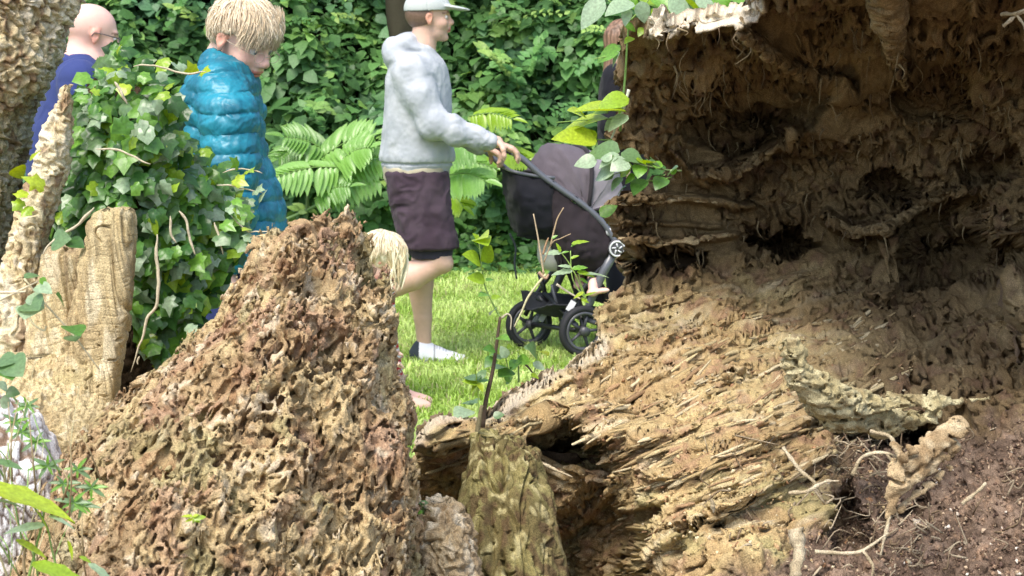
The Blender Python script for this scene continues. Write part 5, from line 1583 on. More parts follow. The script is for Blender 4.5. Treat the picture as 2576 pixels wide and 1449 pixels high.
locks("hair", pos, Mt, .82, (-.008, 0, .036), (.122, .106, .110), 800, (.60, .48, .30), (.80, .70, .50), t, crown=(-.5, 0, .85), lens=(.08, .16), wid=.004, seed=22, lo_z=-.10)
r = np.random.default_rng(9); V = []; F = []; C = []; o = 0
for k in range(70):      # long strands hanging down past the face
    a = p_(r.uniform(384, 407), r.uniform(246, 256), r.uniform(-.10, -.03)); b = p_(r.uniform(386, 405), r.uniform(274, 293), r.uniform(-.10, -.04))
    v, f = tube(spline([a, (a + b) / 2 + [r.normal(0, .008) + .008, 0, 0], b], 7), .0055 * np.array([.6, 1, 1, 1, .9, .6, .1]), 5, close=False)
    V.append(v); F.append(f + o); o += len(v); C.append(np.tile(mixc(np.array((.50, .40, .22)), np.array((.82, .75, .55)), r.random()), (len(v), 1)))
child(mesh("fringe", np.concatenate(V), np.concatenate(F), M_HAIR, col=np.concatenate(C)), t)
# ------------------------------------------------------------------ the stroller
SY = 9.35
LAT = np.array([-.17, .40, 0.0])
def sp(x, y, side=0.0, dy=0.0):      # a point of the near side plane, moved across to the far side
    return at(x, y, SY + dy) + LAT * side
BLK = (.018, .018, .022); GRY = (.10, .105, .12); FAB = (.052, .038, .046); FAB2 = (.14, .125, .15)
st = thing("stroller", "black and dark brown pushchair with raised hood, pushed across the grass", "stroller", sp(560, 350, .5) * [1, 1, 0])
def sm_(name, its, mat, c, parent=st, smooth=True, kind=None):
    V, F = merge(its) if isinstance(its, list) else its
    o = mesh(name, V, F, mat, col=np.tile(c, (len(V), 1)), smooth=smooth)
    child(o, parent) if parent is st else setattr(o, 'parent', parent)
    if parent is not st: o.matrix_parent_inverse = Matrix.Identity(4)
    return o
for sd_ in (0.0, 1.0):
    sm_("frame_tube", tube(spline([sp(512, 152, sd_), sp(524, 160, sd_), sp(541, 175, sd_), sp(562, 190, sd_), sp(585, 206, sd_), sp(604, 224, sd_), sp(616, 243, sd_)], 30), .0155, 12), M_METAL, GRY)
    sm_("front_leg", tube([sp(615, 250, sd_), sp(603, 272, sd_), sp(592, 298, sd_), sp(584, 318, sd_)], [.024, .024, .02, .016], 12), M_METAL, GRY)
    sm_("rear_leg", tube(spline([sp(606, 262, sd_), sp(590, 280, sd_), sp(572, 305, sd_), sp(560, 327, sd_)], 12), .013, 10), M_METAL, BLK)
    for k, (cx_, cy_, rr) in enumerate(((552, 184, .016), (575, 199, .016), (610, 232, .02))):
        sm_("joint", tube([sp(cx_, cy_, sd_, -.012), sp(cx_, cy_, sd_, -.012) + [0, .03, 0]], rr, 14), M_PLASTIC, BLK if k != 2 else (.5, .5, .52))
    # big hinge disc with pale ring and spokes
    c = sp(617, 248, sd_)
    sm_("hinge_disc", tube([c + [0, -.035, 0], c + [0, -.03, 0], c + [0, .02, 0]], [.040, .046, .046], 28), M_PLASTIC, (.06, .06, .065))
    a = np.linspace(0, 2 * math.pi, 33); ring = np.stack([c[0] + .036 * np.cos(a), 0 * a + c[1] - .037, c[2] + .036 * np.sin(a)], 1)
    its = [tube(ring, .0048, 6)] + [tube([c + [.008 * math.cos(b), -.038, .008 * math.sin(b)], c + [.027 * math.cos(b + .5), -.038, .027 * math.sin(b + .5)]], .004, 6) for b in np.arange(5) * 2 * math.pi / 5]
    sm_("hinge_ring", its, M_METAL, (.62, .62, .64))
sm_("handle_bar", tube(spline([sp(512, 152, 0), sp(508, 149, .12), sp(506, 148, .5), sp(508, 149, .88), sp(512, 152, 1)], 24), .0185, 12), M_RUBBER, (.03, .03, .035))
sm_("handle_tip", tube([sp(506, 148, .92, -.02), sp(510, 151, .98, -.02)], [.019, .020], 12), M_METAL, (.5, .5, .5))
# parent pouch
def sheet(grid, name, mat, c, thick=.006, wr=.004, seed=0, parent=st):
    G = np.array(grid, float)
    nv, nu = G.shape[:2]
    # refine
    a = np.array([spline(r_, 26) for r_ in G]); b = np.array([spline(a[:, j], 26) for j in range(26)]).transpose(1, 0, 2)
    N = grid_normals(b)
    b = b + N * (wr * ridged(b * [12, 12, 8] + fbm(b * 9, 2, seed)[..., None], 2, seed + 3))[..., None]
    V = np.concatenate([b.reshape(-1, 3), (b - N * thick).reshape(-1, 3)]); F0 = grid_faces(26, 26)
    m = 26 * 26; F1 = F0[:, ::-1] + m
    bd = [i for i in range(26)] + [25 + 26 * i for i in range(1, 26)] + [m - 1 - i for i in range(1, 26)] + [26 * (25 - i) for i in range(1, 25)]
    bd = np.array(bd); nx_ = np.roll(bd, -1)
    F2 = np.stack([nx_, bd, bd + m, nx_ + m], 1)
    o = mesh(name, V, np.concatenate([F0, F1, F2]), mat, col=np.tile(c, (len(V), 1)) * (1 + .15 * fbm(V * 20, 2, 3))[:, None])
    return child(o, parent)
sheet([[sp(536, 170, 1), sp(519, 170, .5), sp(514, 173, 0), sp(532, 177, 0), sp(553, 180, 0)], [sp(538, 190, 1), sp(521, 192, .5), sp(516, 196, 0, -.03), sp(532, 200, 0, -.05), sp(554, 203, 0, -.01)],
       [sp(541, 212, 1), sp(525, 215, .5), sp(519, 219, 0), sp(534, 224, 0, -.03), sp(556, 228, 0, 0)], [sp(546, 232, 1), sp(530, 235, .5), sp(524, 238, .1), sp(540, 241, .1), sp(556, 242, .1)]], "storage_pouch", M_CLOTH, (.012, .012, .016), wr=.016)
sm_("pouch_rim", tube(spline([sp(535, 167, 1), sp(518, 168, .5), sp(512, 171, 0), sp(530, 175, 0), sp(555, 178, 0)], 20), .009, 8), M_PLASTIC, (.09, .095, .11))
# seat shell: back, side, foot rest
sheet([[sp(552, 186, 0), sp(575, 203, 0), sp(596, 219, 0), sp(612, 236, 0)], [sp(552, 215, 0, -.02), sp(570, 228, 0, -.05), sp(590, 240, 0, -.05), sp(610, 250, 0, -.02)],
       [sp(556, 245, 0, -.01), sp(570, 252, 0, -.05), sp(585, 260, 0, -.05), sp(604, 264, 0, -.01)], [sp(562, 270, 0.1), sp(572, 274, .1), sp(586, 277, .1), sp(598, 278, .1)]], "seat_side", M_CLOTH, (.024, .018, .021), wr=.018, seed=5)
sheet([[sp(572, 186, 1), sp(590, 203, 1), sp(606, 219, 1), sp(618, 236, 1)], [sp(582, 240, 1), sp(590, 248, 1), sp(600, 256, 1), sp(612, 262, 1)], [sp(590, 266, .9), sp(596, 270, .9), sp(604, 273, .9), sp(610, 276, .9)]], "seat_side", M_CLOTH, (.03, .022, .026), wr=.008, seed=6)
sheet([[sp(550, 186, 0), sp(560, 188, .5), sp(572, 186, 1)], [sp(552, 215, 0), sp(560, 217, .5), sp(576, 213, 1)], [sp(557, 245, 0), sp(566, 246, .5), sp(582, 240, 1)], [sp(564, 272, 0), sp(576, 274, .5), sp(590, 268, 1)]], "seat_back", M_CLOTH, (.022, .018, .02), wr=.01, seed=7)
sheet([[sp(562, 270, 0), sp(576, 274, .5), sp(590, 268, 1)], [sp(598, 277, 0), sp(604, 279, .5), sp(610, 277, 1)]], "seat_base", M_CLOTH, (.022, .018, .02), wr=.006, seed=8)
# hood: fabric stretched over hoops
piv = [sp(588, 212, 0), sp(588, 212, 1)]
apex = [(549, 174), (555, 157), (567, 145), (582, 143), (597, 149), (613, 150), (628, 156), (636, 180), (634, 200)]
def hoop(ax_, ay_, n=21):
    c = (piv[0] + piv[1]) / 2; A_ = sp(ax_, ay_, .5) - c
    u = np.linspace(0, math.pi, n)
    w_ = (piv[0] - c)
    return np.array([c + w_ * np.sign(math.cos(k)) * abs(math.cos(k)) ** .75 * 1.0 + A_ * math.sin(k) ** .62 for k in u])
def hood(name, ids, c, seed, nn=7):
    ap = spline(np.array([(apex[i][0], apex[i][1], 0) for i in ids]), nn * (len(ids) - 1) + 1)
    G = []
    for k, a_ in enumerate(ap):
        sag = 1 - .035 * math.sin(math.pi * (k % (2 * nn)) / (2 * nn))
        h_ = hoop(a_[0], a_[1], 33); m_ = (piv[0] + piv[1]) / 2
        G.append(m_ + (h_ - m_) * sag)
    G = np.array(G); N = grid_normals(G)
    G = G + N * (.012 * ridged(G * 13 + fbm(G * 9, 2, seed)[..., None], 2, seed))[..., None]
    cc = np.tile(c, (G.shape[0] * 33, 1)) * (1 + .12 * fbm(G.reshape(-1, 3) * 15, 2, 3))[:, None]
    child(mesh(name, G, grid_faces(G.shape[0], 33), M_CLOTH, col=cc), st)
hood("hood", [0, 1, 2, 3, 4], (.11, .094, .108), 3)
hood("hood_panel", [4, 5, 6, 7, 8], (.20, .185, .205), 9)
for k in (0, 4, 8): sm_("hood_hoop", tube(hoop(*apex[k], 25), .007 if k != 4 else .011, 8, close=True), M_CLOTH, (.03, .026, .03))
# hanging strap, baskets and bars
sm_("strap", tube(spline([sp(520, 236, .3), sp(526, 250, .3), sp(525, 266, .3), sp(527, 282, .3)], 14), .006, 6), M_CLOTH, (.03, .04, .045))
def wheel(c, r_, w_, axis):
    axis = np.asarray(axis, float); axis /= np.linalg.norm(axis)
    u = np.array([0, 0, 1.0]); v = np.cross(axis, u); v /= np.linalg.norm(v)
    W = thing_part("wheel", c)
    a = np.arange(40) / 40 * 2 * math.pi
    prof = [(r_ - .030, -.35), (r_ - .012, -.5), (r_ - .002, -.32), (r_, 0), (r_ - .002, .32), (r_ - .012, .5), (r_ - .030, .35), (r_ - .034, 0)]
    V = np.array([[c + (u * math.cos(t_) + v * math.sin(t_)) * q + axis * w_ * z for q, z in prof] for t_ in a]).reshape(-1, 3)
    n = len(prof); F = np.array([[(i * n + j), ((i + 1) % 40) * n + j, ((i + 1) % 40) * n + (j + 1) % n, i * n + (j + 1) % n] for i in range(40) for j in range(n)])
    mk(mesh("tyre", V, F, M_RUBBER, col=np.tile((.022, .022, .025), (len(V), 1))), W)
    rim = [(r_ - .045, -.35), (r_ - .030, -.40), (r_ - .030, .40), (r_ - .045, .35)]
    V = np.array([[c + (u * math.cos(t_) + v * math.sin(t_)) * q + axis * w_ * z for q, z in rim] for t_ in a]).reshape(-1, 3); n = 4
    F = np.array([[(i * n + j), ((i + 1) % 40) * n + j, ((i + 1) % 40) * n + (j + 1) % n, i * n + (j + 1) % n] for i in range(40) for j in range(n)])
    mk(mesh("rim", V, F, M_METAL, col=np.tile((.07, .07, .08), (len(V), 1))), W)
    for k in range(5):
        t_ = k * 2 * math.pi / 5 + .3; d_ = u * math.cos(t_) + v * math.sin(t_)
        v_, f_ = tube([c + d_ * .012, c + d_ * (r_ - .04)], [.010, .007], 8)
        mk(mesh("spoke", v_, f_, M_PLASTIC, col=np.tile((.05, .05, .06), (len(v_), 1))), W)
    v_, f_ = tube([c - axis * w_ * .8, c + axis * w_ * .8], .024, 16)
    mk(mesh("hub", v_, f_, M_PLASTIC, col=np.tile((.05, .05, .055), (len(v_), 1))), W)
def thing_part(name, c):
    o = bpy.data.objects.new(name, None); COL.objects.link(o); o.location = tuple(np.asarray(c, float) - np.array(st.location)); o.parent = st; o.empty_display_size = .05
    return o
def mk(o, W):
    o.parent = W; o.matrix_parent_inverse = (Matrix.Translation(st.location) @ Matrix.Translation(W.location)).inverted(); return o
wl = LAT / np.linalg.norm(LAT)
rw0 = at(583, 331, 9.32); rw1 = at(529, 324, 9.72)
fwd_ = np.array([.92, .39, 0]); 
wheel(rw0, .127, .045, wl); wheel(rw1, .127, .045, wl)
wheel(sp(655, 335, 0) * [1, 1, 0] + [0, 0, .09], .09, .04, wl); wheel(sp(655, 335, 0) * [1, 1, 0] + LAT * 1.0 + [0, 0, .09], .09, .04, wl)
sm_("axle", tube([rw0, rw1], .013, 10), M_METAL, BLK)
for a_, b_, r_, c_ in [(sp(564, 279, .7), rw1 + [.10, -.05, .10], .013, BLK), (rw1 + [.10, -.05, .10], rw1, .016, BLK), (rw1 + [.10, -.05, .10], sp(566, 305, .8), .016, BLK), (sp(570, 290, .5), rw1 + [.17, -.10, -.01], .008, GRY),
                       (rw1 + [.06, -.04, .06], rw1 + [.02, -.02, .0], .018, (.16, .18, .19)), (sp(566, 300, .6), rw0 + [-.03, 0, .03], .010, BLK), (sp(590, 300, .3), rw0, .012, BLK),
                       (sp(584, 318, 0), sp(655, 335, 0) * [1, 1, 0] + [0, 0, .10], .014, GRY), (sp(584, 318, 1), sp(655, 335, 0) * [1, 1, 0] + LAT + [0, 0, .10], .014, GRY)]:
    sm_("brace", tube([a_, b_], r_, 10), M_METAL, c_)
sheet([[sp(552, 300, .9), sp(575, 302, .9), sp(610, 304, .9)], [sp(555, 318, .8), sp(575, 322, .5), sp(610, 322, .5)], [sp(552, 306, .1), sp(575, 306, .1), sp(610, 308, .1)]], "shopping_basket", M_CLOTH, (.03, .032, .036), wr=.008, seed=11)
sm_("reflector", box_m(sp(571, 306, 0, -.02), .030, .006, .055, np.array([[.85, 0, .5], [0, 1, 0], [-.5, 0, .85]])), M_PLASTIC, (.7, .7, .7), smooth=False)
sm_("reflector", box_m(rw1 + [.075, -.07, .055], .028, .006, .07, np.array([[.85, 0, .5], [0, 1, 0], [-.5, 0, .85]])), M_PLASTIC, (.30, .33, .34), smooth=False)
sheet([[sp(598, 276, 0), sp(598, 276, 1)], [sp(606, 290, 0), sp(606, 290, 1)], [sp(612, 306, 0), sp(612, 306, 1)]], "foot_rest", M_CLOTH, (.025, .02, .022), wr=.004, seed=12)

# the small child sitting in it, bare feet sticking out
def infant():
    t = thing("person", "small child sitting in the stroller, only bare legs and feet showing beside the frame", "person", sp(575, 270, .5))
    hp = sp(578, 200, .5); M = head_frame(20, 0); s = .66
    hd = head_sdf(hp, M, s)
    pr = [cap(sp(574, 222, .5), sp(574, 255, .5), .075, .085)]
    for sg, y0 in ((.30, 0), (.66, -3)):
        a = sp(578, 262, sg); k = sp(600, 262 + y0, sg) + [.02, -.02, 0]; f_ = sp(603, 291 + y0, sg) + [.0, -.16, 0]
        pr += [cap(a, k, .045, .036), cap(k, f_, .034, .022)]
        toe = f_ + [.068, -.01, .018]
        pr += [flatcap(f_ + [-.010, 0, -.004], f_ + [.045, -.005, .008], .022, .021, (0, .1, 1), .62)]
        for j in range(5): pr.append(cap(f_ + [.045, -.018 + .009 * j, .008], f_ + [.072 - .003 * j, -.022 + .010 * j, .012], .0075, .0062 if j else .008))
    for sg in (.12, .88):
        e = sp(584, 240, sg); w_ = sp(596, 252, sg * .6 + .2)
        pr += [cap(sp(574, 226, sg), e, .032, .026), cap(e, w_, .024, .018)] + hand(w_, (1, 0, -.3), (0, 0, -1), (0, -1, 0), .6, .5)
    b = union(pr, .012)
    body_part("body", lambda P: smin(b(P), hd(P), .012), [sp(560, 310, 0)[0] - .05, SY - .25, sp(0, 316)[2]], [sp(625, 0)[0] + .06, SY + .55, hp[2] + .12], .0048, M_SKIN, t, lambda V: head_color(V, hp, M, s, (.74, .46, .38)), sm=1)
    eyes(t, hp, M, s)
    top = union([cap(sp(574, 222, .5), sp(574, 258, .5), .085, .095), cap(sp(574, 226, .12), sp(584, 240, .12), .04, .034), cap(sp(574, 226, .88), sp(584, 240, .88), .04, .034)], .02)
    body_part("shirt", top, [sp(560, 0, 0)[0] - .2, SY - .15, sp(0, 276)[2]], [sp(600, 0)[0] + .06, SY + .6, hp[2] - .04], .008, M_CLOTH, t, (.6, .58, .55))
infant()
# ------------------------------------------------------------------ leaves
def leaf_ovate(ns=5, w=.34, fold=.18, droop=.25, tip=1.0):
    V = []; ts = np.linspace(0, 1, ns)
    for t_ in ts:
        ww = w * (math.sin(math.pi * t_ ** .75) ** .8) * (1 - .15 * t_)
        z = -droop * t_ * t_
        V += [(-ww, t_, z + fold * ww / w * .3), (0, t_, z), (ww, t_, z + fold * ww / w * .3)]
    V = np.array(V); F = []
    for i in range(ns - 1):
        a = i * 3; b = a + 3
        F += [(a, a + 1, b + 1, b), (a + 1, a + 2, b + 2, b + 1)]
    return V, np.array(F)

def leaf_long(ns=6, w=.2, wav=.03):
    V = []
    for i, t_ in enumerate(np.linspace(0, 1, ns)):
        ww = w * (np.interp(t_, [0, .12, .4, .8, 1], [.25, .75, 1, .55, .0])) * (1 + wav * 4 * (i % 2))
        z = -.22 * t_ * t_
        V += [(-ww, t_, z + .10 * ww), (0, t_, z - .02), (ww, t_, z + .12 * ww)]
    V = np.array(V); F = []
    for i in range(ns - 1):
        a = i * 3; b = a + 3
        F += [(a, a + 1, b + 1, b), (a + 1, a + 2, b + 2, b + 1)]
    return V, np.array(F)

def leaf_ivy(seed=0):
    r = np.random.default_rng(seed)
    o = np.array([(0, .0), (.20, -.10), (.46, .06), (.40, .30), (.60, .58), (.30, .66), (0, 1.06), (-.30, .66), (-.60, .58), (-.40, .30), (-.46, .06), (-.20, -.10)])
    sh_ = r.uniform(0, .28); o[[3, 5, 7, 9]] = o[[3, 5, 7, 9]] * (1 + .35 * sh_); o[[4, 8]] = o[[4, 8]] * (1 - .18 * sh_); o[:, 0] *= r.uniform(.8, 1.1)
    o = o * (1 + r.uniform(-.14, .14, o.shape)); o[0] = (0, 0)
    m = o * .5 + np.array([0, .16])
    c = np.array([[0, .34]])
    P = np.concatenate([o, m, c]); 
    z = -.30 * np.abs(P[:, 0]) ** 1.3 * r.uniform(.2, 1.3) - .26 * np.maximum(P[:, 1], 0) ** 2 * r.uniform(.2, 1.2) + .05 * np.sin(P[:, 0] * 8 + seed) + r.uniform(-.02, .02, len(P))
    z[12:24] += .03
    V = np.concatenate([P, z[:, None]], 1); n = 12; F = []
    for i in range(n):
        j = (i + 1) % n
        F += [(i, j, n + j), (i, n + j, n + i), (n + i, n + j, 2 * n)]
    return V, np.array(F)[:, ::-1].copy() * 1

def frames(d, n):
    """rotation matrices with +Y along d and +Z towards n"""
    d = d / np.linalg.norm(d, axis=-1, keepdims=True)
    x = np.cross(d, n); x /= np.linalg.norm(x, axis=-1, keepdims=True) + 1e-9
    z = np.cross(x, d)
    return np.stack([x, d, z], -1)

def scatter(name, T, pos, Rm, sc, colr, mat, parent=None):
    V0, F0 = T; k = len(pos); n = len(V0)
    V = np.einsum('kij,nj->kni', Rm, V0) * np.asarray(sc).reshape(-1, 1, 1) + pos[:, None]
    F = (F0[None] + (np.arange(k) * n)[:, None, None]).reshape(-1, F0.shape[1])
    C = np.repeat(colr, n, 0)
    o = mesh(name, V.reshape(-1, 3), F, mat, col=C)
    if parent is not None: child(o, parent)
    return o

# ------------------------------------------------------------------ the leafy bank behind
def bank_z(x, d):
    return d
def undergrowth():
    r = np.random.default_rng(31)
    def surf(u, h):
        """leafy face of the bank: u along x, h up 0..1"""
        q = np.stack([u * .9, h * 3.2, u * 0], 1)
        b = fbm(q, 4, 61, .6); b2 = ridged(q * 1.6, 2, 65)
        y = 13.25 + 1.9 * h ** 1.25 + .10 - .55 * b - .22 * b2
        z = 3.9 * h ** .95 + .25 * b * 0
        return np.stack([u, y, z], 1)
    def make(n, x0, x1, smin_, smax_, seed):
        r = np.random.default_rng(seed)
        u = r.uniform(x0, x1, n); h = r.uniform(0, 1, n) ** 1.1
        P = surf(u, h)
        e = .02
        Px = surf(u + e, h) - P; Ph = surf(u, np.clip(h + e, 0, 1.1)) - P
        N = np.cross(Px, Ph); N /= np.linalg.norm(N, axis=1, keepdims=True) + 1e-9
        N = np.where((N[:, 1] > 0)[:, None], -N, N)
        dep = r.random(n) ** 1.6 * .42
        P = P - N * dep[:, None] + N * .05 + r.normal(0, .02, (n, 3))
        clump = fbm(P * [2.2, 2.2, 2.2], 3, 71); cl2 = perlin(P * 6, 75)
        nn = N * .55 + np.array([0, -.25, .85]) + r.normal(0, .38, (n, 3)); nn /= np.linalg.norm(nn, axis=1, keepdims=True)
        d = r.normal(0, 1, (n, 3)) + np.array([0, -.5, -.55]); d -= nn * (d * nn).sum(1, keepdims=True)
        c = mixc((.050, .125, .035), (.105, .235, .065), sstep(-.5, .5, clump + .4 * cl2)); c = mixc(c, (.085, .195, .095), sstep(.1, .6, perlin(P * 1.7, 77))); 
        c = mixc(c, (.18, .32, .07), np.clip((r.random(n) < .06) * .8 + .7 * sstep(.35, .7, perlin(P * 2.6, 81)), 0, 1)); c = c * r.uniform(.75, 1.3, (n, 1))
        sc = smin_ * .75 * (smax_ * 1.5 / smin_ / .75) ** r.random(n) * (1 + .4 * sstep(.2, .6, perlin(P * 1.3, 79)))
        return P, frames(d, nn), sc, c
    P, Rm, sc, c = make(64000, -4.6, 2.4, .055, .105, 1)
    tag(scatter("undergrowth", leaf_ovate(4, .42), P, Rm, sc, c, M_HEDGE), "dense dark green leafy undergrowth covering the bank behind the people", kind="stuff")
    # arching sprays that stand out in front of the mass
    rs = np.random.default_rng(8); Ps = []; Ds = []; Ns = []; Zs = []; Cs = []
    for k in range(150):
        u0 = rs.uniform(-4.2, 1.6); h0 = rs.uniform(.02, .62); p0 = surf(np.array([u0]), np.array([h0]))[0]
        d = np.array([rs.normal(0, .6), -.55 - rs.random() * .5, rs.uniform(.1, .8)]); d /= np.linalg.norm(d); L = rs.uniform(.3, .75); z0 = rs.uniform(.05, .10)
        base = np.array([(.12, .27, .07), (.19, .34, .08), (.09, .22, .06), (.26, .40, .10)][int(rs.integers(4))]) * rs.uniform(.8, 1.15)
        sd = np.cross(d, [0, -.6, .8]); sd /= np.linalg.norm(sd)
        for j in range(15):
            t_ = (j + 1) / 15; q = p0 + d * L * t_ + np.array([0, 0, -.30]) * L * t_ * t_
            Ps.append(q); Ds.append(sd * (1 if j % 2 else -1) * .9 + d * .5 + rs.normal(0, .15, 3)); Ns.append(np.array([0, -.6, .75]) + rs.normal(0, .25, 3)); Zs.append(z0 * rs.uniform(.8, 1.2)); Cs.append(base * rs.uniform(.85, 1.15))
    tag(scatter("leafy_sprays", leaf_ovate(4, .30), np.array(Ps), frames(np.array(Ds), np.array(Ns)), np.array(Zs), np.array(Cs), M_HEDGE), "lighter leafy sprays arching out of the dark undergrowth", kind="stuff")
    P, Rm, sc, c = make(16000, -12, -4.6, .09, .15, 2); P2, Rm2, sc2, c2 = make(16000, 2.4, 11, .09, .15, 3)
    tag(scatter("undergrowth", leaf_ovate(4, .42), np.concatenate([P, P2]), np.concatenate([Rm, Rm2]), np.concatenate([sc, sc2]), np.concatenate([c, c2]), M_HEDGE), "leafy undergrowth further along the bank on both sides", kind="stuff")
    # dark earth and stems right behind the leaves
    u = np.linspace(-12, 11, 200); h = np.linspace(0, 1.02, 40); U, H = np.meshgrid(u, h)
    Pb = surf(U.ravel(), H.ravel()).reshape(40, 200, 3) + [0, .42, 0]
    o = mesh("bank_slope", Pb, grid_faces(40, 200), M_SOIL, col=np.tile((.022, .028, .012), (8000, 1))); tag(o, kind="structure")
undergrowth()

# tree trunks standing in the undergrowth
for k, (x, w_, lab, colr) in enumerate([(1012, .10, "dark tree trunk rising out of the undergrowth behind the grey cap", (.05, .045, .03))]):
    b = A(x, 560, 13.6); b[2] = 0
    pts = spline([b, b + [.03, 0, 1.2], b + [-.02, 0, 2.4], b + [.05, 0, 5]], 40)
    V, F = tube(pts, w_, 16)
    V = V + (np.stack([perlin(V * [9, 9, 3], 1), perlin(V * [9, 9, 3], 2), V[:, 0] * 0], 1)) * .03
    tt = thing("tree", lab, "tree", b)
    child(mesh("trunk", V, F, M_BARK, col=np.tile(colr, (len(V), 1)) * (1 + .3 * fbm(V * 12, 2, 4))[:, None]), tt)
    r = np.random.default_rng(90 + k); n = 3500
    q = r.normal(size=(n, 3)); q /= np.linalg.norm(q, axis=1, keepdims=True); q = q * (r.random((n, 1)) ** .4)
    Pc = b + [0, .3, 5.2] + q * [2.2, 1.6, 1.6] * (1 + .4 * perlin(q * 2.5, 5))[:, None]
    nn = r.normal(0, .5, (n, 3)) + [0, -.2, 1]; d = np.cross(nn, r.normal(size=(n, 3)))
    child(scatter("crown", leaf_ovate(3, .42), Pc, frames(d, nn), r.uniform(.10, .17, n), np.tile((.05, .13, .03), (n, 1)) * r.uniform(.7, 1.4, (n, 1)), M_HEDGE), tt)

# low ivy and nettles at the foot of the bank
def foot_plants():
    r = np.random.default_rng(77); n = 5200
    x = r.uniform(-3.5, 2.2, n); y = 13.35 - np.abs(r.normal(0, .28, n)) - .15 * perlin(np.stack([x * 2, x * 0, x * 0], 1), 3) 
    z = .02 + r.random(n) ** 1.5 * .28 * sstep(12.5, 13.4, y)
    P = np.stack([x, y, z], 1); nn = r.normal(0, .35, (n, 3)) + [0, -.5, .9]; d = np.cross(nn, r.normal(size=(n, 3)))
    c = np.tile((.07, .17, .04), (n, 1)) * r.uniform(.7, 1.5, (n, 1)); c[r.random(n) < .15] = (.17, .30, .05)
    tag(scatter("ground_cover", leaf_ovate(4, .42), P, frames(d, nn), r.uniform(.05, .09, n), c, M_HEDGE), "low leafy ground cover at the foot of the bank", kind="stuff")
foot_plants()

# ------------------------------------------------------------------ grass
def grass():
    r = np.random.default_rng(41)
    def patch(n, x0, x1, y0, y1, hmin, hmax, wd):
        x = r.uniform(x0, x1, n); y = r.uniform(y0, y1, n)
        P = np.stack([x, y, np.zeros(n)], 1); P[:, 2] = .02 * fbm(P * .9, 4, 2) - .005
        cl = fbm(P * [3, 3, 1], 3, 8)
        h = r.uniform(hmin, hmax, n) * (1 + .5 * cl)
        a = r.uniform(0, 2 * math.pi, n); lean = r.uniform(.2, 1.3, n)
        dx = np.stack([np.cos(a), np.sin(a), 0 * a], 1); wv = np.stack([-np.sin(a), np.cos(a), 0 * a], 1) * wd
        V = np.empty((n, 5, 3))
        V[:, 0] = P - wv; V[:, 1] = P + wv
        m_ = P + dx * (lean * h * .35)[:, None] + np.array([0, 0, 1]) * (h * .62)[:, None]
        V[:, 2] = m_ - wv * .8; V[:, 3] = m_ + wv * .8
        V[:, 4] = P + dx * (lean * h * .95)[:, None] + np.array([0, 0, 1]) * (h * (1.0 - .30 * lean))[:, None]
        F = np.array([(0, 1, 3), (0, 3, 2), (2, 3, 4)])[None] + (np.arange(n) * 5)[:, None, None]
        c = mixc((.30, .44, .09), (.50, .62, .22), sstep(-.4, .5, cl)) * r.uniform(.75, 1.3, (n, 1))
        dry = r.random(n) < .10; c[dry] = (.42, .40, .20)
        return V.reshape(-1, 3), F.reshape(-1, 3), np.repeat(c, 5, 0)
    A_ = patch(95000, -1.3, 1.35, 6.7, 13.5, .035, .085, .0035)
    B_ = patch(26000, -3.6, -1.3, 7, 13.5, .04, .09, .006); C_ = patch(26000, 1.35, 4.5, 6, 13.5, .04, .09, .006); D_ = patch(12000, -2.5, 3.5, 4.6, 6.8, .04, .09, .006)
    V = []; F = []; C = []; o = 0
    for v, f, c in (A_, B_, C_, D_): V.append(v); F.append(f + o); C.append(c); o += len(v)
    tag(mesh("grass", np.concatenate(V), np.concatenate(F), M_GRASS, col=np.concatenate(C)), "bright green mown grass between the fallen trunk and the bank", kind="stuff")
grass()

# ------------------------------------------------------------------ leaf objects that share mesh data
LIB = {}
def leaf_data(key, T, colr, mat=None):
    if key in LIB: return LIB[key]
    o = mesh("leaf", T[0], T[1], mat or M_LEAF, col=np.tile(colr, (len(T[0]), 1)))
    LIB[key] = o.data; bpy.data.objects.remove(o)
    return LIB[key]
def put_leaf(data, base, tip, normal, parent, name="leaf", wscale=1.0):
    base = np.asarray(base, float); tip = np.asarray(tip, float)
    d = tip - base; L = np.linalg.norm(d); Rm = frames(d[None], np.asarray(normal, float)[None])[0]
    o = bpy.data.objects.new(name, data); COL.objects.link(o); o.parent = parent
    M4 = Matrix.Identity(4)
    for i in range(3):
        M4[i][0] = Rm[i, 0] * L * wscale; M4[i][1] = Rm[i, 1] * L; M4[i][2] = Rm[i, 2] * L
        M4[i][3] = base[i]
    off = Vector(parent.matrix_world.translation) if parent.parent is None else None
    loc = parent.location if parent.parent is None else parent.parent.location + parent.location
    o.matrix_basis = Matrix.Translation(-Vector(loc)) @ M4
    return o
def put_mesh(o, parent):      # world-space mesh under a thing or under a part
    loc = parent.location if parent.parent is None else parent.parent.location + parent.location
    o.parent = parent; o.matrix_parent_inverse = Matrix.Identity(4); o.matrix_basis = Matrix.Translation(-Vector(loc)); return o

GREENS = {"dark": (.045, .125, .030), "mid": (.090, .215, .045), "grey": (.14, .24, .10), "pale": (.32, .43, .27), "lime": (.27, .42, .035), "yellow": (.38, .50, .04), "fresh": (.16, .34, .05)}

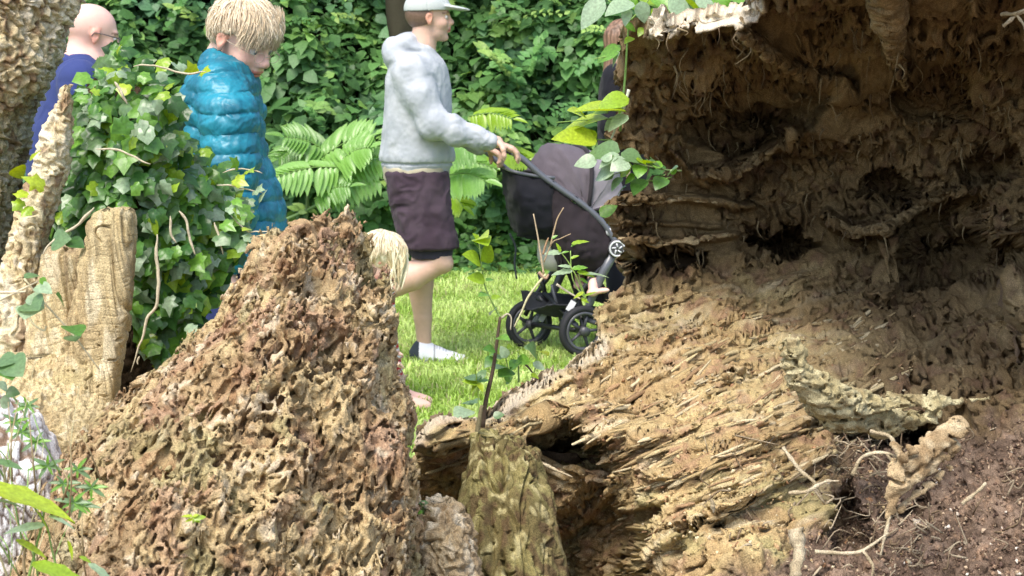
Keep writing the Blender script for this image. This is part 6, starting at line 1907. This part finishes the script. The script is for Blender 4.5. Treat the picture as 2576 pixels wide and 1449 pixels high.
# ------------------------------------------------------------------ ivy
IVYP = [(290, 112), (330, 150), (380, 172), (420, 200), (440, 250), (452, 340), (520, 392), (560, 430), (600, 470), (618, 540), (604, 600), (596, 650), (565, 700), (530, 755), (488, 815), (452, 872), (410, 905),
        (380, 880), (352, 800), (322, 740), (330, 640), (338, 560), (300, 545), (250, 542), (190, 565), (128, 606), (108, 575), (140, 500), (150, 440), (160, 340), (176, 262), (208, 236), (232, 180), (250, 150)]
def ivy():
    t = thing("ivy", "large ivy with pale veined leaves cascading over the old stump left of the boy", "ivy", A(330, 1500, 2.85) * [1, 1, 0])
    r = np.random.default_rng(55)
    poly = np.array(IVYP, float)
    pts = []
    while len(pts) < 1900:
        x, y = r.uniform(90, 640), r.uniform(100, 920)
        jx, jy = x + r.normal(0, 9), y + r.normal(0, 9)
        if in_poly(np.array([jx]), np.array([jy]), poly)[0]:
            if perlin(np.array([[x / 55, y / 38, 3.0]]), 4)[0] < -.42 and r.random() < .8: continue
            pts.append((x, y))
    pts = np.array(pts)
    shapes = [leaf_ivy(k) for k in range(8)]
    bulge = lambda x, y: 2.84 + .20 * ((x - 340) / 260.0) ** 2 - .06 * fbm(np.array([[x / 90, y / 60, 0]]), 2, 9)[0]
    lay = r.random(len(pts)) ** 1.3
    order = np.argsort(lay)
    keys = ["dark", "mid", "grey", "lime", "fresh", "pale"]
    SV = [[] for _ in keys]
    stuff = []
    for rank, i in enumerate(order):
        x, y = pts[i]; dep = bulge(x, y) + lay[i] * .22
        pos = A(x, y, dep)
        size = r.uniform(.016, .030) * (1.1 if y > 250 else .9)
        edge = sstep(350, 560, x) * .5
        top = sstep(300, 150, y)
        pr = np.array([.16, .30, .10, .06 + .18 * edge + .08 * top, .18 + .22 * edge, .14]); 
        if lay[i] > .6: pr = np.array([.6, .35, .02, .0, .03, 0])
        k = r.choice(6, p=pr / pr.sum())
        d = np.array([r.normal(0, .55), r.normal(-.25, .35), -.8 + r.normal(0, .35) + .9 * top * r.random()])
        nn = np.array([r.normal(-.05, .38), -.75 + r.normal(0, .22), .62 + r.normal(0, .32)])
        d = d - nn * (d @ nn) / (nn @ nn)
        if rank < 300:
            key = ("ivy", int(r.integers(8)), k)
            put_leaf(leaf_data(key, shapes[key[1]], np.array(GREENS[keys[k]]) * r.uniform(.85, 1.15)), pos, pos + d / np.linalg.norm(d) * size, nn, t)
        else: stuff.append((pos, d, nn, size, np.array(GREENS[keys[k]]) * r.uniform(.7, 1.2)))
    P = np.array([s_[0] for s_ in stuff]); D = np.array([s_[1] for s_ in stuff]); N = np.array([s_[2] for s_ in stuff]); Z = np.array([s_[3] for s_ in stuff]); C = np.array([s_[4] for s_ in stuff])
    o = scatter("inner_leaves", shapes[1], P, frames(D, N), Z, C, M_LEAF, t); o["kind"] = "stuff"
    # stems
    ST = [([(520, 180), (470, 186), (410, 170), (370, 165), (335, 168)], 2.72, .0022, 1), ([(290, 205), (305, 232), (320, 262)], 2.70, .0035, 1), ([(395, 590), (394, 640), (398, 700), (392, 770), (372, 800), (358, 850), (328, 935)], 2.70, .0034, 1),
          ([(352, 895), (345, 910), (347, 918)], 2.70, .002, 1), ([(450, 530), (470, 560), (478, 600), (492, 640)], 2.72, .0032, 1), ([(430, 545), (428, 580), (445, 612)], 2.72, .0026, 1), ([(236, 520), (190, 570), (128, 610), (110, 640)], 2.70, .0030, 1),
          ([(540, 560), (552, 600), (562, 640)], 2.74, .0025, 1), ([(240, 375), (300, 378), (350, 400), (380, 415)], 2.70, .0022, 1), ([(560, 434), (600, 425), (640, 432), (660, 438)], 2.74, .0016, 1), ([(580, 540), (620, 580), (660, 582), (712, 590)], 2.74, .0016, 1),
          ([(545, 465), (600, 470), (640, 480), (665, 490)], 2.74, .0016, 1), ([(400, 900), (420, 800), (410, 700), (360, 560), (330, 400), (310, 300)], 2.98, .008, .6), ([(330, 620), (360, 700), (380, 820)], 2.93, .006, .6)]
    for pp, dep, th, br in ST:
        q = spline([A(x, y, dep) for x, y in pp], 26)
        V, F = tube(q, th * .8 * np.interp(np.linspace(0, 1, 26), [0, .15, .85, 1], [.3, 1, .7, .2]), 6)
        V = V + .002 * np.stack([perlin(V * 60, 1), perlin(V * 60, 2), perlin(V * 60, 3)], 1)
        c = np.array((.50, .44, .30)) if br == 1 else np.array((.10, .07, .045))
        put_mesh(mesh("stem", V, F, M_STEM, col=np.tile(c, (len(V), 1))), t)
    # leaves on the runners that reach out past the boy's jacket
    RL = [(405, 150, 418, 183, "lime"), (447, 168, 436, 150, "pale"), (470, 170, 440, 168, "pale"), (488, 185, 474, 158, "yellow"), (505, 182, 520, 168, "yellow"), (295, 132, 296, 108, "lime"), (228, 194, 175, 194, "fresh"), (318, 212, 302, 240, "yellow"),
          (590, 450, 620, 462, "yellow"), (600, 420, 586, 395, "fresh"), (622, 430, 634, 424, "lime"), (640, 480, 660, 470, "pale"), (655, 495, 668, 478, "pale"), (590, 500, 608, 512, "fresh"), (605, 545, 596, 520, "lime"), (625, 575, 610, 570, "yellow"),
          (632, 590, 612, 600, "pale"), (600, 610, 625, 626, "grey"), (560, 560, 590, 575, "fresh"), (575, 520, 600, 530, "pale"), (545, 590, 580, 610, "grey"), (110, 470, 60, 440, "yellow"), (60, 480, 40, 500, "yellow"), (55, 505, 30, 530, "lime"),
          (75, 520, 50, 545, "lime"), (82, 390, 96, 380, "yellow"), (470, 820, 496, 830, "pale"), (300, 275, 330, 268, "grey"), (335, 1010, 356, 1000, "grey")]
    for x0, y0, x1, y1, kk in RL:
        a, b = A(x0, y0, 2.74 if y0 < 900 else 2.6), A(x1, y1, 2.72 if y0 < 900 else 2.6)
        d = b - a; L = np.linalg.norm(d); d = d / L * max(L * .8, .016)
        k = keys.index(kk) if kk in keys else 9
        key = ("ivy", int(r.integers(8)), kk)
        put_leaf(leaf_data(key, shapes[key[1]], GREENS[kk]), a, a + d, (r.normal(0, .2), -.8, .6 + r.normal(0, .2)), t)
ivy()

# ------------------------------------------------------------------ small plants with leaves placed one by one
def plant(name, label, cat, foot, stems, leaves, kind="ovate", thick=.0016, mat=None, nrm=(0, -.55, .85), stemc=(.20, .32, .08), seed=0, w=1.0):
    t = thing(name, label, cat, foot)
    r = np.random.default_rng(seed)
    for q in stems:
        pp, dep, th = q[0], q[1], q[2]; sc_ = q[3] if len(q) > 3 else stemc
        s_ = spline([A(x, y, dep) for x, y in pp], 20)
        V, F = tube(s_, th * np.linspace(1.1, .6, 20), 6)
        put_mesh(mesh("stem", V, F, M_STEM, col=np.tile(sc_, (len(V), 1))), t)
    T = {"ovate": [leaf_ovate(8, .34, .3, .22), leaf_ovate(8, .40, .2, .35), leaf_ovate(8, .30, .4, .1)], "long": [leaf_long(8, .16), leaf_long(8, .20, .05)]}[kind]
    for x0, y0, x1, y1, dep, kk in leaves:
        a, b = A(x0, y0, dep), A(x1, y1, dep - r.uniform(-.03, .04) * (kind == "ovate"))
        key = (kind, int(r.integers(len(T))), kk)
        n_ = np.array(nrm) + r.normal(0, .25, 3)
        put_leaf(leaf_data(key, T[key[1]], GREENS[kk]), a, b, n_, t, wscale=w * r.uniform(.85, 1.15))
    return t

plant("sapling", "broad leaved sapling with pale and yellow green leaves above the log's upper rim", "sapling", A(1580, 120, 3.45),
      [([(1560, 330), (1572, 200), (1578, 110), (1583, 40), (1590, -60)], 3.45, .0024, (.22, .38, .10)), ([(1588, 50), (1560, 25), (1530, 0)], 3.44, .002), ([(1588, 50), (1610, 25), (1640, -10)], 3.44, .002), ([(1680, 50), (1685, 10), (1690, -50)], 3.46, .0035)],
      [(1522, 0, 1458, 72, 3.42, "pale"), (1594, 7, 1521, 34, 3.41, "pale"), (1582, 18, 1571, 66, 3.40, "pale"), (1612, 2, 1622, 60, 3.41, "pale"), (1680, 2, 1745, 40, 3.42, "pale"), (1715, -4, 1762, 30, 3.44, "lime"), (1748, -4, 1808, 36, 3.42, "pale"),
       (1594, 95, 1570, 108, 3.44, "lime"), (1600, -10, 1670, 18, 3.46, "lime"), (1560, -12, 1610, 12, 3.47, "fresh"), (1640, -8, 1690, 26, 3.45, "fresh"), (1790, -10, 1850, 30, 3.46, "fresh"), (1820, -14, 1880, 8, 3.44, "fresh"),
       (1650, 20, 1640, 44, 3.44, "lime"), (1700, 20, 1720, 48, 3.43, "pale"), (1800, 10, 1835, 40, 3.5, "fresh"), (1730, 10, 1700, 40, 3.48, "lime"), (1570, 60, 1600, 78, 3.44, "fresh"), (1620, 70, 1606, 88, 3.43, "lime")], seed=1, w=1.15)
plant("sapling", "sapling branch with lime yellow leaves beside the log's broken left edge, above the stroller hood", "sapling", A(1560, 400, 3.42),
      [([(1582, 225), (1570, 270), (1550, 320), (1532, 362)], 3.42, .003, (.55, .58, .45)), ([(1562, 123), (1530, 140), (1495, 148)], 3.42, .0015), ([(1580, 300), (1500, 300), (1400, 308)], 3.41, .0015), ([(1540, 352), (1480, 350), (1400, 342)], 3.41, .0015)],
      [(1562, 123, 1495, 148, 3.41, "fresh"), (1560, 132, 1532, 169, 3.40, "pale"), (1560, 124, 1530, 120, 3.43, "fresh"), (1583, 248, 1507, 252, 3.40, "lime"), (1576, 282, 1444, 268, 3.40, "yellow"), (1530, 284, 1490, 280, 3.40, "lime"), (1478, 300, 1444, 262, 3.39, "yellow"),
       (1530, 297, 1390, 308, 3.40, "yellow"), (1580, 290, 1528, 314, 3.39, "pale"), (1530, 285, 1545, 262, 3.41, "grey"), (1502, 355, 1391, 342, 3.38, "yellow"), (1500, 352, 1442, 318, 3.39, "yellow"), (1540, 360, 1500, 380, 3.40, "lime"), (1500, 362, 1440, 320, 3.42, "lime"),
       (1560, 300, 1520, 326, 3.42, "pale"), (1574, 262, 1550, 280, 3.42, "fresh"), (1470, 356, 1455, 330, 3.43, "grey")], seed=2, w=1.1)
plant("sapling", "spray of whitish green leaves hanging over the right end of the stroller hood", "sapling", A(1650, 430, 3.36),
      [([(1715, 430), (1680, 428), (1640, 420), (1600, 412), (1560, 395)], 3.34, .002, (.10, .14, .05)), ([(1690, 445), (1650, 455), (1600, 450), (1560, 440)], 3.34, .0012), ([(1600, 412), (1570, 430), (1540, 440)], 3.34, .0012)],
      [(1560, 382, 1470, 378, 3.32, "grey"), (1558, 388, 1502, 415, 3.31, "pale"), (1502, 405, 1446, 405, 3.32, "pale"), (1562, 385, 1618, 394, 3.32, "grey"), (1600, 395, 1590, 372, 3.33, "pale"), (1558, 420, 1488, 442, 3.31, "pale"), (1590, 416, 1550, 438, 3.31, "lime"),
       (1612, 415, 1606, 436, 3.32, "fresh"), (1662, 420, 1632, 402, 3.32, "grey"), (1706, 420, 1676, 440, 3.32, "grey"), (1566, 446, 1532, 470, 3.32, "grey"), (1620, 450, 1590, 478, 3.33, "mid"), (1640, 440, 1620, 468, 3.33, "mid"), (1600, 440, 1570, 462, 3.32, "fresh"),
       (1530, 395, 1500, 388, 3.33, "pale"), (1650, 425, 1660, 400, 3.33, "fresh"), (1690, 440, 1700, 420, 3.33, "fresh"), (1540, 450, 1516, 440, 3.32, "grey"), (1672, 446, 1650, 466, 3.33, "mid"), (1600, 400, 1632, 408, 3.31, "lime"), (1540, 400, 1510, 392, 3.30, "pale"),
       (1580, 405, 1540, 418, 3.30, "pale"), (1620, 412, 1650, 404, 3.31, "lime"), (1576, 468, 1548, 488, 3.33, "mid"), (1510, 545, 1550, 512, 3.5, "fresh")], seed=3, w=1.2)
# in front of the lawn
plant("seedling", "slender seedling with a dark lower stem and light green tip in front of the lawn", "seedling", A(1216, 1010, 3.0),
      [([(1214, 1075), (1222, 1010), (1240, 930), (1250, 860), (1258, 797)], 3.0, .0042, (.10, .07, .045)), ([(1258, 797), (1248, 780), (1220, 720), (1211, 662), (1203, 590)], 3.0, .0016, (.28, .42, .12)), ([(1262, 800), (1276, 790), (1286, 800), (1284, 830)], 3.0, .0018, (.45, .40, .28)),
       ([(1204, 1040), (1203, 1000), (1202, 960)], 2.98, .0014, (.25, .38, .1)), ([(1196, 1120), (1205, 1060), (1212, 1020)], 2.97, .005, (.20, .17, .09))],
      [(1209, 657, 1243, 616, 2.99, "lime"), (1208, 660, 1180, 632, 2.99, "lime"), (1204, 606, 1190, 586, 2.99, "lime"), (1204, 600, 1214, 580, 2.99, "yellow"), (1220, 705, 1180, 694, 2.99, "lime"), (1221, 706, 1243, 700, 2.99, "fresh"), (1206, 630, 1196, 608, 2.99, "fresh"), (1214, 680, 1190, 672, 2.99, "lime"), (1212, 672, 1236, 668, 2.99, "fresh"), (1230, 742, 1206, 738, 2.99, "fresh"), (1236, 752, 1262, 744, 2.99, "lime"), (1204, 600, 1222, 598, 2.99, "lime"), (1248, 778, 1228, 786, 2.99, "pale"), (1250, 850, 1276, 842, 2.99, "fresh"), (1245, 880, 1224, 872, 2.99, "mid"),
       (1204, 965, 1168, 950, 2.98, "lime"), (1204, 962, 1232, 946, 2.98, "fresh"), (1203, 958, 1190, 930, 2.98, "lime"), (1202, 962, 1216, 985, 2.98, "yellow"), (1202, 965, 1182, 985, 2.98, "lime"), (1204, 955, 1222, 926, 2.98, "grey"), (1202, 958, 1170, 930, 2.97, "grey")], seed=4)
plant("weed", "leafy weed clump growing behind the log's lower lip, right of the dark stemmed seedling", "weed", A(1300, 965, 3.12),
      [([(1305, 962), (1304, 920), (1303, 880)], 3.1, .0018, (.2, .3, .1)), ([(1310, 905), (1330, 925), (1345, 945)], 3.1, .002, (.08, .06, .05)), ([(1280, 965), (1275, 910), (1262, 880)], 3.1, .0012), ([(1340, 950), (1350, 910), (1352, 880)], 3.1, .0012)],
      [(1303, 905, 1285, 925, 3.09, "mid"), (1303, 900, 1322, 895, 3.09, "pale"), (1260, 905, 1240, 885, 3.09, "grey"), (1275, 900, 1262, 872, 3.09, "pale"), (1285, 930, 1258, 940, 3.09, "mid"), (1300, 885, 1284, 868, 3.09, "lime"), (1340, 912, 1372, 930, 3.09, "pale"), (1330, 900, 1300, 912, 3.09, "fresh"),
       (1350, 890, 1340, 868, 3.09, "grey"), (1352, 884, 1380, 880, 3.09, "lime"), (1275, 925, 1250, 916, 3.09, "grey"), (1270, 945, 1284, 960, 3.09, "fresh"), (1320, 870, 1350, 882, 3.12, "grey"), (1290, 950, 1266, 962, 3.1, "fresh"), (1245, 900, 1222, 915, 3.1, "mid"),
       (1230, 895, 1254, 876, 3.1, "fresh"), (1190, 1020, 1160, 1010, 3.08, "grey"), (1180, 1030, 1150, 1036, 3.08, "pale"), (1200, 1015, 1184, 1000, 3.08, "grey"), (1335, 940, 1356, 952, 3.09, "lime"), (1240, 1048, 1268, 1040, 2.95, "grey")], seed=5, w=1.15)
plant("seedling", "narrow leaved seedling growing before the stroller's wheels and frame", "seedling", A(1470, 760, 3.3),
      [([(1474, 752), (1450, 722), (1438, 690), (1435, 631)], 3.3, .0016, (.30, .45, .12)), ([(1470, 748), (1452, 700), (1430, 660), (1412, 636)], 3.3, .0014, (.30, .45, .12)), ([(1474, 750), (1462, 715), (1456, 690)], 3.3, .0012, (.30, .45, .12)), ([(1400, 715), (1430, 735), (1460, 752)], 3.3, .0022, (.75, .66, .5))],
      [(1438, 614, 1480, 600, 3.29, "lime"), (1436, 620, 1450, 612, 3.29, "fresh"), (1412, 636, 1368, 632, 3.29, "pale"), (1410, 634, 1402, 610, 3.29, "lime"), (1414, 636, 1432, 630, 3.29, "fresh"), (1440, 682, 1386, 683, 3.28, "pale"), (1440, 676, 1478, 668, 3.28, "fresh"), (1456, 690, 1530, 682, 3.28, "pale"),
       (1452, 684, 1500, 690, 3.28, "lime"), (1436, 672, 1404, 664, 3.28, "pale"), (1468, 735, 1440, 748, 3.28, "yellow"), (1470, 745, 1500, 730, 3.28, "lime"), (1460, 700, 1482, 712, 3.28, "fresh"), (1436, 650, 1456, 640, 3.28, "lime"), (1462, 752, 1484, 760, 3.28, "lime")], "long", seed=6, w=1.1)
plant("dry_twig", "dry brown forked twig standing in front of the stroller's seat", "twig", A(1370, 700, 3.25),
      [([(1368, 690), (1360, 640), (1352, 590), (1342, 538)], 3.2, .0019, (.48, .38, .24)), ([(1385, 618), (1395, 575), (1403, 548), (1418, 522)], 3.2, .0016, (.42, .31, .18)), ([(1372, 690), (1330, 745), (1312, 785), (1294, 822)], 3.2, .0022, (.58, .55, .32)),
       ([(1368, 660), (1388, 612), (1410, 600), (1436, 588)], 3.2, .0012, (.40, .30, .18)), ([(1366, 640), (1374, 612), (1380, 598)], 3.2, .002, (.35, .22, .12)), ([(1355, 685), (1372, 700), (1380, 690)], 3.2, .003, (.45, .3, .2))],
      [(1388, 600, 1402, 590, 3.19, "fresh")], "long", seed=7)
plant("sprout", "tiny yellow green sprout growing out of the rotten mound near its middle", "sprout", A(484, 1312, 2.12),
      [([(487, 1316), (484, 1302), (480, 1292)], 2.12, .0012, (.35, .45, .1))], [(486, 1304, 518, 1299, 2.11, "lime"), (484, 1300, 456, 1294, 2.11, "yellow"), (485, 1306, 464, 1310, 2.11, "yellow"), (486, 1308, 506, 1312, 2.11, "lime"), (485, 1300, 500, 1292, 2.11, "yellow")], "long", seed=8, w=1.5)
plant("weed", "broad bladed light green weed leaning in from the lower left corner", "weed", A(-20, 1500, 2.0),
      [([(-30, 1300), (10, 1250), (40, 1232)], 1.98, .0016, (.35, .3, .15)), ([(60, 1500), (90, 1380), (110, 1290), (92, 1240)], 1.98, .0016), ([(150, 1460), (130, 1380), (120, 1330), (100, 1290)], 1.98, .0012), ([(70, 1500), (60, 1400), (84, 1330)], 1.98, .002, (.30, .22, .12))],
      [(-60, 1222, 195, 1262, 1.96, "yellow"), (112, 1322, 4, 1326, 1.96, "pale"), (122, 1298, 192, 1318, 1.95, "pale"), (90, 1284, 134, 1334, 1.95, "lime"), (40, 1358, 124, 1392, 1.97, "yellow"), (80, 1418, 250, 1462, 1.95, "lime"), (222, 1418, 304, 1466, 1.95, "pale"),
       (-20, 1258, 60, 1262, 1.97, "pale"), (170, 1360, 190, 1405, 1.96, "yellow"), (200, 1400, 232, 1412, 1.96, "lime"), (-10, 1160, 60, 1170, 1.98, "grey"), (-5, 1130, 30, 1160, 1.98, "fresh"), (30, 1245, 90, 1256, 1.97, "grey")], "long", seed=9, nrm=(.1, -.30, .95), w=.9)
plant("sprout", "small green sprout rising from the pale stub beside the mossy stub", "sprout", A(1062, 1290, 2.6),
      [([(1066, 1300), (1064, 1280), (1058, 1262)], 2.6, .0014)], [(1064, 1272, 1050, 1256, 2.6, "fresh"), (1064, 1276, 1084, 1280, 2.59, "grey"), (1062, 1284, 1048, 1290, 2.59, "fresh"), (1066, 1270, 1074, 1262, 2.59, "grey")], seed=11, w=1.2)
plant("ivy_sprig", "little ivy sprig with grey green leaves on the pale base at the left edge", "ivy", A(30, 950, 2.45),
      [([(-10, 735), (40, 735), (66, 733)], 2.5, .0022, (.6, .52, .36)), ([(60, 700), (110, 760), (190, 850), (250, 930)], 2.5, .0014, (.55, .48, .3)), ([(64, 770), (80, 810), (110, 832), (116, 820)], 2.5, .0016, (.55, .5, .3)), ([(-10, 760), (40, 735), (96, 708)], 2.5, .002, (.58, .5, .34)), ([(20, 980), (60, 1040), (80, 1120)], 2.4, .0012)],
      [(60, 700, 100, 690, 2.48, "grey"), (90, 720, 130, 735, 2.48, "pale"), (70, 745, 110, 760, 2.48, "pale"), (85, 770, 60, 790, 2.48, "pale"), (70, 760, 95, 775, 2.48, "grey"), (100, 700, 118, 716, 2.48, "fresh"), (140, 740, 165, 770, 2.48, "mid"), (-6, 910, 40, 900, 2.38, "grey"), (20, 905, 48, 935, 2.38, "grey"),
       (10, 925, 30, 950, 2.38, "mid"), (-8, 960, 20, 980, 2.38, "pale"), (15, 985, 50, 990, 2.38, "grey"), (0, 1005, 30, 1020, 2.38, "pale"), (175, 820, 200, 840, 2.48, "mid"), (190, 860, 170, 840, 2.48, "grey"), (130, 610, 170, 596, 2.7, "grey"), (170, 606, 210, 615, 2.7, "dark"), (40, 420, 50, 440, 2.9, "yellow")], seed=12, w=1.5)
# thin dry and green grass stalks in the lower left corner
def stalks():
    r = np.random.default_rng(19); t = thing("tall_grass", "sparse thin green and straw coloured stalks in front of the white crackled rock", "grass tuft", A(60, 1600, 2.05) * [1, 1, 0])
    for k in range(44):
        x0 = r.uniform(-20, 300); y0 = r.uniform(1380, 1500) if k % 2 else r.uniform(1180, 1330); dep = r.uniform(2.0, 2.2)
        x1 = x0 + r.normal(0, 70); y1 = y0 - r.uniform(70, 300)
        if x1 > 210 and y1 < 1250: continue
        q = spline([A(x0, y0, dep), A((x0 + x1) / 2 + r.normal(0, 14), (y0 + y1) / 2, dep - .02), A(x1, y1, dep + .01)], 12)
        th = r.uniform(.0005, .0012); V, F = tube(q, th * np.linspace(1.3, .5, 12), 5)
        c = [(.22, .36, .10), (.50, .46, .26), (.33, .25, .13)][int(r.integers(3))]
        put_mesh(mesh("stalk", V, F, M_STEM, col=np.tile(c, (len(V), 1))), t)
    T = leaf_long(5, .14)
    for cx_, cy_, dep in [(230, 1225, 2.1), (195, 1180, 2.1), (185, 1262, 2.08), (120, 1170, 2.1), (55, 1085, 2.15), (90, 1110, 2.15), (160, 1215, 2.1), (70, 1020, 2.2), (210, 1270, 2.1), (40, 1060, 2.2)]:      # whorls of narrow bedstraw leaves
        c = A(cx_, cy_, dep)
        for j in range(7):
            a = j * 2 * math.pi / 7 + cx_; d = np.array([math.cos(a), -.25, math.sin(a) * .7])
            put_leaf(leaf_data(("bed", 0, "fresh" if j % 2 else "grey"), T, GREENS["fresh" if j % 2 else "grey"]), c, c + d * r.uniform(.014, .024), (0, -.8, .6), t)
stalks()

# white rock with a network of fine brown cracks
def rock():
    n, m = 150, 220
    th = np.linspace(.02, math.pi - .02, n); ph = np.linspace(0, 2 * math.pi, m, endpoint=False)
    D = np.stack([np.outer(np.sin(th), np.cos(ph)), np.outer(np.sin(th), np.sin(ph)), np.outer(np.cos(th), np.ones(m))], -1)
    c = A(-20, 1345, 2.42)
    P = c + D * [.105, .12, .175] * (1 + .12 * fbm(D * 1.6, 3, 4) + .05 * ridged(D * 2.4, 2, 7))[..., None]
    w_ = np.stack([perlin(P * 14, 1), perlin(P * 14, 2), perlin(P * 14, 3)], -1) * .010
    F1, F2 = worley((P + w_) * [52, 52, 40], 3)
    e = F2 - F1; crk = 1 - sstep(.03, .13, e)
    P = P - D * (.004 * crk)[..., None] + D * (.002 * perlin(P * 60, 4))[..., None]
    col = mixc((.80, .79, .78), (.70, .67, .64), sstep(-.2, .5, fbm(P * 20, 2, 9))); col = mixc(col, (.22, .15, .10), crk)
    F = grid_faces(n, m, wrap=True)
    o = mesh("white_rock", P, F[:, ::-1], M_BARK, col=col.reshape(-1, 3))
    tag(o, "white rock covered in a net of thin brown cracks at the lower left edge", "rock")
rock()

# ------------------------------------------------------------------ feathery compound leaves in the undergrowth
def compound_plant(label, foot, fr, seed, kind="fresh", dep=12.7):
    t = thing("feathery_shrub", label, "shrub", foot)
    r = np.random.default_rng(seed)
    T = leaf_ovate(6, .17, .3, .25)
    for (x0, y0, x1, y1, L, kk, down) in fr:
        d0 = dep + r.uniform(-.15, .15)
        a, b = A(x0, y0, d0), A(x1, y1, d0 - .12)
        f_ = bpy.data.objects.new("frond", None); COL.objects.link(f_); f_.parent = t; f_.location = tuple(a - np.array(t.location)); f_.empty_display_size = .05
        m_ = (a + b) / 2 + [0, 0, .03]
        q = spline([a, m_, b], 14)
        V, F = tube(q, .004 * np.linspace(1.2, .5, 14), 5); put_mesh(mesh("midrib", V, F, M_STEM, col=np.tile((.16, .27, .07), (len(V), 1))), f_)
        n = 11; ax_ = (b - a) / np.linalg.norm(b - a); side = np.cross(ax_, [0, -.75, .6]); side /= np.linalg.norm(side)
        for j in range(n):
            s_ = .12 + .86 * j / (n - 1); p_0 = q[int(s_ * 13)]
            l_ = L * (.7 + .5 * math.sin(math.pi * min(1, .25 + .75 * s_)))
            for sg in (1, -1):
                d = side * sg * .9 + ax_ * .45 + np.array([0, -.15, -.35 * down])
                d /= np.linalg.norm(d)
                put_leaf(leaf_data(("comp", 0, kk), T, GREENS[kk]), p_0, p_0 + d * l_ * r.uniform(.9, 1.1), np.array([0, -.6, .8]) + r.normal(0, .12, 3), f_, name="leaflet")
        put_leaf(leaf_data(("comp", 0, kk), T, GREENS[kk]), q[-1], q[-1] + ax_ * L, (0, -.6, .8), f_, name="leaflet")
    return t
GREENS["soft"] = (.17, .33, .08); GREENS["soft2"] = (.24, .43, .11)
tt = compound_plant("feathery light green shrub between the blond boy's jacket and the grey hoodie", A(780, 600, 12.9) * [1, 1, 0],
    [(860, 420, 690, 448, .16, "soft2", 1.2), (830, 385, 715, 345, .14, "soft", .3), (800, 400, 940, 340, .16, "soft2", .2), (840, 440, 965, 400, .17, "soft2", 1.2), (800, 470, 960, 450, .17, "soft2", 1.5), (790, 500, 880, 470, .12, "soft", .8), (770, 380, 700, 400, .13, "soft", 1), (850, 410, 930, 372, .15, "soft2", .3)], 3)
V, F = tube(spline([A(700, 560, 12.9), A(780, 525, 12.9), A(860, 480, 12.85)], 14), .012, 7); put_mesh(mesh("stem", V, F, M_STEM, col=np.tile((.13, .22, .08), (len(V), 1))), tt)
V, F = tube(spline([A(770, 590, 12.9), A(775, 480, 12.9), A(790, 400, 12.85)], 14), .012, 7); put_mesh(mesh("stem", V, F, M_STEM, col=np.tile((.10, .15, .06), (len(V), 1))), tt)
compound_plant("feathery light green shrub behind the man's hands, with drooping yellowish leaflets", A(1200, 640, 12.9) * [1, 1, 0],
    [(1120, 410, 1250, 425, .17, "soft2", 1.5), (1130, 440, 1220, 455, .15, "soft2", 1.4), (1180, 292, 1290, 300, .11, "lime", 1.0), (1225, 372, 1330, 400, .14, "lime", 1.6), (1110, 370, 1200, 385, .15, "soft", .8), (1130, 500, 1165, 520, .12, "lime", 1.2)], 4)
